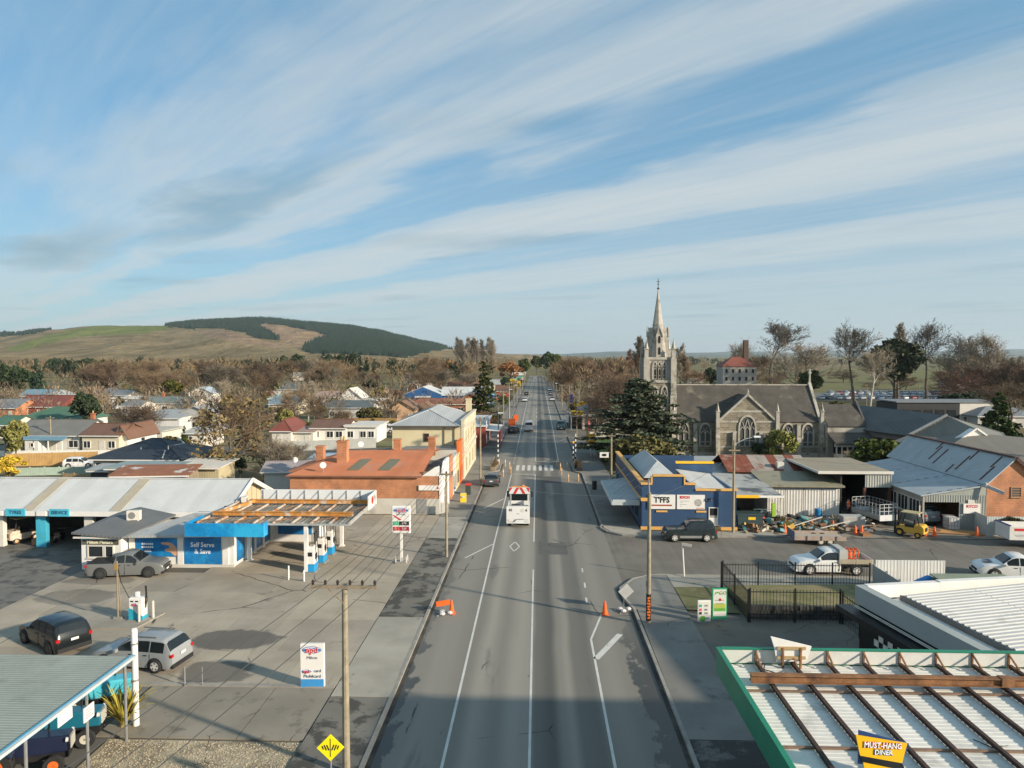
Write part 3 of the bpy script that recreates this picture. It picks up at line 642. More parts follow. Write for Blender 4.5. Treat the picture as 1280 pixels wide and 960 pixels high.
    # roadside shopfront running back from the corner, with blue panels between white posts
    for i in range(4):
        ya=y0+.5+1.75*i; q=MB(); q.box(B+.005,B+.06,ya,ya+1.35,.35,2.4); q.build('window_poster',BP,t)
        q=MB(); q.box(B+.003,B+.14,ya+1.38,ya+1.72,0,2.65); q.build('post',WHITE,t)
    b=MB(); b.box(B,-18.6,y0+7.32,y0+9.4,0,2.7); b.build('rear_shop_wall',WHITE,t)
    b=MB(); b.box(-22.1,-19.2,y0+7.26,y0+7.315,.75,2.35); b.build('window_poster',BP,t)
    q=MB(); q.slab((B,y0+6.9,3.2),(-18.3,y0+6.9,3.2),(-18.3,y0+9.8,3.5),(B,y0+9.8,3.5),.12); q.build('rear_roof',OFFW,t)
    q=MB(); q.slab((-18.6,59.5,3.1),(-16.9,62,3.1),(-18.2,63,3.1),(-19.5,61.5,3.1),.2); q.build('rear_fascia',WHITE,t)
    return t
office()
def aircon(loc,rz,label,w=.9):
    t=thing('air_conditioner',label,'air conditioner',loc,rz); b=MB(); b.box(-w/2,w/2,-.2,.2,.1,.85); b.box(-w*.4,-w*.3,-.2,.2,0,.1); b.box(w*.3,w*.4,-.2,.2,0,.1); b.build('case',OFFW,t,bevel=.02)
    f=MB(); f.lathe([(.27,-.22),(.27,-.203)],14,(-.1,0,.48),axis='y'); f.build('fan_grille',mat('grille_grey',(.2,.2,.19),.6),t)
aircon((-31.6,54.2,3.0),.15,'cream air conditioner unit standing on the dark grey office roof',1.0); aircon((-24.6,58.5,3.3),PI/2+.2,'white air conditioner unit behind the blue canopy fascia')
# === rusty petrol canopy
def canopy():
    t=thing('petrol_canopy','petrol station canopy with rusty beams above its roof sheets and a blue front fascia','canopy',(0,0,0))
    x0,x1,y0,y1,z=-24.9,-13.7,50.7,59.0,3.65
    n=8; sh=mat('dirty_roof_sheet',(.17,.155,.125),.7,.3,.9,col2=(.36,.33,.28),t2=(.5,.66),s2=.7)
    for i in range(n):
        a=x0+(x1-x0)*i/n; e=x0+(x1-x0)*(i+1)/n
        for j,(p,q) in enumerate(((y0,53.4),(53.4,56.2),(56.2,y1))):
            b=MB(); b.box(a+.01,e-.01,p+.01,q-.01,z,z+.05); b.ribs((a+.01,p+.01,z+.055),(e-.01,p+.01,z+.055),(e-.01,q-.01,z+.055),(a+.01,q-.01,z+.055),.28,.03); b.build('roof_sheet',sh,t)
    for i in range(n+1):
        X=x0+(x1-x0)*i/n; b=MB(); b.beam((X,y0,z+.12),(X,y1-.1,z+.12),.1,.16); b.build('rafter',mat('rusted_white_rafter',(.45,.40,.33),.8,.2,2,col2=(.36,.15,.05),t2=(.5,.6),s2=1.3),t)
    for i in range(0,n,2):
        X=x0+(x1-x0)*i/n; b=MB(); b.beam((X,y0+.2,z+.2),(X+1.4,52.6,z+.2),.05,.05); b.beam((X+1.4,53.2,z+.2),(X+2.6,56.4,z+.2),.05,.05); b.build('brace',RUST,t)
    for Y,a,e in ((52.7,-24.6,-13.9),(57.2,-23.6,-13.9)):
        b=MB(); b.box(a,e,Y-.1,Y+.1,z+.22,z+.50); b.box(a,e,Y-.16,Y+.16,z+.501,z+.53); b.build('beam',ORUST,t)
    b=MB(); b.beam((-24.0,52.8,z+.42),(-23.2,57.1,z+.42),.16,.24); b.build('beam',ORUST,t)
    b=MB(); b.box(-23.4,x1+.05,y1+.02,y1+.1,z-.1,z+1.0); o=b.build('rear_fascia',mat('fascia_white_panel',(.66,.68,.69),.5,.06,.8),t)
    for i in range(9):
        X=-23.2+(x1+23.2)*i/8; q=MB(); q.beam((X,y1-.6,z+.15),(X,y1,z+.9),.04,.04); q.box(X-.03,X+.03,y1-.03,y1+.018,z,z+.95); q.build('fascia_stay',STEEL,t)
    b=MB(); b.box(x1+.06,x1+.14,56.3,y1+.1,z-.15,z+1.0); o=b.build('end_fascia',WHITE,t)
    lg=MB(); lg.lathe([(.32,0),(.32,.03)],14,(x1+.14,57.6,z+.45),axis='x'); lg.build('oval_badge',RED,o)
    b=MB(); b.box(x1+.03,x1+.1,y0,56.25,z-.02,z+.14); b.box(-19.6,x1+.03,y0-.06,y0-.003,z-.02,z+.12); b.build('edge_trim',mat('grey_trim',(.34,.36,.35),.6),t)
    bf=mat('blue_fascia_wave',(.01,.22,.50),.3,.25,.4,col2=(.03,.38,.66),t2=(.48,.62),s2=.5)
    b=MB(); b.box(-25.35,-19.6,y0-.9,y0-.78,2.97,3.92); b.box(-25.35,-25.24,y0-.775,y0+1.8,2.97,3.92); b.box(-19.71,-19.6,y0-.775,y0-.08,2.97,3.92); b.build('front_fascia',bf,t)
    b=MB(); b.box(-25.23,-19.72,y0-.77,y0-.02,2.96,3.05); b.build('soffit',OFFW,t)
    for X,Y in ((-16.9,50.95),(-16.3,58.2),(-22.3,53.8)):
        b=MB(); b.box(X-.13,X+.13,Y-.13,Y+.13,.1,z); b.box(X-.22,X+.22,Y-.22,Y+.22,.1,.16); b.build('column',WHITE,t)
canopy()
def npd_oval(parent,loc,w,h,rot_z=0,rot_x=PI/2,txt='npd'):
    """blue oval with red lettering edged in white"""
    def ov(a,b_,z,n=24): return [(a*math.cos(2*PI*i/n),b_*math.sin(2*PI*i/n),z) for i in range(n)]
    for nm,a,b_,z,m in (('oval_badge',w/2,h/2,.004,mat('badge_blue',(.03,.16,.45),.4)),('oval_rim',w*.47,h*.40,.010,mat('badge_white',(.8,.8,.8),.4))):
        q=MB(); p=ov(a,b_,z); q.add(p+[(x,y,0) for x,y,_ in p],[tuple(range(24))]+[(i,24+i,24+(i+1)%24,(i+1)%24) for i in range(24)])
        o=q.build(nm,m,parent); o.location=loc; o.rotation_euler=(rot_x,0,rot_z)
    q=MB(); p=ov(w*.47,h*.30,.014); q.add(p,[tuple(range(24))]); o=q.build('oval_badge',MATS['badge_blue'],parent); o.location=loc; o.rotation_euler=(rot_x,0,rot_z)
    d=Vector((math.sin(rot_z),-math.cos(rot_z),0))*.02
    t=text(parent,txt,h*1.15,tuple(Vector(loc)+d*1.0),mat('badge_white2',(.85,.85,.85),.4),(rot_x,0,rot_z),bold=.028*h/.5); 
    text(parent,txt,h*1.15,tuple(Vector(loc)+d*1.4),RED,(rot_x,0,rot_z),bold=.008)
def pump(loc,label,h=1.9,hose=True,group='white and blue fuel pumps under the canopy'):
    t=thing('fuel_pump',label,'fuel pump',loc,0,group)
    b=MB(); b.box(-.3,.3,-.45,.45,.62,h-.2); b.box(-.22,.22,-.35,.35,h-.2,h); b.build('body',WHITE,t,bevel=.03)
    b=MB(); b.box(-.31,.31,-.46,.46,.06,.615); b.build('skirt',mat('pump_blue',(.02,.27,.55),.4),t,bevel=.02)
    b=MB(); b.box(-.4,.4,-.6,.6,0,.06); b.build('base',CONC,t)
    for s in (-1,1):
        b=MB(); b.box(-.16+.0,.16,s*.455-.01,s*.455+.01,1.2,1.5); b.build('display',BLACK,t)
    b=MB(); b.box(.3,.34,-.2,.2,.95,1.35); b.build('nozzle_boot',BLACK,t)
    for y in (-.25,.25):
        b=MB(); b.path([(.1,y,h),(.1,y,h+.9),(.3,y,h+1.0),(.42,y,.8),(.36,y,1.1)],.025); b.build('hose',BLACK,t)
    return t
for (X,Y),l in zip(((-16.6,51.3),(-16.6,53.6),(-16.6,55.9)),('white and blue fuel pump nearest the front canopy column','white and blue fuel pump in the middle of the canopy row','white and blue fuel pump at the far end of the canopy row')): pump((X,Y,.1),l)
# ---- diesel pump on its island with a hose gantry
b=MB(); b.prism([(-29.6,39.9),(-23.3,39.8),(-22.9,42.4),(-29.6,42.7)],'z',.1,.17); struct('pump_island',b,mat('island_concrete',(.30,.27,.22),.85,.12,1))
def lpg():
    t=thing('fuel_pump','lone white fuel pump with teal wave base on the concrete island','fuel pump',(-23.95,41.3,.17))
    b=MB(); b.box(-.42,.42,-.3,.3,.06,1.35); b.box(-.15,.1,-.1,.1,1.35,1.65); b.build('body',WHITE,t,bevel=.05)
    b=MB(); b.prism([(-.425,.06),(.425,.06),(.425,.30),(.2,.34),(0,.5),(-.2,.7),(-.425,.75)],'y',-.306,-.301); b.box(-.43,.43,-.3,.31,.05,.25); b.build('wave_panel',mat('pump_teal',(.03,.36,.50),.4),t)
    b=MB(); b.box(-.5,.5,-.42,.42,0,.05); b.build('base',CONC,t)
    npd_oval(t,(-.05,-.315,.98),.34,.16); b=MB(); b.box(-.3,-.12,-.31,-.302,1.12,1.2); b.box(.0,.18,-.31,-.302,1.12,1.2); b.build('display',BLACK,t)
    b=MB(); b.path([(.44,0,.9),(.5,-.02,1.6),(.46,0,2.0),(.52,0,2.0),(.55,0,1.2),(.46,0,.7)],.035); b.build('nozzle_hose',BLACK,t)
lpg()
for i,(X,Y) in enumerate(((-23.65,40.85),(-23.15,41.5))):
    t=thing('bollard','short white bollard %s the teal based fuel pump'%('in front of','to the right of')[i],'bollard',(X,Y,.17),0,'bollards guarding the lone fuel pump'); b=MB(); b.lathe([(.07,0),(.07,1.0),(.03,1.05)],10); b.build('post',OFFW,t); b=MB(); b.lathe([(.12,0),(.12,.03)],10); b.build('base_plate',STEEL,t)
t=thing('hose_gantry','tall thin grey hose gantry pole beside the lone fuel pump','pole',(-25.2,41.3,.17)); b=MB(); b.tube((0,0,0),(0,0,3.5),.06,.045,8); b.tube((.18,.05,0),(.02,0,3.3),.03,.03,6); b.build('pole',TIMBER,t)
b=MB(); b.box(-.22,.3,-.15,.15,0,.12); b.build('base',CONC,t); b=MB(); b.path([(0,0,3.4),(.25,0,2.2),(.7,0,1.3),(1.0,0,1.0),(.95,0,.4),(.6,0,.06)],.03); b.build('hose',BLACK,t); b=MB(); b.box(-.09,.09,-.12,-.05,3.0,3.35); b.build('control_box',mat('brass_box',(.35,.2,.05),.5),t)
# ---- npd signs
def sign_low():
    t=thing('pylon_sign','white ground standing npd panel with blue foot at the forecourt edge','sign',(-10.75,33.15,.1),.04)
    b=MB(); b.box(-.57,.57,-.1,.1,0,2.12); b.build('panel',WHITE,t,bevel=.02)
    b=MB(); b.box(-.55,.55,-.106,-.101,.03,.42); b.build('blue_foot',mat('foot_blue',(.05,.27,.58),.4),t)
    npd_oval(t,(0,-.112,1.84),.92,.34); text(t,'Milton',.2,(0,-.108,1.46),mat('grey_ink',(.15,.16,.2)))
    npd_oval(t,(-.26,-.112,.80),.46,.17); text(t,'card',.2,(.25,-.108,.82),mat('navy_ink',(.01,.05,.12))); text(t,'Mobilcard',.21,(0,-.108,.56),mat('navy_ink',(.01,.05,.12)),sx=.98)
sign_low()
def sign_tall():
    t=thing('price_sign','fuel price sign with red and green rows on a white post','sign',(-10.4,53.6,.1))
    b=MB(); b.box(-.085,.085,-.085,.085,0,2.3); b.build('post',WHITE,t); b=MB(); b.box(-.45,.45,-.35,.35,0,.12); b.build('base',CONC,t)
    for x,y in ((-.4,-.25),(.4,-.25),(-.4,.25),(.42,.25)):
        q=MB(); q.lathe([(.035,.12),(.035,.55)],8,(x,y,0)); q.build('guard_post',WHITE,t)
    b=MB(); b.box(-.72,.72,-.14,.14,2.3,4.4); b.build('panel',WHITE,t,bevel=.06)
    npd_oval(t,(0,-.15,4.08),1.15,.38); text(t,'24/7 FUEL',.17,(0,-.147,3.76),mat('navy_ink',(.01,.05,.12)))
    for z,m,s in ((2.93,mat('price_green',(.02,.42,.20),.4),'91'),(2.52,RED,'D')):
        b=MB(); b.box(-.62,-.18,-.15,-.142,z,z+.3); b.build('grade_plate',m,t); text(t,s,.22,(-.4,-.156,z+.15),WHITE)
    for z,m,s in ((2.93,BLACK,'270'),(2.52,mat('price_red',(.35,.02,.04),.4),'209')):
        b=MB(); b.box(-.15,.62,-.15,-.142,z,z+.3); b.build('price_plate',m,t); text(t,s,.24,(.24,-.156,z+.15),WHITE)
    b=MB(); b.prism([(-.66,3.7),(-.5,3.7),(.05,3.36),(-.1,3.3)],'y',-.15,-.142); b.build('red_swoosh',RED,t)
sign_tall()
# === brick building with orange roof, shop fronts, cream hall
ORROOF=mat('orange_painted_iron',(.56,.20,.095),.75,.1,.4,spec=.15,col2=(.47,.25,.17),t2=(.52,.7),s2=.25,wave=('X',.25))
def brickshop():
    t=thing('brick_shop','orange brick building with an orange iron roof, brick chimneys and white parapet to the street','building',(0,0,0))
    x0,x1,y0,y1=-25.0,-9.6,70.6,77.0
    b=MB(); b.box(x0,x1-.3,y0,y1,1.62,3.85); b.build('brick_wall',BRICKO,t)
    b=MB(); b.box(x0-.03,x1-.25,y0-.06,y1,0,1.6); b.build('rendered_base',mat('grey_render',(.52,.49,.43),.8,.12,.6,col2=(.36,.34,.30),t2=(.55,.7)),t)
    b=MB(); b.box(-12.1,-11.1,y0-.1,y0-.061,.1,1.58); b.build('side_door',mat('grey_door',(.25,.25,.24),.6),t)
    q=MB(); z0=3.9; q.add([(x0-.3,y0-.25,z0),(x1-2.0,y0-.25,z0),(x1-2.0,80,5.15),(x0+3.5,80,5.15),(x0-.3,83,z0),(x1-2,88.5,z0+.4),(x0-.3,y0-.25,z0-.12),(x1-2.0,y0-.25,z0-.12)],[(0,1,2,3),(0,3,4),(3,2,5,4),(6,7,1,0)]); r=q.build('roof',ORROOF,t)
    q=MB(); q.box(x0-.35,x1-2,y0-.36,y0-.252,z0-.14,z0+.0); q.build('gutter',mat('rusty_gutter',(.22,.10,.06),.7),r)
    q=MB(); q.add([(x0-1.5,74,3.7),(x0+2.2,75.5,4.7),(x0+2.2,79,4.7),(x0-1.5,81,3.7)],[(0,1,2,3)]); q.add([(x0-1.5,74,3.7),(x0+.4,72.4,3.8),(x0+2.2,75.5,4.7)],[(0,1,2)]); q.build('rear_roof',ORROOF,t)
    sk=mat('dirty_skylight',(.17,.155,.09),.5,.25,4)
    for X in (-19.6,-16.4):
        k=(5.15-z0)/(80-y0+.25); P=lambda x,y:(x,y,z0+k*(y-y0+.25)+.05); q=MB(); q.slab(P(X,72.2),P(X+1.2,72.2),P(X+1.6,76.4),P(X+.4,76.4),.04); q.build('skylight',sk,r)
    for x,y,a,e,w,p in ((-24.3,78.6,3.9,5.7,.85,0),(-20.9,75.4,4.2,6.7,1.05,2),(-16.3,82,4.4,6.1,.8,0),(-12.3,82.4,4.3,6.3,.8,0)): chimney(r,x,y,a,e,BRICKO,w,p)
    # stucco street front, its parapet swept down to the wall
    q=MB(); pts=[(y0-.06,0),(76.4,0),(76.4,5.0),(73.4,5.0),(72.9,4.7),(72.2,4.15),(71.3,3.9),(y0-.06,3.86)]
    q.prism(pts,'x',x1-.24,x1+.02); q.build('street_front',WHITE,t)
    q=MB(); q.prism([(x1-2.0,3.87),(x1-.25,3.87),(x1-.25,4.9),(x1-.7,4.75),(x1-1.2,4.4)],'y',y0+.02,y0+.25); q.build('swept_parapet',WHITE,t)
    q=MB(); q.box(x1-.25,x1+.08,76.45,79.4,0,4.9); q.build('brick_pier',BRICKO,t)
    for y in (72,74): window(t,(x1+.025,y,.6),1.3,2.0,PI/2,1,2,WHITE)
    for y in (71.0,73.0,75.2):
        q=MB(); q.box(x1+.02,x1+.16,y-.12,y+.12,0,3.7); q.build('pilaster',WHITE,t)
    b=MB(); b.box(-11.9,-9.75,y0-.14,y0-.06,2.45,2.95); o=b.build('arrow_board',WHITE,t)
    q=MB(); q.prism([(-10.05,2.55),(-9.8,2.7),(-10.05,2.85)],'y',y0-.16,y0-.142); q.build('printed_arrow',RED,o)
    return t
brickshop()
def shopfront(name,label,y0,y1,h,m,par=.5,awn=None):
    t=thing(name,label,'shop',(0,0,0),0,'shop fronts along the left pavement'); x1=-9.6
    b=MB(); b.box(x1-7,x1-.3,y0+.02,y1-.02,0,h-.9); b.build('rear_block',OFFW,t)
    b=MB(); b.box(x1-.28,x1+.03,y0+.01,y1-.01,0,h); b.box(x1-.32,x1+.12,y0+.01,y1-.01,h+.002,h+.14); b.build('street_front',m,t)
    n=max(1,int((y1-y0)/1.8))
    for i in range(n): window(t,(x1+.035,y0+(y1-y0)*(i+.5)/n,.6),(y1-y0)/n*.7,1.7,PI/2,1,1,m)
    q=MB(); q.slab((x1-7.2,y0,h-.9),(x1-.3,y0,h-.75),(x1-.3,y1,h-.75),(x1-7.2,y1,h-.9),.1); q.build('roof',MIDROOF,t)
shopfront('shop','grey white shop front between the brick pier and the yellow shop',79.5,83.2,4.3,mat('grey_white_stucco',(.52,.53,.51),.7,.1,.6))
shopfront('shop','yellow cream shop front beside the orange panel',83.2,86.3,4.0,mat('yellow_stucco',(.62,.47,.22),.7,.08,.6))
shopfront('shop','narrow shop front with a tall bright orange panel against the cream hall',86.3,89.9,5.3,mat('orange_panel_paint',(.75,.16,.03),.6,.06,.6))
def creamhall():
    t=thing('cream_hall','two storey cream hall with a pale hipped iron roof and street parapet','building',(0,0,0))
    x0,x1,y0,y1,h=-18.6,-9.4,90.2,108,6.9
    b=MB(); b.box(x0,x1-.35,y0,y1,0,h); b.build('wall',CREAM,t)
    b=MB(); b.box(x1-.34,x1,y0-.05,y1+.05,0,h+.75); b.box(x1-.4,x1+.1,y0-.1,y1+.1,h+.752,h+.9); b.box(x1-.35,x1+.15,y0-.08,y1+.08,3.5,3.75); b.build('street_front',mat('pale_cream_front',(.55,.50,.38),.7,.08,.5,col2=(.45,.41,.31),t2=(.55,.7)),t)
    hip_roof(t,x0,x1-.9,y0,y1,h+.1,1.75,mat('pale_ribbed_iron',(.36,.375,.375),.5,.08,.5,wave=('X',.3)),.45)
    b=MB(); b.box(x0-.5,x1-.4,y0-.6,y0-.46,h-.02,h+.12); b.build('gutter',mat('dark_gutter',(.09,.08,.07),.6),t)
    b=MB(); b.box(x0,x1-.35,y0-.07,y0-.005,3.85,4.0); b.build('string_course',mat('dark_gutter',(.09,.08,.07),.6),t)
    window(t,(-14.2,y0-.005,5.0),.7,1.0,0,1,2,mat('brown_frame',(.10,.06,.04),.6)); 
    for X in (-14.4,-13.0): window(t,(X,y0-.005,2.4),.7,.8,0,1,1,mat('brown_frame',(.1,.06,.04)))
    for X in (-10.6,-11.9):
        b=MB(); b.tube((X,y0-.1,h),(X,y0-.1,2.2),.06); b.build('downpipe',mat('pipe_brown',(.22,.17,.10),.6),t)
    for y in (92.5,96,99.5,103,106): window(t,(x1+.005,y,4.5),1.0,1.7,PI/2,1,2,CREAM); 
    for y in (93,97.5,102,106): window(t,(x1+.005,y,.8),1.6,1.9,PI/2,2,1,CREAM)
    chimney(t,-10.4,107,6.9,9.3,CREAM,.8,0)
creamhall()
# verandah and shops beyond the cream hall, left of the road
t=thing('shop','red fronted shop with a white street verandah beyond the side street on the left','shop',(-16,123,0))
b=MB(); b.box(0,7,0,12,0,3.6); b.build('wall',mat('dull_red_wall',(.30,.06,.045),.7,.12,1),t); q=MB(); q.slab((-.3,-.3,3.65),(7.3,-.3,3.65),(7.3,12,4.6),(-.3,12,4.6),.1); q.build('roof',WHITEROOF,t)
q=MB(); q.slab((7,.2,3.0),(9.4,.2,2.85),(9.4,11.5,2.85),(7,11.5,3.0),.1); q.build('verandah',WHITE,t)
for y in (.4,4,8,11.3):
    q=MB(); q.tube((9.2,y,.1),(9.2,y,2.75),.06); q.build('post',RED,t)
b=MB(); b.box(7.0,7.1,1,9,3.2,4.5); b.build('sign_board',WHITE,t)
for y in (2,5,8.5): window(t,(7.005,y,.6),1.8,1.8,PI/2,2,1,WHITE)
# === blue corner shop
BB=mat('dark_blue_paint',(.025,.062,.135),.6,.12,.8,col2=(.035,.085,.17),t2=(.5,.7)); YT=mat('amber_trim',(.66,.37,.11),.5,.08,1.5)
def tiffs():
    t=thing('blue_shop','dark blue corner shop with amber trim carrying the TIFFS board','shop',(0,0,0))
    x0,x1,x2,y0,y1=9.5,14.3,18.0,64.6,86
    b=MB(); b.prism([(x0,.12),(x2,.12),(x2,3.72),(x1,3.72),(x1,4.25),(x1-1.05,4.25),(x1-1.05,5.0),(x0+.95,5.0),(x0+.95,4.25),(x0,4.25)],'y',y0,y0+.3); b.build('street_wall',BB,t)
    b=MB(); b.box(x0,x0+.28,y0+.3,y1,.12,4.25); b.build('road_wall',BB,t)
    b=MB(); b.box(x2-.25,x2,y0+.3,y0+10,.12,3.72); b.box(x0+.28,x2-.25,y1-5,y1-4.8,.12,4.6); b.build('rear_wall',BB,t)
    tr=MB()
    for a,e,z in ((x0-.1,x0+.92,4.25),(x0+.97,x1-1.07,5.0),(x1-1.03,x1+.06,4.25),(x1+.02,x2+.1,3.72)): tr.box(a,e,y0-.09,y0+.36,z+.002,z+.17)
    tr.box(x0+.80,x0+.945,y0-.08,y0+.35,4.43,4.995); tr.box(x1-1.045,x1-.9,y0-.08,y0+.35,4.43,4.995)
    tr.box(x0-.1,x2+.1,y0-.1,y0-.003,.13,.42); tr.box(x0-.1,x0+.36,y0+.37,y1,4.252,4.42); tr.build('trim',YT,t)
    tr=MB(); tr.box(x0-.1,x0+1.2,y0-.085,y0-.004,2.75,3.05); tr.box(x0+4.0,x0+4.6,y0-.085,y0-.004,2.75,3.05); tr.box(x0-.09,x0-.003,y0,y1,2.8,3.0); tr.box(x0+1.3,x0+2.3,y0-.075,y0-.004,1.75,1.9); tr.box(x0+4.9,x0+5.8,y0-.075,y0-.004,1.75,1.9); tr.build('trim',YT,t)
    b=MB(); b.box(x0+5.95,x0+6.95,y0-.08,y0-.004,1.6-1.1,1.6-.95); b.build('trim',YT,t)
    # roofs behind the parapet
    q=MB(); q.slab((x0+.3,y0+.35,3.8),(x1-.5,y0+.35,3.8),(x1-.5,82,4.0),(x0+.3,82,4.0),.1); q.build('roof',mat('rusty_flat_roof',(.22,.10,.06),.8,.3,1,col2=(.3,.27,.24)),t)
    hp=MB(); hp.add([(10.3,69,4.1),(13.6,69,4.1),(13.6,81,4.1),(10.3,81,4.1),(11.9,70.9,5.5),(11.9,79.5,5.5)],[(0,1,4),(1,2,5,4),(2,3,5),(3,0,4,5)]); hp.build('hipped_roof',mat('blue_white_iron',(.40,.43,.44),.6,.08,.5,spec=.15,wave=('Y',.3)),t)
    q=MB(); q.slab((x1+.05,y0+.36,3.95),(x2+.1,y0+.36,3.5),(x2+.1,74,3.7),(x1+.05,74,4.2),.1); q.build('side_roof',mat('white_lean_to',(.50,.50,.48),.6,.1,.6,wave=('X',.3)),t)
    q=MB(); q.box(x1-1.2,x1+.02,y0+.36,82,3.82,4.9); q.build('inner_parapet',mat('red_brown_parapet',(.26,.09,.05),.8,.2,1),t) if False else None
    b=MB(); b.box(x1+.3,x2+.2,74.2,74.5,3.0,4.75); b.build('rear_wall',BB,t); b=MB(); b.box(x1+.1,x2+.3,74.1,74.6,4.752,4.95); b.build('trim',mat('bright_amber_trim',(.85,.47,.02),.5,.05,1),t)
    # boards
    b=MB(); b.box(x0+.55,x0+3.0,y0-.12,y0-.01,2.05,3.35); o=b.build('sign_board',WHITE,t); text(o,"T'FFS",.70,(x0+1.78,y0-.13,2.86),BLACK,sx=.92,bold=.022); q=MB(); q.box(x0+.85,x0+2.7,y0-.128,y0-.121,2.32,2.46); q.build('red_band',mat('print_brown',(.35,.08,.05),.5),o)
    b=MB(); b.box(x0+3.15,x0+5.65,y0-.12,y0-.01,2.05,3.35); o=b.build('sign_board',WHITE,t); text(o,'RYCO',.30,(x0+3.85,y0-.13,3.12),RED,sx=1.1,bold=.02)
    q=MB()
    for k,w in enumerate((.9,.3,.6,.2)): q.box(x0+3.4,x0+3.4+w,y0-.127,y0-.121,2.78-.16*k,2.81-.16*k)
    q.build('print_line',mat('grey_ink',(.15,.16,.2)),o); q=MB(); q.lathe([(.34,y0-.129),(.3,y0-.124)],12,(x0+5.05,0,2.65),axis='y'); q.build('printed_picture',mat('print_grey',(.35,.34,.32),.6,.5,6),o); q=MB(); q.box(x0+4.9,x0+5.6,y0-.128,y0-.122,2.12,2.17); q.build('print_line',RED,o)
    window(t,(x0+6.45,y0-.005,.62),.85,1.6,0,1,2,WHITE,gm=DARK); b=MB(); b.box(x0+6.06,x0+6.84,y0-.05,y0-.03,.66,1.3); b.build('lower_panel',WHITE,t)
    b=MB(); b.beam((x0+5.7,y0-.1,3.0),(x0+6.4,y0-.16,3.05),.05,.05); b.lathe([(.09,0),(.05,.2)],8,(x0+5.75,y0-.16,2.85)); b.lathe([(.09,0),(.05,.2)],8,(x0+6.2,y0-.16,2.85)); b.build('flood_lamp',BLACK,t)
    # road side: shop windows and pavement awning
    for y in (67.5,71,75.5,80,84): window(t,(x0-.005,y,.7),2.0,1.6,-PI/2,2,1,mat('teal_frame',(.05,.12,.16),.5))
    q=MB(); q.slab((x0-2.55,65.4,2.5),(x0-.02,65.4,2.85),(x0-.02,76.5,2.85),(x0-2.55,76.5,2.5),.09); q.ribs((x0-2.7,67.02,2.758),(x0-2.7,78.9,2.758),(x0-.03,78.9,2.955),(x0-.03,67.02,2.955),.35,.03) if False else None; a=q.build('awning',mat('awning_iron',(.30,.34,.35),.5,.12,.6,wave=('Y',.3)),t)
    b=MB(); b.box(x0-2.66,x0-2.56,65.3,76.6,2.2,2.55); b.box(x0-2.55,x0-.1,65.3,65.39,2.2,2.7); b.build('awning_fascia',mat('pale_fascia',(.45,.49,.49),.6),a)
    for y in (65.8,69,72.5,76):
        b=MB(); b.beam((x0-2.2,y,2.5),(x0-.05,y,4.0),.05,.05); b.build('tie_rod',STEEL,a)
tiffs()
# --- sheds along the side street
def shed(name,label,x0,x1,y0,y1,h0,h1,wm,rm,panels=0,openf=False,trim=None):
    """single slope shed, front eave h0, back h1"""
    t=thing(name,label,'shed',(0,0,0)); b=MB()
    b.prism([(y0+.1,0),(y1,0),(y1,h1-.05),(y0+.1,h0-.05)],'x',x0,x0+.1); b.prism([(y0+.1,0),(y1,0),(y1,h1-.05),(y0+.1,h0-.05)],'x',x1-.1,x1); b.box(x0+.1,x1-.1,y1-.1,y1,0,h1-.08); b.build('wall',wm,t)
    q=MB(); q.slab((x0-.3,y0-.3,h0),(x1+.3,y0-.3,h0),(x1+.3,y1+.2,h1),(x0-.3,y1+.2,h1),.1); q.build('roof',rm,t)
    if panels:
        for i in range(panels):
            a=x0+(x1-x0)*i/panels+.03; e=x0+(x1-x0)*(i+1)/panels-.03; p=MB(); p.box(a,e,y0+.05,y0+.1,.06,h0-.35); p.ribs((a,y0+.045,.06),(e,y0+.045,.06),(e,y0+.045,h0-.35),(a,y0+.045,h0-.35),.25,.03); p.build('door_panel',wm,t)
        b=MB(); b.box(x0-.05,x1+.05,y0-.02,y0+.12,h0-.34,h0-.12); b.build('door_track',BLACK,t)
    if trim:
        b=MB(); b.box(x0-.32,x1+.32,y0-.42,y0-.31,h0-.16,h0+.03); b.build('gutter',trim,t)
    return t
MOSSROOF=mat('mossy_iron',(.24,.225,.16),.8,.15,.6,col2=(.16,.15,.11),wave=('X',.25))
shed('garage','white shed with four tall ribbed sliding doors under a mossy roof behind the scrap',22.9,30.0,71.2,76,3.1,3.7,mat('pale_ribbed_steel',(.60,.58,.54),.55,.08,.6,col2=(.42,.38,.33),t2=(.6,.75)),MOSSROOF,4,trim=MOSSROOF)
RR=MB()
t=thing('rusty_shed','old shed with patchwork of rust red and grey roof sheets behind the white garage','shed',(0,0,0))
b=MB(); b.box(20.8,29.4,77.2,84,0,3.4); b.build('wall',TIMBER,t)
cs=[mat('rust_sheet',(.19,.055,.03),.85,.25,1.2,col2=(.27,.2,.16),t2=(.55,.7),wave=('X',.2)),mat('grey_rust_sheet',(.30,.26,.22),.7,.2,1.2,col2=(.2,.09,.06),t2=(.55,.7),wave=('X',.2))]
for i in range(9):
    a=20.5+i*1.02; q=MB(); q.slab((a,76.9,3.45),(a+1.0,76.9,3.45),(a+1.0,81,4.75),(a,81,4.75),.05); q.build('roof_sheet',cs[(0,0,0,1,1,0,1,0,1)[i]],t)
    q=MB(); q.slab((a+1.0,84.4,3.45),(a,84.4,3.45),(a,81,4.75),(a+1.0,81,4.75),.05); q.build('roof_sheet',cs[i%2],t)
q=MB(); q.box(26.0,26.7,77.6,78.3,3.6,4.4); q.build('vent_box',OFFW,t)
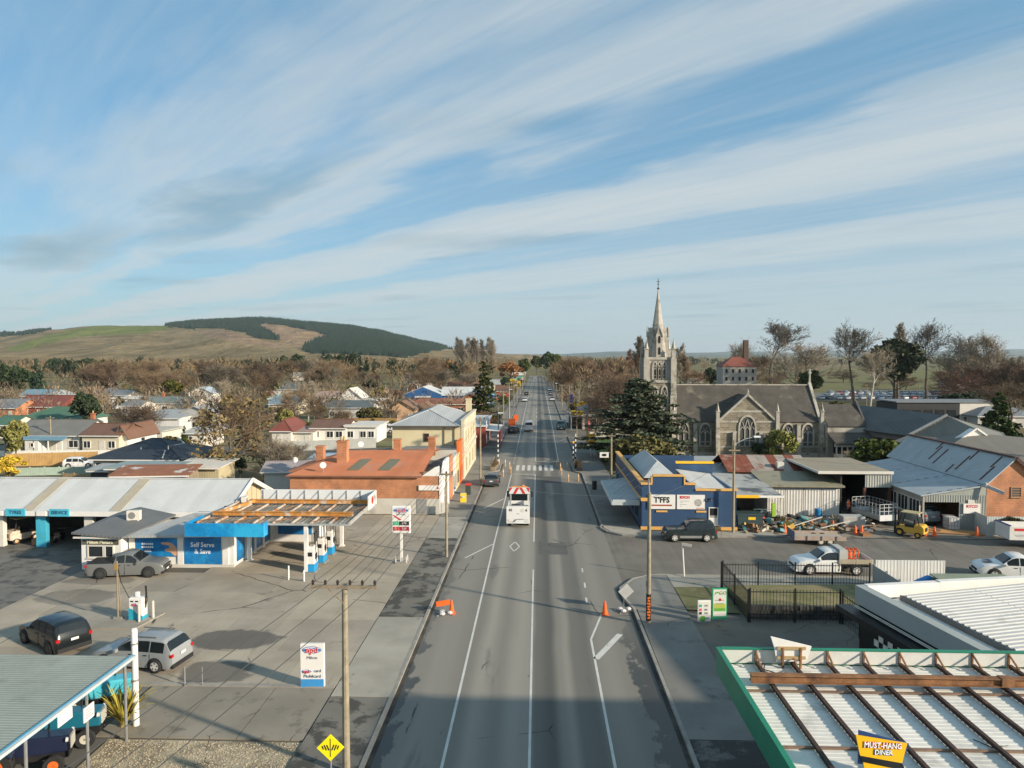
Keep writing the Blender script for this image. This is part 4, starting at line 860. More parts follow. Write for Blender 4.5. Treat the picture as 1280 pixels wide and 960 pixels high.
def darkshed():
    t=thing('machinery_shed','deep dark open fronted shed with a flat tan roof and ribbed panel at right','shed',(0,0,0))
    x0,x1,y0,y1,h=30.2,34.9,71.6,81,4.45
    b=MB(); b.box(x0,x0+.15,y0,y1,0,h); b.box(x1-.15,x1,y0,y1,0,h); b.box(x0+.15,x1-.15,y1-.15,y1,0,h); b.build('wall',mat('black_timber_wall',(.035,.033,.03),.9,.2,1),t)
    q=MB(); q.slab((27.9,y0-.4,h+.05),(x1+.2,y0-.4,h+.05),(x1+.2,y1,h+.02),(27.9,y1,h+.02),.14); q.build('roof',mat('tan_membrane',(.27,.235,.17),.8,.1,.6),t)
    b=MB(); b.box(27.8,x1+.25,y0-.52,y0-.41,h-.2,h+.08); b.beam((27.82,y0-.4,h-.05),(27.82,y1,h-.05),.1,.22); b.build('barge_board',OFFW,t)
    b=MB(); b.box(x1-2.4,x1+.15,y0-.3,y0-.2,2.9,h-.2); b.ribs((x1-2.4,y0-.31,2.9),(x1+.15,y0-.31,2.9),(x1+.15,y0-.31,h-.2),(x1-2.4,y0-.31,h-.2),.25,.04); b.build('ribbed_panel',mat('dusty_ribbed_steel',(.42,.42,.38),.6,.1,.6),t)
    for X in (x1-2.4,x1+.05):
        b=MB(); b.box(X-.12,X+.12,y0-.25,y0-.0,0,2.85); b.build('post',mat('red_brown_post',(.12,.05,.035),.8),t)
darkshed()
t=thing('carport','low scrap carport with a yellow front beam against the blue shop','carport',(0,0,0))
q=MB(); q.slab((18.2,66.6,3.0),(22.8,66.6,2.95),(22.8,75.5,3.4),(18.2,75.5,3.6),.08); q.build('roof',mat('patchy_iron',(.33,.33,.31),.6,.2,.7,col2=(.08,.085,.09),t2=(.5,.6),s2=.4),t)
b=MB(); b.box(18.2,20.6,66.45,66.58,2.72,2.98); b.build('beam',mat('bright_amber_trim',(.85,.47,.02)),t); b=MB(); b.box(20.62,22.9,66.45,66.58,2.75,2.95); b.build('beam',WHITE,t)
for X in (22.7,):
    b=MB(); b.box(X-.1,X+.1,66.5,66.7,0,2.7); b.build('post',OFFW,t)
b=MB(); b.box(18.2,22.8,75,75.2,0,3.3); b.build('rear_wall',mat('dim_board_wall',(.16,.145,.12),.9,.2,1),t)
def brickshed():
    t=thing('brick_garage','salmon brick gabled garage with a streaked pale iron roof and a lean-to workshop','garage',(0,0,0))
    xa,xb,y0,y1=41.0,46.0,66,84; xr=43.4; he,hr=4.35,6.6
    b=MB(); b.prism([(xa,0),(xb,0),(xb,he),(xr,hr),(xa,he)],'y',y0,y0+.3); b.box(xa,xa+.3,y0+.3,y1,0,he-.1); b.box(xb-.3,xb,y0+.3,y1,0,he-.1); b.prism([(xa,0),(xb,0),(xb,he),(xr,hr),(xa,he)],'y',y1,y1+.3); b.build('brick_wall',BRICKO,t)
    st=mat('streaked_pale_iron',(.38,.41,.42),.6,.08,.5,col2=(.32,.35,.36),wave=('Y',.3),spec=.15)
    q=MB(); q.slab((xa-.25,y1+.3,he-.15),(xa-.25,y0-.25,he-.15),(xr,y0-.25,hr+.08),(xr,y1+.3,hr+.08),.1); q.slab((xb+.35,y0-.25,he-.25),(xb+.35,y1+.3,he-.25),(xr,y1+.3,hr+.08),(xr,y0-.25,hr+.08),.1); r=q.build('roof',st,t)
    q=MB(); q.beam((xr,y0-.3,hr+.15),(xr,y1+.3,hr+.15),.4,.12); q.beam((xr,y0-.3,hr+.04),(xb+.4,y0-.3,he-.25),.12,.3); q.build('ridge_cap',mat('dark_red_cap',(.07,.035,.03),.7),r)
    sk=mat('rust_streak',(.10,.04,.035),.8,.3,3)
    def on(u,v): # on the left slope: u along y, v up the slope
        return (xa-.25+(xr-xa+.25)*v,y0-.25+u,he-.15+(hr-he+.23)*v+.012)
    for u,v,w in ((1.2,.1,.5),(1.6,.55,.4),(5.6,.2,.55),(5.2,.62,.35),(6.5,.05,.3),(9.6,.2,.6),(10.9,.3,.55),(11.4,.7,.3)):
        q=MB(); a,b_=on(u,v),on(u+.28,min(1,v+w)); q.add([on(u,v),on(u+.28,v),on(u+.3,min(.98,v+w)),on(u+.02,min(.98,v+w))],[(3,2,1,0)]); q.build('rust_streak',sk,r)
    window(t,(43.6,y0-.005,3.05),.95,.95,0,1,4,mat('sill_tan',(.36,.2,.11),.8),gm=mat('louvre_grey',(.07,.07,.065),.7))
    b=MB(); b.box(45.0,45.1,y0-.1,y0-.01,0,2.9); b.box(45.1,49,y0-.1,y0-.01,2.8,2.92); b.build('pipe',WHITE,t)
    # lean-to
    la=35.3; q=MB(); q.slab((la-.3,y0-.2,3.2),(xa-.28,y0-.2,4.15),(xa-.28,y1-1,4.15),(la-.3,y1-1,3.2),.1); l=q.build('lean_to_roof',st,t)
    for y in (66.0,71.5,77):
        for i in range(6):
            X=la+.4+i*.9; f=(X-la+.3)/(xa-.28-la+.3); q=MB(); z=3.2+.95*f+.012; z2=3.2+.95*(f+.08)+.012; q.add([(X,y,z),(X+.55,y,z2),(X+.55,y+.16,z2),(X,y+.16,z)],[(0,1,2,3)]); q.build('rust_streak',sk,l)
    b=MB(); b.box(la,la+.15,y0,y0+.2,0,3.1); b.box(la,la+.12,y0+.2,y1-1,0,1.1); b.box(la,la+.12,y0+.2,y1-1,2.6,3.05); b.box(la+.15,xa,y1-1.2,y1-1,0,3.1); b.build('lean_to_wall',mat('dusty_boards',(.33,.31,.27),.8,.15,1),t)
    for i in range(6): window(t,(la+.06,y0+1.5+2.1*i,1.1),1.9,1.5,-PI/2,3,1,OFFW)
    b=MB(); b.box(la+.15,xa,y0+.02,y0+.12,2.55,3.15); b.prism([(la+.15,3.151),(xa,3.151),(xa,4.05)],'y',y0+.02,y0+.12); b.ribs((la+.15,y0+.015,2.55),(xa,y0+.015,2.55),(xa,y0+.015,3.2),(la+.15,y0+.015,3.2),.22,.03); b.box(38.6,xa,y0+.02,y0+.12,0,2.545); b.ribs((38.6,y0+.015,.02),(xa,y0+.015,.02),(xa,y0+.015,2.5),(38.6,y0+.015,2.5),.22,.03); b.build('ribbed_wall',mat('grey_green_ribbed',(.30,.32,.29),.6,.12,.7),t)
    b=MB(); b.box(38.9,40.4,y0-.12,y0-.03,1.55,2.45); o=b.build('sign_board',WHITE,t); text(o,'RYCO',.36,(39.65,y0-.125,2.2),RED,sx=1.05,bold=.015); b=MB(); b.box(39.3,39.9,y0-.1,y0-.03,2.46,2.8); b.build('upper_plate',OFFW,t)
    b=MB(); b.beam((40.6,y0-.15,4.2),(41.9,y0-1.0,3.6),.25,.3); b.lathe([(.12,-.2),(.12,.2)],8,(40.7,y0-.3,4.25)); b.build('flood_lamp',mat('lamp_grey',(.40,.43,.43),.5),t)
brickshed()
# corrugated fence by the brick garage
def panelfence(name,label,pts,h,m,step,posts=None,group=None,z=0,gap=.02,pm=None):
    t=thing(name,label,'fence',(pts[0][0],pts[0][1],z),0,group); o=Vector((*pts[0],0)); first={}
    for p,q in zip(pts,pts[1:]):
        p=Vector((*p,0))-o; q=Vector((*q,0))-o; L=(q-p).length; n=max(1,round(L/step)); a=math.atan2(q.y-p.y,q.x-p.x); w=L/n
        if (round(w,3)) not in first:
            b=MB(); b.box(gap/2,w-gap/2,-.02,.02,.05,h)
            if w>.6: b.ribs((gap/2,-.025,.05),(w-gap/2,-.025,.05),(w-gap/2,-.025,h),(gap/2,-.025,h),.2 if w<3 else .3,.012)
            first[round(w,3)]=(b.mesh('panel',m),)
        for i in range(n):
            c=bpy.data.objects.new('panel',first[round(w,3)][0]); C.objects.link(c); c.parent=t; c.location=p+(q-p)*i/n; c.rotation_euler=(0,0,a)
        if posts:
            for i in range(n+1):
                if 'post' not in first:
                    b=MB(); b.box(-.06,.06,.03,.15,0,h+.08); first['post']=b.mesh('post',pm or m)
                c=bpy.data.objects.new('post',first['post']); C.objects.link(c); c.parent=t; c.location=p+(q-p)*i/n; c.rotation_euler=(0,0,a)
    return t
FEN=mat('pale_blue_grey_sheet',(.44,.47,.46),.55,.08,.6)
panelfence('sheet_fence','pale ribbed sheet fence in front of the brick garage',[(40.3,68.4),(39.7,63.8),(52,63.8)],1.75,FEN,1.1)
# === white roofed diner and rusty green canopy (near right)
def diner():
    t=thing('diner','black walled diner with a wide white ribbed roof and parapets','restaurant',(16.45,36.4,0),R(10))
    x0,y0,x1,y1,h=0,-20,30,0,3.65
    b=MB(); b.box(x0,x0+.25,y0,y1,0,h-.32); b.build('black_wall',mat('diner_black',(.010,.011,.012),.4,.2,1),t)
    b=MB(); b.box(x0+.25,x1,y1-.25,y1,0,h-.05); b.box(x1-.25,x1,y0,y1-.25,0,h-.1); b.build('rear_wall',OFFW,t)
    b=MB(); b.box(x0-.15,x0+.35,y0,y1+.2,h-.3,h+.6); b.build('side_fascia',mat('shaded_white_fascia',(.33,.36,.345),.6,.05,.5),t)  # white fascia, its shade away from the sun put into the grey colour
    b=MB(); b.box(x0-.9,x0-.16,y0,y1+.6,h-.62,h-.52); b.box(x0-.95,x0-.88,y0,y1+.62,h-.8,h-.5); b.build('black_awning',mat('diner_black',(.01,.011,.012)),t)
    for dz,dx in ((0,.02),(.1,.05)):
        q=MB(); q.tube((x0-.25-dx,y0,h-.36-dz*.6),(x0-.25-dx,y1,h-.36-dz*.6),.025); q.build('conduit',OFFW,t)
    # parapet along the back, in steps
    for a,e,z in ((x0+.36,4.4,.62),(4.41,12.4,.66),(12.41,15.8,.85),(15.81,x1,1.25)):
        b=MB(); b.box(a,e,y1-.1,y1+.25,h-.6,h+z); b.build('rear_parapet',WHITE,t)
    wr=mat('white_roof_sheet',(.52,.52,.50),.7,.08,.6,col2=(.40,.40,.38),t2=(.55,.7))
    q=MB(); q.slab((x0+.36,y0,h-.05),(x0+1.9,y0,h-.05),(x0+1.9,y1-.12,h-.05),(x0+.36,y1-.12,h-.05),.1); q.build('box_gutter',WHITE,t)
    for i in range(7):
        a=x0+1.92+i*3.8; e=a+3.78; s=lambda X:h+.15+ (X-x0)*.045
        q=MB(); q.slab((a,y0,s(a)),(e,y0,s(e)),(e,y1-.6,s(e)),(a,y1-.6,s(a)),.05); q.ribs((a,y1-.6,s(a)+.004),(a,y0,s(a)+.004),(e,y0,s(e)+.004),(e,y1-.6,s(e)+.004),.34,.05) ; q.build('roof_sheet',wr,t)
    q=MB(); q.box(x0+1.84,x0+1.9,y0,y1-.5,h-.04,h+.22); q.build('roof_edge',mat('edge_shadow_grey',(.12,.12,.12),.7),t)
    # checker board, menu frame and small signs on the black wall
    ck=t; X=x0-.012
    for j in range(4):
        for i in range(6):
            if (i+j)%2==0 and not (j==0 and i>3): 
                b=MB(); b.box(X-.02,X,-1.2-.34*(i+1),-1.2-.34*i,2.65-.32*(j+1),2.65-.32*j); b.build('checker_square',WHITE,t)
    b=MB(); 
    for a,e,c,d in ((-3.3,-3.15,.1,1.35),(-1.25,-1.1,.1,1.35),(-3.15,-1.25,1.22,1.35),(-3.15,-1.25,.1,.2)): b.box(X-.06,X,a,e,c,d)
    o=b.build('menu_frame',OFFW,t); b=MB(); b.box(X-.03,X,-3.14,-1.26,.21,1.21); b.build('menu_board',BLACK,o)
    for k in range(6):
        b=MB(); b.box(X-.036,X-.031,-2.95,-2.95+rnd.uniform(.8,1.5),.32+.14*k,.36+.14*k); b.build('print_line',mat('chalk_grey',(.4,.4,.38),.8),o)
    b=MB(); b.box(X-.05,X,-4.6,-4.2,1.9,2.15); b.build('wall_lamp',OFFW,t)
    b=MB(); b.box(X-.06,X,-6.7,-5.5,1.15,1.75); b.build('small_sign',mat('sign_green',(.05,.35,.06),.5),t); b=MB(); b.lathe([(.2,X-.075),(.2,X-.061)],10,(0,-6.0,1.45),axis='x'); b.build('badge',YELLOW,t)
    b=MB(); b.box(X-.06,X,-7.1,-5.9,1.8,2.15); b.build('small_sign',RED,t)
diner()
GRN=mat('canopy_green',(.012,.20,.11),.4,.12,.8,col2=(.02,.26,.15))
def green_canopy():
    t=thing('green_canopy','large green edged canopy near right with rusty beams over white roof sheets','canopy',(0,0,0))
    x0,x1,y0,y1,z=6.5,24.3,7.5,25.55,4.85
    n=14; dx=(x1-x0)/n; sh=mat('canopy_white_sheet',(.66,.64,.58),.7,.1,.6,col2=(.42,.41,.37),t2=(.56,.72),s2=.5)
    ys=[y0,13.2,16.6,20.0,23.4,y1]
    for i in range(n):
        a=x0+.1+i*dx
        for p,q in zip(ys,ys[1:]):
            b=MB(); b.box(a+.01,a+dx-.01,p+.01,q-.01,z-.03,z); b.ribs((a+.01,q-.01,z+.004),(a+.01,p+.01,z+.004),(a+dx-.01,p+.01,z+.004),(a+dx-.01,q-.01,z+.004),.2,.012); b.build('roof_sheet',sh,t)
    dkr=mat('dark_rust',(.055,.032,.025),.8,.3,2,col2=(.20,.09,.045),t2=(.58,.7),s2=2)
    for i in range(1,n+1):
        X=x0+.1+i*dx; b=MB(); b.box(X-.035,X+.035,y0,y1-.1,z+.03,z+.15); b.box(X-.06,X+.06,y0,y1-.1,z+.151,z+.17); b.build('rafter',dkr,t)
    for Y in ys[1:-1]:
        b=MB(); b.box(x0+.1,x1,Y-.04,Y+.04,z+.024,z+.075); b.build('purlin',mat('rust_purlin',(.20,.13,.09),.8,.3,2),t)
    for Y in (23.7,):
        b=MB(); b.box(x0+.65,x1,Y-.04,Y+.04,z+.24,z+.45); b.box(x0+.65,x1,Y-.13,Y+.13,z+.451,z+.48); b.box(x0+.65,x1,Y-.17,Y+.17,z+.225,z+.24); b.build('main_beam',RUST,t)
        b=MB(); b.box(15.3,15.7,Y-.15,Y+.15,z+.24,z+.50); b.build('splice_plate',RUST,t)
    b=MB(); b.box(x0,x0+.09,y0,y1+.1,z-.35,z+.55); b.box(x0-.02,x0+.14,y0,y1+.1,z+.551,z+.58); b.build('side_fascia',GRN,t)
    b=MB(); b.box(x0+.1,x1,y1+.02,y1+.1,z-.35,z+.55); b.box(x0+.15,x1,y1-.06,y1+.12,z+.551,z+.585); b.build('rear_fascia',GRN,t)
    for i in range(n):
        a=x0+.12+i*dx; b=MB(); b.box(a+.04,a+dx-.04,y1-.02,y1+.015,z+.05,z+.53); b.build('fascia_panel',mat('fascia_cream',(.58,.57,.53),.6,.08,1.5,col2=(.4,.36,.3),t2=(.6,.7)),t)
        b=MB(); b.beam((a+dx-.02,y1-.6,z+.2),(a+dx-.02,y1-.05,z+.5),.05,.05); b.box(a+dx-.05,a+dx+.01,y1-.07,y1-.022,z,z+.54); b.build('fascia_stay',RUST,t)
    b=MB(); b.path([(8.2,25.5,z+.05),(8.0,25.0,z+.06),(8.4,24.7,z+.05),(8.8,24.95,z+.06)],.02); b.path([(12.6,20.6,z+.05),(12.9,20.1,z+.06),(13.4,20.3,z+.05)],.015); b.build('loose_cable',BLACK,t)
    for X,Y in ((9.5,24),(9.5,12),(20,24),(20,12)):
        b=MB(); b.box(X-.12,X+.12,Y-.12,Y+.12,0.03,z-.03); b.build('column',OFFW,t)
    return t
green_canopy()
def diner_sign():
    t=thing('diner_sign','tilted yellow MUST-HANG DINER board with blue and black backing on the green canopy','sign',(9.05,18.6,4.95))
    def sh(pts,a,e,m,nm,p=t):
        b=MB(); b.prism(pts,'y',a,e); return b.build(nm,m,p)
    o=sh([(-.70,1.10),(.62,.90),(.50,.38),(-.58,.56)],-.05,0,mat('diner_yellow',(.80,.45,.01),.4,.06,1),'name_panel')
    sh([(-.60,1.2),(.70,.86),(.66,.7),(.5,.3),(-.6,.3)],.02,.06,mat('diner_blue',(.012,.05,.17),.4),'rear_panel')
    sh([(-.58,.555),(.5,.375),(.6,.18),(-.52,.40)],-.06,.01,mat('diner_dark',(.01,.012,.015),.4),'black_band')
    sh([(-.5,.39),(.42,.23),(.3,-.05),(-.42,-.05)],-.05,0,mat('diner_yellow',(.8,.45,.01)),'lower_panel')
    text(o,'MUST-HANG',.215,(-.02,-.058,.84),RED,(PI/2,.03,0),bold=.012,sx=.80); text(o,'MUST-HANG',.21,(-.01,-.066,.845),mat('white_print',(.85,.86,.88)),(PI/2,.03,0),bold=.003,sx=.80)
    text(o,'DINER',.185,(0,-.058,.655),mat('navy_ink',(.01,.05,.12)),(PI/2,.03,0),bold=.012,sx=.9); text(o,'DINER',.18,(.01,-.066,.66),mat('white_print',(.85,.86,.88)),(PI/2,.03,0),bold=.002,sx=.9)
    for x in (-.3,.3):
        b=MB(); b.tube((x,.1,-.3),(x,.1,.8),.035); b.build('post',RUST,t)
diner_sign()
def back_sign():
    t=thing('blank_sign','blank white tilted board seen from behind on two rusty posts at the canopy edge','sign',(9.05,25.3,4.85))
    b=MB(); b.prism([(-.72,1.12),(-.6,.75),(-.5,.2),(.55,.25),(.72,.78)],'y',0,.05); b.build('board',WHITE,t)
    for x in (-.3,.32):
        b=MB(); b.box(x-.03,x+.03,-.09,-.01,-.2,.75); b.build('post',RUST,t)
    for z in (.38,.72):
        b=MB(); b.box(-.5,.5,-.06,-.002,z-.05,z+.05); b.build('rail',mat('tan_rail',(.40,.28,.14),.7),t)
back_sign()
# === the stone church
STONE=brickmat('rubble_stone',(.26,.225,.17),(.15,.13,.10),(.36,.325,.26),1,.9,.62,.30)
ASH=mat('dressed_stone',(.385,.36,.31),.9,.16,1.0,col2=(.17,.155,.12),t2=(.50,.68),s2=.9,bump=.2,bscale=8)
LEAD=mat('leaded_glass',(.075,.075,.072),.4,.2,3)
def arch(w,h,sp,n=7):
    """outline of a pointed window: width w, spring height sp, total height h; origin at the sill centre"""
    p=[(-w/2,0),(w/2,0),(w/2,sp)]; 
    for i in range(1,n): t=i/n; p.append((w/2*math.cos(t*PI/2)**.9,sp+(h-sp)*math.sin(t*PI/2)**.85))
    p.append((0,h))
    for i in range(n-1,0,-1): t=i/n; p.append((-w/2*math.cos(t*PI/2)**.9,sp+(h-sp)*math.sin(t*PI/2)**.85))
    p.append((-w/2,sp)); return p
def gothic(parent,x,y,z,w,h,lights=2,rz=0,hood=True):
    sp=h*.55; A=arch(w+.5,h+.3,sp+.0); B=arch(w,h,sp); f=MB(); n=len(A); o=len(f.v)
    v=[(p[0],-.16,p[1]-(.0 if i>1 else .12)) for i,p in enumerate(A)]+[(p[0],-.16,p[1]) for p in B]+[(p[0],.1,p[1]-(.0 if i>1 else .12)) for i,p in enumerate(A)]+[(p[0],.0,p[1]) for p in B]
    f.add(v,[(i,(i+1)%n,n+(i+1)%n,n+i) for i in range(n)]+[(i,2*n+i,2*n+(i+1)%n,(i+1)%n) for i in range(n)]+[(n+i,n+(i+1)%n,3*n+(i+1)%n,3*n+i) for i in range(n)])
    for i in range(1,lights):
        X=-w/2+w*i/lights; f.box(X-.07,X+.07,-.13,0,0,sp+h*.12)
    for i in range(lights):
        a=-w/2+w*i/lights; c=a+w/lights/2; k=w/lights/2
        f.beam((a,-.07,sp+.0),(c,-.07,sp+k*1.3),.1,.1); f.beam((a+2*k,-.07,sp),(c,-.07,sp+k*1.3),.1,.1)
        f.box(a+.08,a+2*k-.08,-.1,0,h*.16,h*.19)
    if lights>2:
        for s in (-1,1): f.beam((s*w/6,-.07,sp+.2),(s*w*.33,-.07,sp+(h-sp)*.62),.1,.1); f.beam((s*w/6,-.07,sp+.3),(0,-.07,h*.93),.1,.1)
    else: f.beam((0,-.07,sp+.3),(w*.2,-.07,h*.85),.08,.08); f.beam((0,-.07,sp+.3),(-w*.2,-.07,h*.85),.08,.08)
    o=f.build('window',ASH,parent,(x,y,z),rz); g=MB(); g.prism(B,'y',-.01,.05); g.build('pane',LEAD,o); return o
def pinnacle(parent,x,y,z,w,h,name='pinnacle'):
    b=MB(); a=w/2; b.box(x-a,x+a,y-a,y+a,z,z+h*.45); b.box(x-a-.08,x+a+.08,y-a-.08,y+a+.08,z+h*.45,z+h*.5)
    b.lathe([(a*1.15,z+h*.5),(a*.12,z+h*.95),(a*.3,z+h*.97),(.02,z+h)],4,(x,y,0)); return b.build(name,ASH,parent)
def church():
    t=thing('church','grey stone church with slate roof and a tall pointed spire at its left end','church',(0,0,0))
    x0,x1,y0,h,d,r=21.0,43.6,111.0,5.9,9.0,5.3
    b=MB(); b.box(x0,x1,y0,y0+d,.9,h-.35); b.build('wall',STONE,t)
    b=MB(); b.box(x0-.1,x1+.1,y0-.14,y0+d+.1,0,.9); b.box(x0,x1,y0-.07,y0+d,h-.35,h); b.box(x0,x1,y0-.08,y0-.002,1.75,1.95); b.build('stone_course',ASH,t)
    c=y0+d/2; q=MB(); k=r/(d/2); q.slab((x0+.3,y0-.25,h-.2),(x1-.3,y0-.25,h-.2),(x1-.3,c,h+r),(x0+.3,c,h+r),.15); q.slab((x1-.3,y0+d+.25,h-.2),(x0+.3,y0+d+.25,h-.2),(x0+.3,c,h+r),(x1-.3,c,h+r),.15); rf=q.build('roof',SLATE,t)
    q=MB(); q.beam((x0+.3,c,h+r+.05),(x1-.3,c,h+r+.05),.3,.18); q.build('ridge_cap',ASH,rf)
    for X in (x1-.3,):   # coped end gable
        b=MB(); b.prism([(y0-.4,h-.2),(y0+d+.4,h-.2),(c,h+r+.55)],'x',X+.02,X+.45); b.prism([(y0-.4,h-.2),(y0+d+.4,h-.2),(y0+d+.4,0),(y0-.4,0)],'x',X+.025,X+.44); b.build('end_gable',ASH,t)
    b=MB(); b.beam((x1-.05,c,h+r+.4),(x1-.05,c,h+r+2.6),.25,.25); b.box(x1-.3,x1+.2,c-.1,c+.1,h+r+1.9,h+r+2.1); b.build('gable_cross',ASH,t)
    # transept gable
    a,e,ty=27.7,36.2,109.3; m=(a+e)/2; tr=4.0
    b=MB(); b.box(a,e,ty,y0,.9,h); b.prism([(a,h),(e,h),(m,h+tr)],'y',ty,ty+.4); b.build('transept_wall',STONE,t)
    b=MB(); b.box(a-.08,e+.08,ty-.1,y0-.15,0,.9); 
    for z in (1.9,4.15,5.75): b.box(a,m-1.35,ty-.06,ty-.003,z,z+.25); b.box(m+1.35,e,ty-.06,ty-.003,z,z+.25)
    b.box(a+1.6,e-1.6,ty-.07,ty-.003,7.3,7.6); b.build('stone_course',ASH,t)
    q=MB(); q.slab((a-.2,c,h-.1),(a-.2,ty-.05,h-.1),(m,ty-.05,h+tr),(m,c,h+tr),.12); q.slab((e+.2,ty-.05,h-.1),(e+.2,c,h-.1),(m,c,h+tr),(m,ty-.05,h+tr),.12); q.build('transept_roof',SLATE,t)
    q=MB(); q.beam((a-.25,ty-.1,h-.05),(m,ty-.1,h+tr+.12),.3,.3); q.beam((e+.25,ty-.1,h-.05),(m,ty-.1,h+tr+.12),.3,.3); q.build('gable_coping',ASH,t)
    pinnacle(t,m,ty-.1,h+tr+.1,.3,.9,'gable_finial')
    gothic(t,m,ty-.01,2.2,2.25,4.4,3)
    for X in (22.7,26.0,38.7,41.7): gothic(t,X,y0-.01,2.0,1.45,3.3,2)
    # buttresses and pinnacles
    for X,Y in ((a-.25,ty-.1),(e+.25,ty-.1),(24.4,y0-.2),(40.2,y0-.2),(m-2.0,ty-.15),(m+2.0,ty-.15),(x1+.1,y0-.3),(x0+.1,y0-.2)):
        low=X in (m-2.0,m+2.0,24.4,40.2); hh=4.3 if X in (m-2.0,m+2.0) else (5.4 if low else h+.3)
        b=MB(); b.box(X-.3,X+.3,Y-.5,Y+.3,0,hh*.55); b.box(X-.26,X+.26,Y-.28,Y+.3,hh*.55,hh); b.prism([(Y-.5,hh*.55),(Y-.28,hh*.55),(Y-.28,hh*.55+.35)],'x',X-.3,X+.3); b.box(X-.36,X+.36,Y-.6,Y+.3,-.0,.85); b.build('buttress',ASH,t)
        if not low: pinnacle(t,X,Y-.0,hh,.5,2.6)
    # tower: three stages, belfry, octagon spire with lucarnes
    X0,X1,Y0,Y1=17.0,21.2,112,116.2; cx,cy=(X0+X1)/2,(Y0+Y1)/2
    b=MB(); b.box(X0,X1,Y0,Y1,0,11.7); b.build('tower_wall',STONE,t)
    b=MB(); b.box(X0+.25,X1-.25,Y0+.25,Y1-.25,12.1,15.3); b.build('belfry_wall',ASH,t)
    b=MB(); b.box(X0-.15,X1+.15,Y0-.15,Y1+.15,11.7,12.1); b.box(X0+.05,X1-.05,Y0+.05,Y1-.05,15.3,15.7); b.box(X0-.08,X1+.08,Y0-.08,Y1+.08,7.4,7.65); b.box(X0-.1,X1+.1,Y0-.1,Y1+.1,0,1.0); b.build('stone_course',ASH,t)
    for sx in (X0,X1):
        for sy in (Y0,Y1):
            b=MB(); b.box(sx-.5,sx+.5,sy-.5,sy+.5,0,9.5); b.box(sx-.42,sx+.42,sy-.42,sy+.42,9.5,15.5); b.prism([(sy-.5,9.5),(sy+.5,9.5),(sy,10.3)],'x',sx-.5,sx+.5); b.build('buttress',ASH,t); pinnacle(t,sx,sy,15.5,.6,3.1)
    for i in (-1,0,1):
        for rz,px,py in ((0,cx+i*.72,Y0+.24),(-PI/2,X0+.24,cy+i*.72),(PI/2,X1-.24,cy+i*.72)):
            q=gothic(t,px,py,12.35,.42,2.5,1,rz)
    for i in (-.5,.5): gothic(t,cx+i*1.5,Y0-.01,7.9-.1,.75,3.2,1); gothic(t,X1+.01,cy+i*1.5,7.8,.75,3.2,1,PI/2)
    b=MB(); b.lathe([(1.5,15.7),(1.42,16.4),(.82,20.7),(.86,20.72),(.86,20.95),(.80,20.97),(.05,26.4)],8,(cx,cy,0)); b.build('spire',ASH,t)
    for ang in range(4):
        an=ang*PI/2; dx,dy=math.sin(an),-math.cos(an); b=MB(); b.prism([(-.48,0),(.48,0),(.48,3.3),(0,4.7),(-.48,3.3)],'y',-.35,.75); o=b.build('lucarne',ASH,t,(cx+dx*1.25,cy+dy*1.25,15.7),an)
        for z in (.4,2.2):
            q=MB(); q.prism(arch(.32,1.15,.75),'y',-.40,-.351); q.build('louvre',DARK,o,(0,0,z))
        q=MB(); q.beam((-.56,-.4,3.2),(0,-.4,4.85),.16,.12); q.beam((.56,-.4,3.2),(0,-.4,4.85),.16,.12); q.build('gable_coping',ASH,o)
    b=MB(); b.tube((cx,cy,26.0),(cx,cy,28.1),.05); b.lathe([(.05,26.4),(.24,26.55),(.05,26.75)],8,(cx,cy,0)); b.lathe([(.04,27.15),(.17,27.25),(.04,27.35)],8,(cx,cy,0)); b.box(cx-.28,cx+.28,cy-.04,cy+.04,27.6,27.68); b.build('finial',mat('dark_iron',(.05,.05,.05),.6),t)
    # low slate wing and veranda to the right
    q=MB(); q.slab((44.1,109.2,5.2),(49.8,109.2,5.2),(49.8,113.5,8.3),(44.1,113.5,8.3),.15); q.slab((43.9,105.8,3.0),(51,105.8,3.0),(51,109.3,4.3),(43.9,109.3,4.3),.15); q.build('wing_roof',SLATE,t)
    b=MB(); b.box(44.1,49.8,109.4,117,0,5.1); b.build('wing_wall',ASH,t); b=MB(); b.box(44.1,51,106.6,106.9,0,1.3); b.box(44.1,51,106.6,106.9,2.4,2.95); b.build('veranda_wall',OFFW,t)
    for i in range(9):
        b=MB(); b.box(44.3+i*.8,44.42+i*.8,106.62,106.88,1.3,2.4); b.build('mullion',OFFW,t)
    b=MB(); b.box(44.2,51,107.4,107.5,.3,2.9); b.build('pane',DARK,t); b=MB(); b.prism([(108.9,4.4),(118,4.4),(113.5,8.9)],'x',49.9,50.2); b.build('end_gable',mat('dark_slate_gable',(.07,.07,.068),.8),t)
church()
# --- modern hall right of the church
GH=mat('grey_long_run_iron',(.13,.135,.135),.75,.06,.4,wave=('X',.4),spec=.15); GH2=mat('grey_green_long_run',(.19,.195,.178),.75,.06,.4,wave=('X',.4),spec=.15); GH3=mat('warm_grey_long_run',(.19,.178,.155),.75,.06,.4,wave=('X',.4),spec=.15)
t=thing('modern_hall','low modern hall with wide grey iron roof planes beside the church','hall',(0,0,0))
q=MB(); q.slab((47.9,113.5,4.7),(52.1,101.5,4.7),(56.4,100.0,7.7),(52.4,117,7.9),.2); q.build('roof',GH,t)
q=MB(); q.slab((52.1,101.4,4.75),(61.5,93.5,4.3),(62.8,98,5.6),(56.5,99.9,7.7),.2); q.build('gable_roof',GH2,t)
q=MB(); q.slab((56.5,99.8,7.69),(62.8,98,5.6),(66,112,5.2),(52.5,117,7.88),.2); q.build('rear_roof',GH,t)
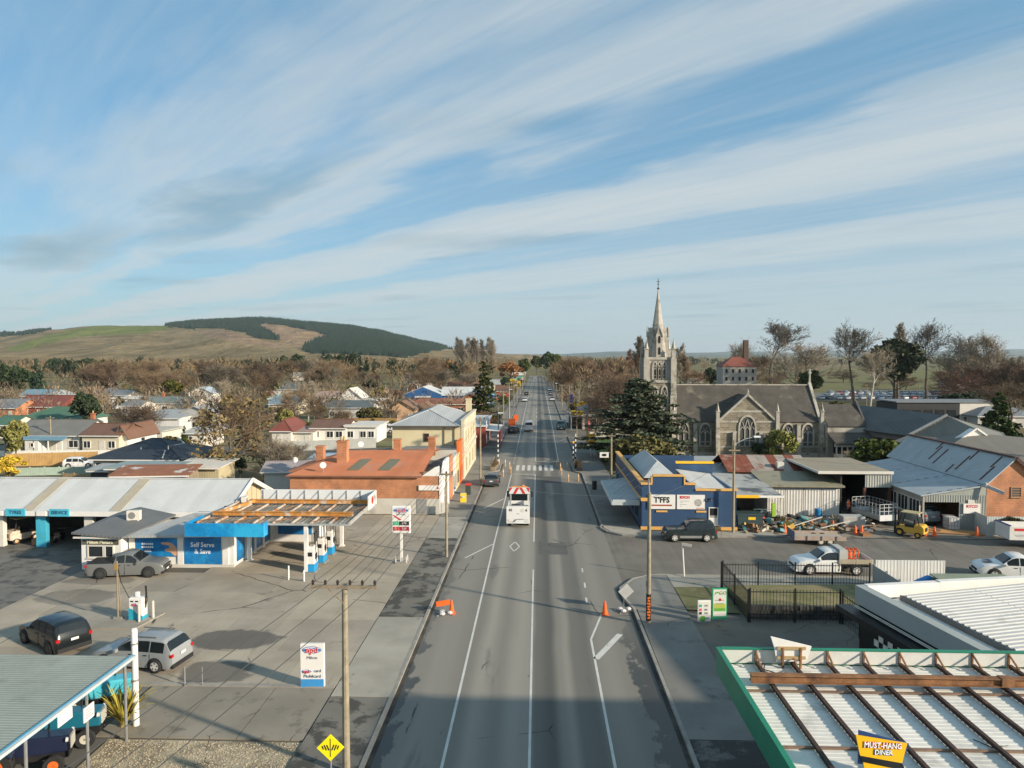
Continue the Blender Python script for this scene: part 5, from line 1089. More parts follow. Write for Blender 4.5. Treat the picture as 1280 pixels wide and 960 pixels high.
b=MB(); b.beam((52.05,101.3,4.85),(56.45,99.85,7.8),.3,.3); b.build('barge_board',mat('pale_barge',(.42,.42,.40),.6),t)
b=MB(); b.prism([(48.6,113.0),(52.5,102.2),(60,97),(64,110),(54,116)],'z',0,4.4); b.build('wall',mat('grey_cladding',(.16,.16,.16),.7),t)
for i in range(6):
    f=(i+.5)/6; b=MB(); X=48.45+3.9*f; Y=113-10.8*f; window(t,(X-.05,Y,2.0),1.4,1.9,math.atan2(-10.8,3.9),1,1,mat('timber_frame',(.25,.12,.05),.6))
q=MB(); q.slab((44.5,96.5,3.3),(60.5,86.5,3.2),(61.6,93.3,4.4),(51.8,101.2,4.75),.2); q.build('front_roof',GH,t)
t=thing('church_hall','low block with a warm grey hipped roof and a white gablet behind the brick garage','hall',(0,0,0))
q=MB(); q.slab((45.6,84.9,3.4),(66,78.5,3.2),(66,86,5.6),(54.5,91.5,6.2),.2); q.slab((45.6,84.9,3.39),(54.5,91.5,6.19),(54.0,96.5,5.2),(46.6,93.5,3.3),.2); q.slab((54.5,91.6,6.2),(66,86.1,5.6),(72,93,3.0),(58,99,3.2),.2); q.build('roof',GH3,t)
b=MB(); b.prism([(47,86),(65,80),(66,90),(57,97),(48,93)],'z',0,3.1); b.build('wall',BRICKO,t)
b=MB(); b.prism([(53.0,5.5),(56.6,5.5),(54.8,6.75)],'y',90.6,92); b.build('gablet',WHITE,t); b=MB(); b.beam((52.7,90.5,5.4),(54.8,90.5,6.85),.2,.2); b.beam((56.9,90.5,5.4),(54.8,90.5,6.85),.2,.2); b.build('barge_board',WHITE,t)
b=MB(); b.tube((58.6,83.5,4),(58.6,83.5,6.3),.16); b.lathe([(.24,6.3),(.2,6.5)],8,(58.6,83.5,0)); b.build('flue',STEEL,t)
house('brick_house','orange brick house with grey roof at the right edge behind the salmon garage','house',(56.5,74.5),14,7,3.3,'gx',2.0,BRICKO,MIDROOF,0,2,1)
# --- ruined white mill with red roof far behind the church
def mill():
    t=thing('old_mill','tall pale old mill with small dark windows and a red roof beyond the church','mill',(66.5,258,0))
    b=MB(); b.box(0,12,0,9,0,12); b.build('wall',mat('pale_render',(.33,.31,.28),.8,.1,.3),t); hip_roof(t,0,12,0,9,12,3.4,mat('red_tin_roof',(.20,.065,.045),.7,.15,.4),.3)
    for j in range(4):
        for i in range(5): window(t,(1.3+2.35*i,-.01,1.2+2.8*j),.9,1.5,0,1,1,mat('pale_render2',(.35,.34,.32),.8),gm=DARK)
    b=MB(); b.box(8.6,10.2,4,5.6,13,21.5); b.build('chimney',mat('brown_brick_stack',(.10,.065,.05),.9),t)
mill()
t=thing('warehouse','long black walled warehouse with a white end behind the modern hall','warehouse',(82,165,0)); b=MB(); b.box(0,14,0,10,0,5); b.build('wall',mat('black_cladding',(.02,.022,.025),.6),t); b=MB(); b.box(14.01,24,0,10,0,5.2); b.build('white_end',OFFW,t); q=MB(); q.box(-.3,24.3,-.3,10.3,5.21,5.45); q.build('roof',MIDROOF,t)
for i in range(5): window(t,(1.8+2.6*i,-.01,1.2),1.9,2.4,0,1,1,BLACK)
house('low_house','low grey hipped roof house between the gold topped conifer and the warehouse','house',G(1222,535,0),14,9,2.6,'hip',1.9,GBOARD,MIDROOF,0,3,1)
house('low_house','dark low house right of the gold topped conifer at the frame edge','house',(82,110),13,9,2.8,'hip',2.0,BRICKR,DKROOF,0,2,1)
house('shed','pale roofed shed with a red brown front right of the gold topped conifer','shed',(76,101),9,6,2.6,'mono',.8,mat('red_brown_boards',(.15,.055,.04),.8),GREYROOF,0,2,1)
# walls and low sheds between the blue shop and the church
t=thing('yard_wall','long weathered concrete panel wall between the blue shop and the church','wall',(0,0,0))
for i in range(9):
    b=MB(); b.box(13.6+2.5*i,16.06+2.5*i,94,94.15,.1,1.9+.05*(i%2)); b.build('wall_panel',mat('stained_panel',(.33,.30,.25),.85,.15,.6,col2=(.42,.23,.08),t2=(.58,.72),s2=.35),t)
b=MB(); b.box(13.5,36.2,93.9,94.25,2.0,2.08); b.build('coping',mat('rust_coping',(.33,.16,.07),.8),t)
house('flat_shed','flat roofed cream block behind the blue shop','shed',(15.4,83),8.5,6,3.2,'flat',0,mat('tan_render',(.38,.32,.24),.8,.12,.6),GREYROOF,0,0,0)
house('lean_to','low sheet roofed lean-to behind the blue shop yard','shed',(19.5,78),1.2,4,3.0,'mono',.5,TIMBER,GREYROOF,0,0,0)
# === vehicles. Front points to +x, wheels on z=0
CG=glassmat('car_glass',(.012,.016,.018),.05); PLASTIC=mat('black_plastic',(.02,.02,.021),.6,.15,3)
LAMP=mat('headlamp_lens',(.55,.56,.56),.12,.1,4); TAIL=mat('tail_lamp_red',(.40,.012,.012),.25,.15,4); PLATE=mat('number_plate',(.66,.66,.62),.5,.05,4)
PROF={ # x from rear 0 to front 1, top height as a share of H ; belt share ; cabin glass spans
 'suv':dict(top=[(0,.40),(.006,.55),(.03,.72),(.075,.93),(.13,.985),(.3,1),(.48,.985),(.55,.955),(.62,.84),(.695,.665),(.72,.635),(.85,.60),(.94,.545),(.985,.44),(1,.33)],belt=.60,side=[(.10,.27),(.285,.44),(.455,.645)],ws=(.555,.69),rw=(.028,.085)),
 'wagon':dict(top=[(0,.42),(.005,.55),(.02,.66),(.075,.90),(.12,.975),(.3,1),(.46,.985),(.53,.95),(.61,.80),(.69,.625),(.72,.60),(.86,.565),(.94,.51),(.985,.42),(1,.33)],belt=.585,side=[(.10,.26),(.275,.435),(.45,.645)],ws=(.54,.685),rw=(.022,.085)),
 'boxy':dict(top=[(0,.42),(.006,.56),(.03,.74),(.07,.95),(.11,.985),(.3,1),(.46,.99),(.515,.965),(.57,.84),(.625,.68),(.65,.645),(.85,.625),(.95,.60),(.985,.5),(1,.36)],belt=.62,side=[(.085,.25),(.265,.41),(.425,.585)],ws=(.52,.62),rw=(.03,.075)),
 'pickup':dict(top=[(0,.42),(.005,.57),(.02,.61),(.2,.61),(.36,.615),(.372,.64),(.40,.93),(.43,.975),(.50,1),(.56,.985),(.60,.945),(.66,.81),(.72,.66),(.745,.635),(.87,.60),(.95,.545),(.985,.45),(1,.34)],belt=.60,side=[(.405,.51),(.525,.665)],ws=(.605,.715),rw=(.374,.398)),
 'cab':dict(top=[(.40,.40),(.405,.62),(.415,.93),(.44,.98),(.50,1),(.555,.985),(.60,.945),(.66,.81),(.72,.665),(.745,.64),(.87,.605),(.95,.55),(.985,.45),(1,.34)],belt=.60,side=[(.435,.665)],ws=(.605,.715),rw=(.4065,.4145)),
 'hatch':dict(top=[(0,.40),(.006,.52),(.03,.66),(.10,.92),(.16,.985),(.34,1),(.48,.98),(.55,.94),(.64,.78),(.74,.62),(.77,.595),(.88,.55),(.95,.49),(.985,.41),(1,.32)],belt=.57,side=[(.14,.31),(.33,.50),(.52,.70)],ws=(.56,.735),rw=(.035,.115)),
 'van':dict(top=[(0,.30),(.004,.6),(.01,.95),(.03,.99),(.3,1),(.7,.99),(.77,.96),(.84,.76),(.90,.58),(.93,.54),(.98,.42),(1,.3)],belt=.55,side=[(.66,.87)],ws=(.775,.895),rw=(.005,.009)),
}
_car={}
def car_proto(kind,L,Wd,Hh,pm,wr=.36,xa=None,rim=None,deck=None,fine=True):
    P=PROF[kind]; T=P['top']
    def top(u):
        for (a,b),(c,d) in zip(T,T[1:]):
            if a<=u<=c: return (b+(d-b)*(u-a)/(c-a))*Hh
        return T[-1][1]*Hh
    belt=P['belt']*Hh; z0=wr*.62
    def ring(u):
        """half section at share u: sill, waist, belt, roof rail, roof edge"""
        zt=top(u); e=min(1,(u-T[0][0]+.012)/.06)**.5*min(1,(1.012-u)/.10)**.5; w=Wd/2*(.86+.14*e); zb=min(belt,zt-.05); f=max(0,(zt-belt)/(Hh-belt)); wt=w*(1-.20*f) if zt>belt+.06 else w*.93
        zl=z0+(.12 if (u<.03 or u>.965) else 0)
        zw=min(z0+.28,zb-.03)
        return [(w*.94,zl),(w,zw),(w*.985,zb),(wt,max(zb+.01,zt-.07*(.3+f))),(wt*.78,zt)]
    us=sorted(set([a for a,_ in T]+[T[0][0]+(1-T[0][0])*i/26 for i in range(27)]))
    b=MB(); n=10; rings=[]
    for u in us:
        r=ring(u); x=(u-.5)*L; rings.append([(x,-y,z) for y,z in r]+[(x,y,z) for y,z in reversed(r)])
    v=[p for r in rings for p in r]; f=[]
    for k in range(len(us)-1):
        for i in range(n): f.append((k*n+i,k*n+(i+1)%n,(k+1)*n+(i+1)%n,(k+1)*n+i))
    f=[tuple(reversed(q)) for q in f]; f+=[tuple(range(n)),tuple(reversed(range((len(us)-1)*n,len(us)*n)))]
    b.add(v,f); body=b.mesh('body',pm); 
    for p in body.polygons: p.use_smooth=True
    try: body.set_sharp_from_angle(angle=R(38))
    except Exception: pass
    parts=[('body',body,None)]
    def at(u,t,s,off=.012): # point on the glasshouse side, t from belt to roof rail
        r=ring(u); (y0,za),(y1,zb)=r[2],r[3]; y=y0+(y1-y0)*t; z=za+(zb-za)*t; return ((u-.5)*L,s*(y+off),z+off*.15)
    for s in (-1,1):
        for a,c in P['side']:
            g=MB(); k=6; pts=[]
            for i in range(k+1): u=a+(c-a)*i/k; pts+=[at(u,.10,s),at(u,.93,s)]
            g.add(pts,[((2*i,2*i+2,2*i+3,2*i+1) if s<0 else (2*i+1,2*i+3,2*i+2,2*i)) for i in range(k)]); parts.append(('side_window',g.mesh('side_window',CG),None))
    for nm,(a,c) in (('windscreen',P['ws']),('rear_window',P['rw'])):
        g=MB(); k=4; pts=[]
        for i in range(k+1):
            u=a+(c-a)*(.06+.88*i/k); r=ring(u); x=(u-.5)*L; o=.014; w=r[4][0]*.98; zt=r[4][1]; ws_=r[3][0]*.97; zs=r[3][1]
            dx=o if nm=='windscreen' else -o
            pts+=[(x+dx,-ws_,zs+o*.6),(x+dx,-w,zt+o),(x+dx,w,zt+o),(x+dx,ws_,zs+o*.6)]
        g.add(pts,[tuple(q) for i in range(k) for q in ((4*i,4*i+4,4*i+5,4*i+1),(4*i+1,4*i+5,4*i+6,4*i+2),(4*i+2,4*i+6,4*i+7,4*i+3))]); parts.append((nm,g.mesh(nm,CG),None))
    xa=xa or (-.30*L,.315*L)
    if fine:
        a=MB()
        for X in xa:
            for s in (-1,1):
                pts=[(X+wr*1.17*math.cos(t),max(z0*.98,wr*1.02+wr*1.17*math.sin(t))) for t in [PI*i/10 for i in range(-1,12)]]
                y0_,y1_=sorted((s*(Wd/2-.12),s*(Wd/2+.012))); a.prism(pts,'y',y0_,y1_)
        parts.append(('wheel_arch',a.mesh('wheel_arch',PLASTIC),None))
        bm=MB(); bm.box(-.5*L-.03,-.5*L+.22,-Wd*.46,Wd*.46,z0+.04,z0+.26) if kind!='cab' else None
        if kind!='cab': parts.append(('rear_bumper',bm.mesh('rear_bumper',PLASTIC),None))
        bm=MB(); bm.box(.5*L-.25,.5*L+.03,-Wd*.45,Wd*.45,z0+.02,z0+.2); parts.append(('front_bumper',bm.mesh('front_bumper',PLASTIC if kind in('pickup','boxy') else pm),None))
        bm=MB(); bm.box(.5*L-.05,.5*L+.012,-Wd*.27,Wd*.27,z0+.25,z0+.42); parts.append(('grille',bm.mesh('grille',PLASTIC),None))
        for s in (-1,1):
            y=s*Wd*.37; bm=MB(); u=.955; bm.obb(((u-.5)*L,y,top(u)-.16),(.36,Wd*.17,.15),(0,.35,-s*.32)); parts.append(('headlight',bm.mesh('headlight',LAMP),None))
            if kind!='cab':
                bm=MB(); bm.box(-.5*L-.006,-.5*L+.16,min(s*Wd*.39,s*Wd*.485),max(s*Wd*.39,s*Wd*.485),Hh*.49,Hh*.58); parts.append(('tail_light',bm.mesh('tail_light',TAIL),None))
            bm=MB(); u=P['ws'][1]-.03; bm.obb(((u-.5)*L,s*(Wd/2+.09),belt+.06),(.13,.2,.15)); parts.append(('mirror',bm.mesh('mirror',pm),None))
            for a_,c_ in P['side'][-2:]:
                bm=MB(); x=((a_+.02)-.5)*L; bm.box(x,x+.2,min(s*Wd*.49,s*Wd*.508),max(s*Wd*.49,s*Wd*.508),belt-.13,belt-.09); parts.append(('door_handle',bm.mesh('door_handle',PLASTIC),None))
                bm=MB(); x=(a_-.012-.5)*L; bm.box(x-.008,x+.008,min(s*Wd*.46,s*Wd*.5025),max(s*Wd*.46,s*Wd*.5025),z0+.08,belt-.03); parts.append(('door_seam',bm.mesh('door_seam',PLASTIC),None))
        for x in ((-.5*L-.035,.5*L+.035) if kind!='cab' else (.5*L+.035,)):
            bm=MB(); bm.box(x-.01,x+.01,-.19,.19,z0+.16 if x>0 else Hh*.46,z0+.28 if x>0 else Hh*.46+.13); parts.append(('number_plate',bm.mesh('number_plate',PLATE),None))
    ty=MB(); ty.lathe([(wr*.62,-.10),(wr*.93,-.115),(wr,-.07),(wr,.07),(wr*.93,.115),(wr*.62,.10)],16,axis='y'); ty=ty.mesh('tyre',RUBBER,True)
    rm=MB(); rm.lathe([(wr*.64,-.10),(wr*.60,-.085),(wr*.12,-.075),(wr*.10,-.09)],14,axis='y'); rm=rm.mesh('rim',rim or ALLOY)
    sp=MB()
    for i in range(5):
        t=2*PI*i/5; 
        c,q=math.cos(t),math.sin(t); c2,q2=math.cos(t+.62),math.sin(t+.62); k=wr*.56; 
        sp.add([(c*k*.45,-.104,q*k*.45),(c*k,-.104,q*k),(c2*k,-.104,q2*k)],[(0,1,2)])
    sp=sp.mesh('rim_gap',PLASTIC)
    return dict(parts=parts,ty=ty,rm=rm,sp=sp,xa=xa,wr=wr,Wd=Wd,fine=fine)
def car(kind,label,loc,rz,pm,L=4.6,Wd=1.82,Hh=1.68,wr=.36,key=None,group=None,rim=None,cat='car',name='parked_car',fine=True,xa=None):
    k=(kind,L,Wd,Hh,pm.name,wr,rim.name if rim else 0,fine,xa)
    if k not in _car: _car[k]=car_proto(kind,L,Wd,Hh,pm,wr,xa,rim,None,fine)
    p=_car[k]; t=thing(name,label,cat,loc,rz,group)
    for nm,me,_ in p['parts']:
        o=bpy.data.objects.new(nm,me); C.objects.link(o); o.parent=t
    for X in p['xa']:
        for s in (-1,1):
            w=bpy.data.objects.new('wheel',p['ty']); C.objects.link(w); w.parent=t; w.location=(X,s*(p['Wd']/2-.06),p['wr']); w.rotation_euler=(0,0,0 if s<0 else PI)
            r=bpy.data.objects.new('rim',p['rm']); C.objects.link(r); r.parent=w
            if p['fine']: g=bpy.data.objects.new('rim_gap',p['sp']); C.objects.link(g); g.parent=w
    return t
SILVER=paint('silver',(.26,.275,.28),.3); DGREEN=paint('green_black',(.018,.030,.032),.25); CHAR=paint('charcoal',(.010,.013,.014),.22); WHT=paint('car_white',(.70,.70,.68),.35); GUN=paint('gunmetal_silver',(.15,.155,.15),.3)
RIMD=mat('dark_rim',(.05,.05,.05),.4,.2,3)
t=car('wagon','silver five door wagon parked by the white pole beside the wet patch',(-20.35,35.35,.1),R(172),SILVER,4.65,1.8,1.68,.36)
b=MB(); [b.beam((-1.3,s*.60,1.70),(.3,s*.60,1.68),.05,.05) for s in (-1,1)]; b.build('roof_rail',GUN,t)
car('suv','dark charcoal SUV parked at the far left of the forecourt facing away',(-26.6,37.7,.06),R(148),CHAR,4.6,1.86,1.75,.39,rim=RIMD)
t=car('pickup','silver double cab pickup with a black bed cover parked before the station office',(-29.6,50.0,.06),R(8),GUN,5.3,1.86,1.8,.40,rim=RIMD,cat='pickup',name='pickup_truck')
b=MB(); b.box(-2.55,-.72,-.78,.78,1.105,1.15); b.build('bed_cover',PLASTIC,t); b=MB(); b.tube((2.62,-.7,.75),(2.62,.7,.75),.05); b.tube((2.62,-.7,.75),(2.3,-.8,.55),.05); b.tube((2.62,.7,.75),(2.3,.8,.55),.05); b.build('bull_bar',PLASTIC,t)
t=car('boxy','dark green four wheel drive parked against the blue shop',(13.15,61.65,0),R(181),DGREEN,4.45,1.78,1.72,.38)
b=MB(); [b.box(-1.95,1.6,min(s*.885,s*.90),max(s*.885,s*.90),.36,.56) for s in (-1,1)]; b.build('side_cladding',mat('grey_cladding_strip',(.22,.22,.21),.5),t); b=MB(); [b.beam((-1.5,s*.6,1.75),(.1,s*.6,1.74),.04,.05) for s in (-1,1)]; b.build('roof_rail',PLASTIC,t)
def flat_ute():
    t=car('cab','white flatbed ute carrying an orange reel behind the black picket fence',(21.5,52.75,0),R(180),WHT,5.4,1.86,1.8,.40,cat='pickup',name='flatbed_ute')
    b=MB(); b.box(-2.75,-.35,-.95,.95,.86,.95); b.build('deck',mat('tan_deck',(.34,.29,.21),.7,.2,2),t); b=MB(); b.box(-2.7,.5,-.45,.45,.5,.84); b.build('chassis',BLACK,t)
    for s in (-1,1):
        for a in (-2.74,-1.53):
            b=MB(); y0,y1=sorted((s*.955,s*.99)); b.box(a,a+1.18,y0,y1,.88,1.22); b.build('side_board',mat('tan_deck',(.34,.29,.21)),t)
    b=MB(); b.box(-2.79,-2.755,-.95,.95,.88,1.2); b.build('tailboard',WHT,t)
    b=MB()
    for y in (-.9,.9): b.beam((-.4,y,.95),(-.4,y,1.9),.06,.06); b.beam((-1.6,y,.95),(-1.6,y,1.7),.05,.05)
    b.beam((-.4,-.9,1.9),(-.4,.9,1.9),.06,.06); b.beam((-.4,-.9,1.45),(-.4,.9,1.45),.05,.05); b.build('headboard',STEEL,t)
    b=MB(); b.box(-1.0,-.45,-.88,.88,.96,1.86); b.build('canopy_box',mat('canvas_grey',(.42,.42,.39),.6),t)
    r=thing('hose_reel','orange hose reel lying on the deck of the white flatbed ute','hose reel',(22.95,52.6,.955))
    for i in range(4):
        q=MB(); v=[]
        ang=[2*PI*k/12 for k in range(13)]; q.path([(-.45+.3*i+.05*math.sin(3*a),.42*math.cos(a),.45+.42*math.sin(a)) for a in ang],.06,5); q.build('hose_coil',ORANGE,r)
flat_ute()
t=car('pickup','white double cab ute at the right edge with dusty doors and a dark bonnet mark',(34.3,51.7,0),R(168),WHT,5.3,1.86,1.8,.40,cat='pickup',name='pickup_truck')
b=MB(); b.box(1.6,2.1,-.35,.35,1.175,1.19); b.build('bonnet_decal',mat('grey_ink',(.15,.16,.2)),t)
car('hatch','dark grey hatchback parked at the left kerb before the crossing',(-5.6,87.4,0),R(90),paint('dark_grey',(.06,.062,.066),.3),4.2,1.75,1.52,.33)
# --- white works truck with chevron board
def truck():
    t=thing('works_truck','white works truck seen from behind with a red and white chevron board','truck',(-1.78,67.6,0),0)
    Wt=2.05
    b=MB(); b.box(-Wt/2,Wt/2,2.9,4.6,.75,2.35); b.build('cab',WHT,t,bevel=.08); b=MB(); b.box(-.8,.8,2.88,2.898,1.5,2.2); b.build('rear_window',CG,t); b=MB(); b.box(-.9,.9,4.6,4.62,1.45,2.2); b.build('windscreen',CG,t)
    b=MB(); b.box(-.45,.45,-1.9,3.2,.6,.85); b.build('chassis',BLACK,t)
    b=MB(); b.box(-Wt/2,Wt/2,-2.2,2.7,.9,1.0); b.build('deck',mat('tray_steel',(.30,.29,.26),.6,.2,2),t)
    for s in (-1,1):
        b=MB(); x0,x1=sorted((s*Wt/2,s*(Wt/2-.06))); b.box(x0,x1,-2.15,2.6,1.003,1.75); b.build('side_board',WHT,t)
    b=MB(); b.box(-1.08,1.08,-2.32,-2.22,.42,2.0); tb=b.build('tail_panel',WHT,t)
    K=mat('grey_ink',(.15,.16,.2)); text(tb,'01',.34,(-.68,-2.33,1.66),BLACK,bold=.01); text(tb,'6',.34,(.76,-2.33,1.66),BLACK,bold=.01)
    q=MB(); q.lathe([(.2,-2.335),(.16,-2.321)],12,(.42,0,1.66),axis='y'); q.build('badge',OFFW,tb); q=MB(); q.box(-.15,.1,-2.33,-2.321,1.3,1.35); q.box(-.1,.5,-2.33,-2.321,.78,.84); q.box(.55,1.0,-2.33,-2.321,.55,.59); q.box(.55,.95,-2.33,-2.321,.74,.77); q.box(-.95,-.55,-2.33,-2.321,.55,.58); q.build('print_line',K,tb); q=MB(); q.prism([(-.55,.5),(-.3,.58),(-.1,.85),(-.35,.78)],'y',-2.33,-2.321); q.build('printed_arrow',K,tb); q=MB(); q.box(-1,-.85,-2.33,-2.321,.7,.76); q.build('print_line',RED,tb)
    b=MB(); b.box(-1.0,1.0,-2.0,-1.7,1.0,1.95); b.build('locker',OFFW,t)
    b=MB()
    for x in (-.98,.98): b.beam((x,1.9,1),(x,1.9,3.0),.07,.07)
    b.beam((-.98,1.9,2.35),(.98,1.9,2.35),.06,.06); b.build('board_frame',BLACK,t)
    b=MB(); b.box(-1.0,1.0,1.8,1.86,2.38,3.02); bd=b.build('chevron_board',WHT,t)
    for s in (-1,1):
        for o in (0,.62):
            p=[(s*(.0+o),3.0),(s*(.26+o),3.0),(s*(.62+o*.62 if o else .62),2.40),(s*(.34+o*.98 if o else .34),2.40)] if not o else [(s*.66,3.0),(s*.92,3.0),(s*.98,2.92),(s*.98,2.52)]
            q=MB(); q.prism(p,'y',1.785,1.798); q.build('red_stripe',RED,bd)
    b=MB(); b.box(-.8,.8,1.78,1.9,3.04,3.12); b.build('light_bar',mat('amber_lens',(.75,.32,.08),.3),t); b=MB(); b.box(.3,.55,1.75,1.92,3.12,3.25); b.build('beacon',mat('amber_lens',(.75,.32,.08)),t)
    b=MB(); b.box(-.7,.1,-.6,.4,1.0,1.7); b.build('generator',BLACK,t); b=MB(); b.box(-.9,.9,-1.5,-1.0,1.0,1.35); b.build('tool_box',mat('rusty_tools',(.25,.15,.09),.8,.4,5),t); b=MB(); b.box(.3,.9,-.4,.8,1.0,1.5); b.build('tank',mat('teal_tank',(.05,.15,.17),.5),t)
    for y in (-1.2,3.6):
        for s in (-1,1):
            q=MB(); q.lathe([(.2,-.15),(.38,-.15),(.40,-.1),(.40,.1),(.38,.15),(.2,.15)],16,axis='y'); w=q.build('wheel',RUBBER,t,(s*.82,y,.40),PI/2); q=MB(); q.lathe([(.22,-.155),(.2,-.14)],12,axis='y'); q.build('rim',STEEL,w)
    for s in (-1,1):
        b=MB(); x0,x1=sorted((s*1.12,s*1.32)); b.box(x0,x1,4.2,4.3,1.6,2.2); b.build('mirror',BLACK,t)
truck()
# --- trailers
def wheelpair(t,xs,ys,r=.33):
    for x in xs:
        for y in ys:
            q=MB(); q.lathe([(r*.55,-.09),(r*.95,-.1),(r,-.05),(r,.05),(r*.95,.1),(r*.55,.09)],14,axis='y'); w=q.build('wheel',RUBBER,t,(x,y,r),0 if y<0 else PI); q=MB(); q.lathe([(r*.56,-.095),(r*.2,-.07)],12,axis='y'); q.build('rim',mat('cream_rim',(.5,.47,.38),.5),w)
def flat_trailer():
    t=thing('flat_trailer','low empty flat deck tandem trailer with dusty boards parked before the scrap heap','trailer',(23.9,61.0,0),R(178))
    dm=mat('dusty_ply',(.36,.32,.26),.8,.15,1.5); b=MB(); b.box(-2.0,2.2,-.95,.95,.52,.58); b.build('deck',dm,t)
    fr=mat('faded_frame',(.16,.15,.15),.7,.2,2)
    for s in (-1,1):
        b=MB(); y0,y1=sorted((s*.955,s*1.0)); b.box(-2.0,2.2,y0,y1,.45,.80); b.build('side_board',mat('pale_red_brown_board',(.35,.27,.22),.7,.2,2),t)
        for x in (-1.2,0,1.2):
            b=MB(); y0,y1=sorted((s*1.003,s*1.06)); b.box(x-.03,x+.03,y0,y1,.45,.84); b.build('stake',fr,t)
    b=MB(); b.box(2.2,2.26,-1,1,.45,1.15); b.build('headboard',mat('blue_grey_board',(.14,.15,.2),.6,.3,3),t)
    b=MB(); b.beam((2.2,.4,.5),(3.4,0,.5),.1,.1); b.beam((2.2,-.4,.5),(3.4,0,.5),.1,.1); b.build('drawbar',fr,t); wheelpair(t,(-.7,.05),(-.9,.9))
flat_trailer()
def cage_trailer():
    t=thing('cage_trailer','galvanised cage trailer with mesh sides in front of the dark shed','trailer',(32.3,68.9,0),R(-76))
    b=MB(); b.box(-1.9,1.9,-.95,.95,.6,.68); b.build('deck',STEEL,t)
    for s in (-1,1):
        b=MB(); y0,y1=sorted((s*.95,s*1.0)); b.box(-1.9,1.9,y0,y1,.68,1.1); b.build('side_board',STEEL,t)
        for z in (1.5,1.95):
            pass
        m_=MB()
        for i in range(9): x=-1.87+3.74*i/8; m_.beam((x,s*.97,1.1),(x,s*.97,2.1),.04,.04)
        for z in (1.45,1.78,2.1): m_.beam((-1.9,s*.97,z),(1.9,s*.97,z),.035,.035)
        m_.build('mesh_side',STEEL,t)
    for x in (-1.9,1.9):
        m_=MB()
        for i in range(5): y=-.95+1.9*i/4; m_.beam((x,y,1.1),(x,y,2.1),.04,.04)
        for z in (1.45,1.78,2.1): m_.beam((x,-.95,z),(x,.95,z),.035,.035)
        m_.box(x-.03,x+.03,-.95,.95,.55,1.1); m_.build('mesh_gate',mat('galv_white',(.55,.57,.57),.5,.1,2),t)
    b=MB(); b.beam((-1.9,0,.55),(-3.2,0,.5),.12,.1); b.build('drawbar',STEEL,t); wheelpair(t,(-.35,.4),(-.9,.9))
cage_trailer()
def box_trailer():
    t=thing('box_trailer','white sided tipping trailer with red print and a dark front rail at the right edge','trailer',(41.3,60.5,0),R(176))
    b=MB(); b.box(-3,2.2,-1.0,1.0,.7,.8); b.build('deck',BLACK,t); P_=mat('white_trailer_side',(.66,.64,.60),.5,.1,1)
    for s in (-1,1):
        b=MB(); y0,y1=sorted((s*1.0,s*1.05)); b.box(-3,2.2,y0,y1,.75,1.85); o=b.build('side_board',P_,t)
        if s>0:
            q=MB(); q.prism([(-3,.8),(1.0,.8),(.4,1.0),(-1.4,1.15),(-3,1.02)],'y',1.051,1.06); q.build('red_print',RED,o); q=MB(); q.box(.9,1.9,1.051,1.058,1.5,1.72); q.build('red_print',RED,o); q=MB(); q.box(.7,1.9,1.051,1.057,1.15,1.19); q.box(.9,1.8,1.051,1.057,1.03,1.06); q.build('print_line',mat('grey_ink',(.15,.16,.2)),o)
    b=MB(); b.box(2.2,2.26,-1.05,1.05,.75,1.9); b.build('headboard',P_,t); b=MB(); b.box(2.15,2.3,-1.08,1.08,1.9,1.98); b.build('rail',mat('navy_stripe',(.03,.05,.2)),t); b=MB(); b.box(-3.0,2.15,-.98,.98,1.0,1.1); b.build('load_floor',OFFW,t)
    wheelpair(t,(-1.5,-.7),(-.95,.95),.36)
box_trailer()
def forklift(loc,rz,label,pm,name='forklift'):
    t=thing(name,label,'forklift',loc,rz)
    b=MB(); b.box(-1.2,.9,-.55,.55,.35,.85); b.prism([(-1.35,.4),(-.55,.4),(-.55,1.15),(-1.15,1.15),(-1.35,.95)],'y',-.6,.6); b.build('body',pm,t,bevel=.06)
    b=MB(); b.box(-1.36,-1.30,-.35,.35,.6,.95); b.build('rear_grille',BLACK,t)
    b=MB(); b.box(-.5,.3,-.28,.28,.86,1.05); b.box(-.55,-.42,-.28,.28,1.05,1.5); b.build('seat',BLACK,t)
    for y in (-.52,.52):
        for p,q in (((-.95,y,1.1),(-.75,y,2.1)),((.75,y,.8),(.45,y,2.1))): MB().beam(p,q,.07,.07).build('guard_post',BLACK,t)
    b=MB(); b.box(-.85,.55,-.58,.58,2.1,2.17); b.build('guard_roof',mat('dusty_guard',(.40,.34,.18),.7),t)
    b=MB()
    for y in (-.35,.35): b.box(.95,1.1,y-.06,y+.06,.1,2.3)
    b.box(.95,1.1,-.3,.3,2.2,2.3); b.box(.95,1.1,-.3,.3,1.1,1.2); b.build('mast',BLACK,t)
    for y in (-.3,.3):
        b=MB(); b.box(1.1,2.1,y-.06,y+.06,.12,.17); b.box(1.1,1.16,y-.06,y+.06,.17,.7); b.build('fork',BLACK,t)
    for x,y,r in ((-.85,-.5,.28),(-.85,.5,.28),(.6,-.55,.36),(.6,.55,.36)):
        q=MB(); q.lathe([(r*.5,-.1),(r*.96,-.1),(r,-.05),(r,.05),(r*.96,.1),(r*.5,.1)],14,axis='y'); w=q.build('wheel',RUBBER,t,(x,y,r),0 if y<0 else PI); q=MB(); q.lathe([(r*.5,-.105),(r*.1,-.09)],10,axis='y'); q.build('rim',pm,w)
    return t
forklift((32.9,63.6,.02),R(135),'yellow forklift parked among cones before the brick garage',mat('forklift_yellow',(.62,.36,.05),.45,.12,2))
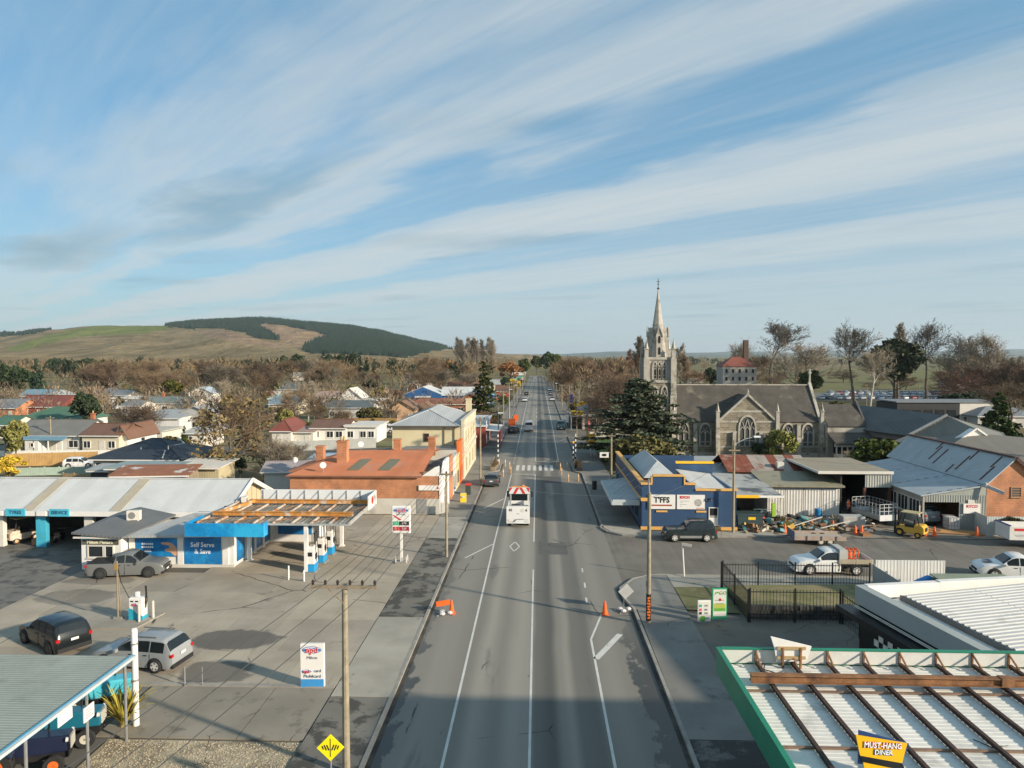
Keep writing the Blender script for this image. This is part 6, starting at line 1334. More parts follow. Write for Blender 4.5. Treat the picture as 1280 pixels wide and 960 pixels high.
forklift((-43.9,58.8,.06),R(60),'small white and orange forklift inside the open tyre bay',mat('faded_white_orange',(.55,.45,.35),.6,.3,2,col2=(.6,.25,.06),t2=(.5,.6)))
# things inside the service bay
for i,(x,y) in enumerate(((-40.6,61.5),(-39.9,62.2),(-40.2,60.4))):
    tag(MB().lathe([(.18,0),(.34,.02),(.36,.12),(.34,.22),(.18,.24)],14,(0,0,0)).lathe([(.18,.25),(.34,.27),(.36,.37),(.34,.47),(.18,.49)],14,(.05,0,0)).build('tyre_stack',RUBBER,None,(x,y,.06)),'pair of black tyres stacked inside the service bay','tyre stack','tyres stacked inside the service bay')
b=MB(); b.box(-.5,.5,-.3,.3,0,.5); b.box(-.45,.45,-.25,.25,.5,.55); tag(b.build('carton',mat('cardboard',(.30,.18,.10),.8),None,(-41.9,57.9,.06)),'brown cardboard carton on the ground beside the teal bay pillar','carton')
t=thing('motorbike','motorbike with chrome engine standing inside the dark service bay','motorbike',(-41.0,59.0,.06),R(100))
q=MB(); 
for x in (-.65,.65):
    w=MB(); w.lathe([(.2,-.05),(.31,-.06),(.32,0),(.31,.06),(.2,.05)],14,axis='y'); w.build('wheel',RUBBER,t,(x,0,.32))
q.beam((-.4,0,.55),(.45,0,.75),.22,.22); q.beam((.45,0,.8),(.65,0,.32),.06,.06); q.beam((-.3,0,.5),(-.65,0,.32),.06,.08); q.build('frame',BLACK,t); q=MB(); q.box(-.15,.25,-.15,.15,.3,.6); q.build('engine',mat('chrome',(.6,.6,.6),.2,.1,2,metal=.9),t); q=MB(); q.box(-.6,.05,-.13,.13,.72,.82); q.build('seat',BLACK,t); q=MB(); q.tube((.42,-.35,1.0),(.42,.35,1.0),.02); q.build('handlebar',STEEL,t)
# --- vehicles farther up the road and in the yards
def far_car(kind,label,loc,rz,col,nm,L=4.4,Hh=1.5,group=None,fine=True): return car(kind,label,loc,rz,paint(nm,col),L,1.78,Hh,.34,group=group,fine=fine)
far_car('van','white van seen from behind driving away at the far roadworks',(-1.8,150,0),R(90),(.55,.55,.56),'van_white',5.0,2.2); far_car('hatch','black car parked beside the orange sign at the far left kerb',(-4.9,146,0),R(80),(.015,.015,.017),'black_car')
far_car('suv','dark green SUV at the right kerb beyond the crossing',(5.1,154,0),R(-90),(.02,.05,.045),'deep_green',4.8,1.8)
t=thing('box_truck','dark truck with a white box body at the right kerb beside the yellow board','truck',(8.0,158.5,0),R(-80)); b=MB(); b.box(-3,1.2,-1.1,1.1,.9,2.6); b.build('box_body',WHT,t); b=MB(); b.box(1.3,2.8,-1.05,1.05,.5,2.2); b.build('cab',DGREEN,t,bevel=.1); b=MB(); b.box(2.8,2.82,-.9,.9,1.3,2.0); b.build('windscreen',CG,t); wheelpair(t,(-1.8,2.0),(-1,1),.42)
b=MB(); b.box(-3,2.6,-.4,.4,.5,.9); b.build('chassis',BLACK,t)
for i,(px,py,k,c,n,l) in enumerate(((656,502,'hatch',(.45,.5,.5),'pale_blue_silver','pale blue hatchback parked at the left kerb farther up the road'),(690,501,'hatch',(.5,.53,.55),'bright_silver','silver hatchback parked at the right kerb farther up the road'),(658,494,'suv',(.03,.03,.035),'black_car','black SUV parked beyond the pale blue hatchback'),(688,494,'hatch',(.10,.11,.13),'slate_car','slate grey car parked beyond the silver hatchback'),(687,488.5,'hatch',(.5,.5,.5),'bright_silver2','small pale car farthest along the right kerb'),(668,473.5,'hatch',(.3,.3,.32),'mid_grey_car','grey car driving at the far end of the road'),(701,490,'van',(.6,.6,.6),'van_white2','white van parked on the grass verge right of the far road'))):
    x,y=G(px,py); far_car(k,l,(x,y,0),R(90) if i not in(5,) else R(-90),c,n)
far_car('hatch','white car behind the timber fence beside the dark roofed house',(*G(101,584),0),R(10),(.7,.7,.7),'car_white2',4.3,1.5)
far_car('hatch','dark blue car parked in the hall yard nearer the red roofed house',(*G(426,535),0),R(5),(.05,.09,.16),'navy_car'); far_car('hatch','blue car parked in the hall yard nearer the cream hall',(*G(459,535),0),R(5),(.06,.16,.3),'mid_blue_car')
far_car('van','white van in the yard beside the cream hall',(*G(480,541),0),R(0),(.65,.65,.64),'van_white3',4.8,1.9)
# car yard behind the church: rows of parked cars
r2=random.Random(4); cols=[((.6,.6,.6),'yard_white'),((.4,.43,.46),'yard_silver'),((.12,.14,.17),'yard_grey'),((.3,.05,.04),'yard_red'),((.10,.17,.28),'yard_blue')]
for j,(y0,n) in enumerate(((262,16),(272,18),(284,18),(298,18))):
    for i in range(n):
        x=103+j*6+i*2.9+r2.uniform(-.3,.3); 
        c,n_=cols[r2.choice((0,0,0,0,1,1,2,3,4))]
        far_car(r2.choice(('hatch','suv','hatch')),{'yard_white':'white car in the crowded car yard beyond the church','yard_silver':'silver car in the crowded car yard beyond the church','yard_grey':'grey car in the crowded car yard beyond the church','yard_red':'red car in the crowded car yard beyond the church','yard_blue':'blue car in the crowded car yard beyond the church'}[n_],(x,y0+r2.uniform(-.6,.6),0),R(90+r2.uniform(-8,8)),c,n_,group='cars in the yard beyond the church',fine=False)
b=MB(); b.poly([(95,254,.03),(185,254,.03),(190,308,.03),(100,308,.03)]); struct('car_yard_ground',b,PV_YARD)
# four wheel drive and tank inside the lean-to
car('boxy','grey four wheel drive with a spare wheel inside the lean-to workshop',(36.6,69.2,0),R(100),paint('dusty_grey',(.22,.25,.26)),4.0,1.7,1.85,.38)
# --- tractors under the near left canopy
def tractor(loc,rz,label,pm,rimm,sc=1.0):
    t=thing('tractor',label,'tractor',loc,rz); t.scale=(sc,sc,sc)
    b=MB(); b.prism([(.0,.75),(2.05,.75),(2.1,.95),(2.05,1.42),(.0,1.5)],'y',-.36,.36); b.build('bonnet',pm,t,bevel=.06)
    b=MB(); b.box(-.9,.0,-.3,.3,.5,1.0); b.box(0,2.0,-.22,.22,.45,.75); b.build('chassis',BLACK,t)
    b=MB(); b.box(2.06,2.13,-.3,.3,.85,1.35); b.build('grille',mat('pale_grille',(.5,.48,.42),.6),t)
    for s in (-1,1):
        b=MB(); y0,y1=sorted((s*.42,s*.95)); b.prism([(-1.15,1.15),(-.75,1.45),(-.2,1.45),(.15,1.1),(.1,1.05),(-.25,1.35),(-.7,1.35),(-1.1,1.05)],'y',y0,y1); b.build('mudguard',pm,t)
        q=MB(); y=s*.72; q.lathe([(.35,-.18),(.66,-.2),(.70,-.12),(.70,.12),(.66,.2),(.35,.18)],18,axis='y'); w=q.build('rear_wheel',RUBBER,t,(-.5,y,.70),0 if s<0 else PI)
        q=MB(); q.lathe([(.37,-.17),(.33,-.10),(.12,-.06),(.1,-.14)],14,axis='y'); q.build('rim',rimm,w)
        for k in range(16):
            a=2*PI*k/16; q=MB() if k==0 else q
            q.obb((.70*math.cos(a),0,.70*math.sin(a)),(.05,.34,.05),(0,-a,.35)) 
        q.build('tread',RUBBER,w)
        q=MB(); q.lathe([(.2,-.1),(.38,-.11),(.40,0),(.38,.11),(.2,.1)],16,axis='y'); w=q.build('front_wheel',RUBBER,t,(1.55,s*.62,.40),0 if s<0 else PI); q=MB(); q.lathe([(.22,-.1),(.18,-.06),(.06,-.1)],12,axis='y'); q.build('rim',rimm,w)
        q=MB(); q.lathe([(.1,-.02),(.08,.06)],10,(2.0,s*.44,1.3),axis='x'); q.build('headlight',LAMP,t)
    b=MB(); b.box(-.75,-.3,-.25,.25,1.05,1.15); b.box(-.85,-.75,-.25,.25,1.1,1.55); b.build('seat',BLACK,t)
    b=MB(); b.tube((.05,0,1.4),(-.15,0,1.65),.025); b.lathe([(.2,1.64),(.2,1.68)],14,(-.17,0,0)); b.build('steering_wheel',BLACK,t)
    b=MB(); b.tube((1.2,.18,1.45),(1.2,.18,2.15),.04); b.build('exhaust',BLACK,t)
    return t
tractor((-19.95,25.9,.03),R(20),'dark navy tractor with orange front wheel rims under the left canopy',paint('navy_tractor',(.012,.018,.05)),mat('orange_rim',(.70,.13,.02),.5),.92)
tractor((-19.95,27.85,.03),R(16),'teal tractor with a pale grille beside the yellow flax',paint('teal_tractor',(.012,.13,.20)),mat('cream_rim',(.5,.47,.38)),.95)
tractor((-20.1,30.3,.03),R(28),'pale turquoise tractor at the back corner of the left canopy',paint('turquoise_tractor',(.07,.42,.52)),mat('cream_rim',(.5,.47,.38)),1.0)
tractor((-20.6,22.6,.03),R(12),'teal tractor partly hidden at the bottom left under the canopy',paint('teal_tractor',(.012,.13,.20)),mat('cream_rim',(.5,.47,.38)),1.0)
# === near left canopy, posts, flax
def left_canopy():
    t=thing('shed_canopy','blue grey ribbed canopy roof with a pale blue edge at the bottom left corner','canopy',(0,0,0))
    x0,x1,y0,y1,z=-42,-16.85,9,28.6,3.45
    sh=mat('blue_grey_sheet',(.25,.285,.262),.8,.1,.5,spec=.12,col2=(.19,.21,.19),t2=(.55,.7))
    n=8
    for i in range(n):
        a=y0+(y1-y0)*i/n; e=y0+(y1-y0)*(i+1)/n; b=MB(); b.box(x0,x1-.1,a+.003,e-.003,z-.04,z); b.ribs((x0,e-.003,z+.004),(x0,a+.003,z+.004),(x1-.1,a+.003,z+.004),(x1-.1,e-.003,z+.004),.16,.02); b.build('roof_sheet',sh,t)
    b=MB(); b.box(x1-.09,x1,y0,y1+.05,z-.16,z+.06); b.build('blue_fascia',mat('pale_blue_fascia',(.10,.36,.52),.5),t); b=MB(); b.box(x1+.003,x1+.12,y0,y1+.05,z-.06,z+.05); b.build('gutter',mat('pale_gutter',(.50,.54,.54),.5),t)
    for Y in (22.5,25.7,28.2):
        b=MB(); b.tube((x1-.12,Y,0),(x1-.12,Y,z-.05),.06,.06,8); b.build('post',STEEL,t)
    for Y in (12,18,24,28):
        b=MB(); b.beam((x0,Y,z-.14),(x1-.15,Y,z-.14),.1,.18); b.build('rafter',TIMBER,t)
    for Y,z_ in ((24.1,3.2),):
        b=MB(); b.box(x1+.13,x1+.16,Y-.38,Y+.38,z_-.2,z_+.2); b.build('hanging_board',WHITE,t)
    b=MB(); b.box(x1-.03,x1+.01,25.35,25.95,2.3,2.85); o=b.build('notice_board',WHITE,t)
    for k in range(4):
        q=MB(); q.box(x1+.011,x1+.016,25.42,25.85-(k%2)*.1,2.42+.1*k,2.45+.1*k); q.build('print_line',mat('red_grey_print',(.35,.2,.2),.6),o)
left_canopy()
t=thing('white_pole','plain white steel pole standing on the gravel beside the flax','pole',(-17.25,29.4,.03)); b=MB(); b.lathe([(.13,0),(.13,4.2),(.09,4.28)],14); b.build('shaft',WHITE,t); b=MB(); b.lathe([(.15,2.0),(.15,2.08)],14); b.lathe([(.15,3.6),(.15,3.66)],14); b.build('band',STEEL,t); b=MB(); b.box(-.2,.2,-.2,.2,0,.05); b.build('base_plate',STEEL,t)
def flax(loc,n,h,label,c1,c2,seed,name='flax_plant'):
    r=random.Random(seed); t=thing(name,label,'plant',loc); bs=MB()
    for i in range(n):
        a=r.uniform(0,2*PI); l=h*r.uniform(.7,1.15); s=r.uniform(.35,.95); w=.05; p=[]
        for k in range(5):
            u=k/4; rad=l*s*u; z=l*(u*1.25-.75*s*u*u); p.append(Vector((math.cos(a)*rad*.8,math.sin(a)*rad*.8,max(.02,z))))
        sd=Vector((-math.sin(a),math.cos(a),0)); b=MB(); v=[]
        for k,q in enumerate(p): ww=w*(1-(k/4)**2)+.006; v+=[q-sd*ww,q+Vector((0,0,-.015)),q+sd*ww]
        b.add(v,[f for k in range(4) for f in ((3*k,3*k+3,3*k+4,3*k+1),(3*k+1,3*k+4,3*k+5,3*k+2))]); b.build('leaf',leafmat('flax_leaf_'+name,c1,c2,.5),t)
    b=MB(); b.lathe([(.2,0),(.12,.2),(.02,.3)],8); b.build('base',mat('dead_leaf_base',(.2,.15,.06),.9),t)
flax((-17.75,29.3,.03),70,1.9,'yellow and green flax clump at the foot of the white pole',(.50,.36,.05),(.20,.20,.04),5)
for i,(px,py) in enumerate(((231,860),(253,860))):
    x,y=G(px,py); t=thing('steel_post','thin steel post %s on the yard edge beside the silver wagon'%('left of its pair','right of its pair')[i],'post',(x,y,.05)); b=MB(); b.tube((0,0,0),(0,0,.98),.045 if i==0 else .025,n=8); b.build('shaft',STEEL,t); b=MB(); b.box(-.1,.1,-.1,.1,0,.03); b.build('base_plate',STEEL,t)
# forecourt rail by the canopy column
t=thing('barrier_rail','low white hoop rail beside the front canopy column','barrier',(0,0,.1)); b=MB(); b.path([(-17.6,49.2,0),(-17.6,49.2,1.0)],.06); b.path([(-16.4,48.9,0),(-16.4,48.9,.8)],.06); b.build('post',WHITE,t); b=MB(); b.beam((-17.6,49.2,.08),(-16.4,48.9,.08),.05,.05); b.build('rail',STEEL,t)
# concrete trough with a red box at the left edge
t=thing('loading_bin','grey concrete walled bin at the left edge beside the charcoal SUV','bin',(-28.0,34.9,0),R(-32)); b=MB(); b.box(-3.5,.4,-.1,.1,0,1.05); b.build('side_wall',mat('bin_concrete',(.42,.40,.36),.85,.1,1),t); b=MB(); b.box(.41,.6,-1.6,.1,0,1.0); b.build('end_wall',mat('bin_concrete',(.42,.4,.36)),t); b=MB(); b.box(-3.5,.4,-1.5,-.11,0,.45); b.build('dark_load',mat('dark_load',(.05,.05,.05),.9,.4,5),t)
t=thing('red_cabinet','red metal cabinet standing inside the concrete bin at the left edge','cabinet',(-27.9,34.35,.45),R(-32)); b=MB(); b.box(-.45,.35,-.3,.3,0,.75); b.build('case',mat('dull_red',(.30,.045,.04),.5),t); b=MB(); b.box(.36,.38,-.22,.2,.1,.6); b.build('door',RED,t); b=MB(); b.box(-.6,-.47,-.1,.1,.0,1.0); b.build('stand',mat('orange_stand',(.6,.25,.05),.6),t)
# === power poles and wires
def pole(loc,h,label,arms=((.35,2.3,6),),r=.14,lamp=None,rz=0,group='power poles along the streets',m=None,cat='power pole',name='power_pole'):
    t=thing(name,label,cat,loc,rz,group); b=MB(); b.tube((0,0,-.05),(0,0,h),r,r*.68,10); b.build('shaft',m or POLE,t)
    for dz,w,n in arms:
        b=MB(); b.box(-w/2,w/2,-.16,-.05,h-dz-.06,h-dz+.06); b.beam((-w*.25,-.1,h-dz-.05),(0,-.1,h-dz-.65),.05,.03); a=b.build('crossarm',TIMBER,t)
        for i in range(n):
            x=-w/2+.08+(w-.16)*i/(n-1); q=MB(); q.lathe([(.02,h-dz+.06),(.05,h-dz+.1),(.06,h-dz+.2),(.03,h-dz+.26)],6,(x,-.1,0)); q.build('insulator',mat('insulator_brown',(.04,.03,.025),.3),a)
    if lamp:
        dx,dy,dz=lamp; b=MB(); b.path([(0,0,h-.4),(dx*.5,dy*.5,h-.1+dz*.6),(dx,dy,h+dz)],.045); a=b.build('lamp_arm',STEEL,t); q=MB(); L=.45; q.obb((dx*1.08,dy*1.08,h+dz),(.6,.28,.14),(0,0,math.atan2(dy,dx))); q.build('lamp_head',mat('lamp_head_white',(.6,.61,.6),.4),a)
    return t
pole((-7.25,26.2,.12),7.25,'timber power pole with a six pin crossarm in the near foreground',((.05,2.5,6),),.15)
P2=pole((6.6,41.9,.12),7.8,'timber power pole with a black and orange wrapped foot at the right corner',(),.15)
b=MB(); b.lathe([(.153,.15),(.150,1.75)],12); w=b.build('wrap',BLACK,P2)
for k in range(8):
    b=MB(); b.obb((-.005,-.152,.35+.17*k),(.15+.03*(k%3),.02,.10),(0,(-.5,.4,0,.6,-.3,.2,.5,-.4)[k],0)); b.build('print_mark',mat('orange_print',(.75,.16,.02),.5),w)
b=MB(); b.tube((0,0,7.8),(-.05,0,8.6),.04); b.build('conduit',STEEL,P2); b=MB(); b.box(-.2,-.13,-.06,.06,2.2,2.5); b.build('meter_box',STEEL,P2)
pole((-7.15,55.3,.12),6.75,'slim power pole on the left pavement opposite the price sign',((.2,1.1,3),),.11)
pole((17.55,63.9,.12),8.3,'power pole with a street lamp arm standing before the blue shop',((.9,1.0,2),),.13,(1.9,.2,.3))
pole((9.2,88.6,.12),6.1,'grey power pole behind the blue shop awning carrying a small white oval sign',((.25,1.0,3),),.15)
t=thing('hanging_sign','small white rectangular sign with a dark oval hung from the grey power pole','sign',(8.3,88.4,3.6)); b=MB(); b.box(-.55,.55,-.03,.03,-.33,.33); b.build('panel',WHITE,t); b=MB(); b.lathe([(.24,-.045),(.2,-.031)],14,axis='y'); o=b.build('printed_oval',BLACK,t); o.scale=(1.3,1,.7); b=MB(); b.beam((-.55,0,.35),(.8,0,.35),.04,.04); b.build('bracket',STEEL,t)
pole((-6.95,86,.12),8.4,'power pole with a long lamp arm over the parked grey hatchback',((.35,1.2,3),),.13,(2.3,-.2,.5))
pole((-6.9,125,.12),7.2,'power pole with a lamp arm at the far corner of the left side street',((.3,1.1,3),),.13,(-1.6,0,.3))
pole((8.4,120.5,.1),7.0,'grey power pole beside the spreading bare tree near the lawn',((.3,1.2,3),),.14)
pole((7.0,157,.1),9.3,'tall power pole beside the yellow shop board on the right',((.4,2.0,4),),.15)
pole((7.6,138,.1),8.5,'thin dark power pole between the lawn and the yellow board',((.4,1.6,4),),.12)
for i,(x,y,h) in enumerate(((-6.8,169,9.5),(-7.0,176,8.2),(-7.1,212,8.2),(-7.0,240,7.5),(-7,282,7.5),(-7,330,7.5),(-7,385,7.5),(-7.2,150,8.4),(-9.5,195,6.0),(7.0,205,7.5),(6.9,263,7.0),(6.9,310,7.2),(7,365,7.2),(7,420,7.2),(11,190,7.2))):
    pole((x,y,.1),h,'far power pole on the %s side of the main road'%('left' if x<0 else 'right'),((.3,1.8,4),),.14,(1.5 if x<0 else -1.5,0,.3) if i%2 else None,group='far power poles on the %s side of the main road'%('left' if x<0 else 'right'))
for px,py,top,l,lamp in ((7,572,534,'lamp pole at the left edge before the white houses',(1.6,.2,.5)),(64,566,520,'tall pole before the white house with grey roof',None),(52,520,495,'stout pale pole beside the red roofed house',None),(70,506,481,'power pole right of the blue roofed house',None),(91,502,489,'short pale pole beside the yellow bush',None),(129,515,489,'steel lattice pole right of the dark pine',None),(150,498,480,'power pole before the pale house with dark windows',None),(325,553,511,'pale pole among bare trees right of the big brown tree',None),(732,480,462,'distant power pole beyond the bare trees',None),(1148,512,480,'power pole before the dark evergreens on the right',None),(1205,515,488,'slim power pole left of the gold topped conifer',None),(1083,512,480,'power pole beside the crowded car yard',None)):
    x,y=G(px,py); _,zt=ZY(px,top,y); pole((x,y,0),zt,l,((.3,1.4,3),) if not lamp else (),.13,lamp,group='power poles along the back streets')
WIRE=mat('wire_dark',(.07,.07,.065),.6)
def wire(a,b_,sag,label,n=10,r=.012,m=None):
    a=Vector(a); b_=Vector(b_); pts=[]
    for i in range(n+1): u=i/n; p=a.lerp(b_,u); p.z-=sag*4*u*(1-u); pts.append(p)
    q=MB(); q.path(pts,r,4); tag(q.build('overhead_wire',m or WIRE),label,'wire','overhead wires')
for k,x in enumerate((-1.17,-.70,-.23,.24,.71,1.18)):
    wire((-7.25+x,26.1,7.45),(-7.15+x*.45,55.2,6.85),.35,'overhead wire between the near crossarm pole and the slim pole on the left')
    if k%2: wire((-7.25+x,26.1,7.45),(-12+x,-6,8.5),.4,'overhead wire running from the near crossarm pole towards the viewer')
for x in (-.45,0,.45): wire((-7.15+x,55.2,6.8),(-6.95+x,86,8.2),.4,'overhead wire between the slim pole and the lamp arm pole on the left'); wire((-6.95+x,86,8.2),(-6.9+x,125,7.1),.5,'overhead wire over the left pavement beside the cream hall')
wire((6.6,41.9,7.7),(-7.15,55.2,6.6),.5,'pale service wire crossing the road from the right corner pole',r=.010,m=mat('wire_pale',(.42,.41,.38),.6))
wire((6.55,41.9,8.5),(9.4,66,3.9),.3,'pale service wire from the right corner pole to the blue shop',r=.010,m=mat('wire_pale',(.42,.41,.38))); wire((6.6,41.9,7.6),(17.5,63.9,7.3),.5,'overhead wire from the right corner pole to the pole at the blue shop')
wire((17.55,63.9,7.4),(43,66,6.0),.6,'overhead wire from the blue shop pole to the brick garage'); wire((9.2,88.6,5.9),(8.4,120.5,6.8),.5,'overhead wire between the grey poles on the right'); wire((9.2,88.6,5.8),(17.5,63.9,7.2),.4,'overhead wire above the blue shop roof'); wire((9.2,88.6,5.9),(-6.95,86,7.9),.5,'overhead wire crossing the road above the parked hatchback')
# === road furniture
def cone(loc,label,group='orange road cones',s=1):
    t=thing('road_cone',label,'traffic cone',loc,0,group); t.scale=(s,)*3
    b=MB(); b.lathe([(.19,.05),(.06,.86),(.03,.9)],12); b.build('body',ORANGE,t); b=MB(); b.box(-.24,.24,-.24,.24,0,.05); b.build('base',ORANGE,t); b=MB(); b.lathe([(.137,.33),(.108,.50)],12); b.build('collar',WHITE,t); b=MB(); b.lathe([(.097,.60),(.078,.71)],12); b.build('collar',WHITE,t)
for px,py,l in ((564.5,767,'orange road cone at the left kerb beside the orange works sign'),(756,768,'orange road cone on the road by the angled white line'),(981,666,'orange cone before the scrap heap left of the flat trailer'),(1014,660,'orange cone among the scrap above the flat trailer'),(1041,662,'orange cone at the right end of the scrap heap'),(1069,668,'left cone of the close pair right of the flat trailer'),(1077,668,'right cone of the close pair right of the flat trailer'),(1156,670,'orange cone just right of the yellow forklift'),(1168,670,'second orange cone right of the yellow forklift'),(1221,670,'orange cone at the end of the pale sheet fence')):
    x,y=G(px,py); cone((x,y,.0),l,s=.95)
def works_sign(loc,label,m,w,h,z,rz,bags,tilt=0,diamond=False):
    t=thing('works_sign',label,'road sign',loc,rz); b=MB()
    if diamond: b.prism([(0,z-h/2),(w/2,z),(0,z+h/2),(-w/2,z)],'y',-.02,.02)
    else: b.box(-w/2,w/2,-.02,.02,z-h/2,z+h/2)
    o=b.build('panel',m,t); o.rotation_euler=(0,tilt,0)
    b=MB(); b.tube((0,.03,.1),(0,.03,z+h*.3),.02); b.beam((-.5,-.3,.03),(.5,.3,.03),.05,.05); b.beam((-.5,.3,.03),(.5,-.3,.03),.05,.05); b.build('stand',STEEL,t)
    for i in range(bags):
        q=MB(); a=i*2.1; q.lathe([(.05,0),(.17,.04),(.19,.1),(.13,.17),(.03,.2)],8,(.32*math.cos(a),.22*math.sin(a),.03)); o=q.build('sandbag',mat('white_sandbag',(.58,.55,.53),.8,.2,6),t)
works_sign((*G(556,768),0),'small orange works sign on a stand with white sandbags at the left kerb',ORANGE,.85,.32,.72,.15,3,R(-8))
works_sign((*G(780,764),0),'grey diamond works sign seen from behind with sandbags at the right kerb',mat('sign_back_grey',(.28,.29,.29),.5),1.15,1.0,1.25,R(25),3,R(6),True)
for px,py,w,h,z,l,m in ((640,533,1.5,1.6,.9,'orange works sign near the left kerb, nearer of the far pair',ORANGE),(645,527,1.1,1.4,.9,'orange works sign near the left kerb beside the black car',ORANGE),(701,535,.7,.5,.4,'low red barrier at the right kerb by the far works',RED),(635,503,1.2,.7,2.4,'small red sign on the left pavement far up the road',RED)):
    works_sign((*G(px,py),0),l,m,w,h,z,0,0)
# belisha poles, kerb posts
BW=mat('band_black',(.02,.02,.02),.5)
def belisha(loc,h,label,globe=False):
    t=thing('crossing_beacon',label,'beacon pole',loc,0,'striped beacon poles at the crossing'); n=int(h/.36)
    for i in range(n):
        b=MB(); b.lathe([(.075,h*i/n),(.075,h*(i+1)/n)],10); b.build('band',WHITE if i%2 else BW,t)
    if globe:
        b=MB(); b.lathe([(.04,h),(.16,h+.1),(.19,h+.22),(.14,h+.36),(.03,h+.4)],12); b.build('globe',mat('amber_globe',(.80,.38,.02),.3),t)
belisha((-5.75,103,.12),4.7,'striped black and white beacon pole at the left end of the crossing'); belisha((5.55,103.5,.12),4.4,'tall striped beacon pole at the right end of the crossing'); belisha((5.35,106.5,.12),2.6,'short striped beacon pole with an amber globe on the right',True)
DEL=mat('delineator_orange',(.62,.34,.12),.6,.1,3)
for px,py in ((629,596),(631.5,583),(637,586),(638.5,592),(624,582),(700.5,588),(702,594),(696,583),(710.5,602),(709,586),(718,583),(723,602)):
    x,y=G(px,py); t=thing('kerb_post','flexible pale orange kerb post on the %s side of the crossing'%('left' if px<670 else 'right'),'bollard',(x,y,.0),0,'pale orange posts on the %s side of the crossing'%('left' if px<670 else 'right')); b=MB(); b.lathe([(.07,0),(.055,1.0),(.03,1.04)],8); b.build('shaft',DEL,t); b=MB(); b.lathe([(.068,.65),(.066,.8)],8); b.build('reflector',WHITE,t)
# planters and rails at the crossing build-outs
for x,y,l in ((5.6,100.2,'dark planter box with bare twigs on the right build-out'),(-5.9,99.8,'brown planter box with bare twigs on the left build-out'),(5.8,97.9,'low brown shrub planter at the near end of the right build-out'),(-6.1,97.9,'low brown shrub planter at the near end of the left build-out')):
    t=thing('planter',l,'planter',(x,y,.12)); b=MB(); b.box(-.35,.35,-.8,.8,0,.5); b.build('box',BLACK if x>0 else TIMBER,t); q=MB(); r=random.Random(int(y*10)+int(x))
    for i in range(60): a=(r.uniform(-.3,.3),r.uniform(-.7,.7),.5); q.tube(a,(a[0]+r.uniform(-.25,.25),a[1]+r.uniform(-.25,.25),r.uniform(.8,1.5)),.02,.008,3,caps=False)
    q.build('twigs',mat('brown_twig',(.16,.11,.055),.9,.3,3),t)
# near yellow diamond
t=thing('warning_sign','yellow diamond crossing ahead sign with black bars at the bottom of the frame','road sign',(-6.98,23.3,.12),R(4)); b=MB(); b.tube((0,.03,0),(0,.03,2.7),.035); b.build('post',STEEL,t)
b=MB(); k=.46; b.prism([(0,2.62-k),(k,2.62),(0,2.62+k),(-k,2.62)],'y',-.015,.015); o=b.build('panel',mat('bright_yellow',(.85,.72,.01),.4,.03,1),t)
q=MB(); q.tube((0,-.018,2.62-.31),(0,-.018,2.62+.31),.012); 
for i in range(-3,4):
    if i: q.obb((i*.085,-.02,2.63),(.04,.008,.20 if abs(i)<3 else .13),(0,R(22)*(1 if i<0 else -1)*-1,0))
q.build('printed_bars',BLACK,o)
# bin, yellow board, street name post, A boards
t=thing('litter_bin','dark green litter bin with a red top on the left pavement','bin',(-7.9,80.5,.12)); b=MB(); b.box(-.3,.3,-.3,.3,0,1.05); b.build('body',mat('bin_green',(.05,.07,.055),.5),t,bevel=.03); b=MB(); b.box(-.34,.34,-.34,.34,1.06,1.2); b.build('lid',RED,t)
t=thing('pavement_board','small yellow pavement board on the left footpath','A-board',(-8.0,76.2,.12)); 
for s in (-1,1):
    b=MB(); b.slab((-.32,-.02,0),(.32,-.02,0),(.32,.0,1.0),(-.32,0,1.0),.03); o=b.build('panel',YELLOW if s>0 else OFFW,t); o.rotation_euler=(R(-12)*s,0,0); o.location=(0,-.2*s,0)
b=MB(); b.lathe([(.15,-.235),(.12,-.23)],10,(0,.02,.62),axis='y'); b.build('printed_disc',OFFW,t)
t=thing('street_sign','leaning white street name post at the corner of the side street','street sign',(10.55,50.9,.12)); b=MB(); b.tube((0,0,0),(-.15,0,2.3),.05); b.build('post',WHITE,t); b=MB(); b.beam((-.2,-.03,2.35),(.45,-.25,2.3),.04,.2); b.build('name_blade',OFFW,t); b=MB(); b.box(-.25,-.05,-.05,.05,2.05,2.2); b.build('bracket',STEEL,t)
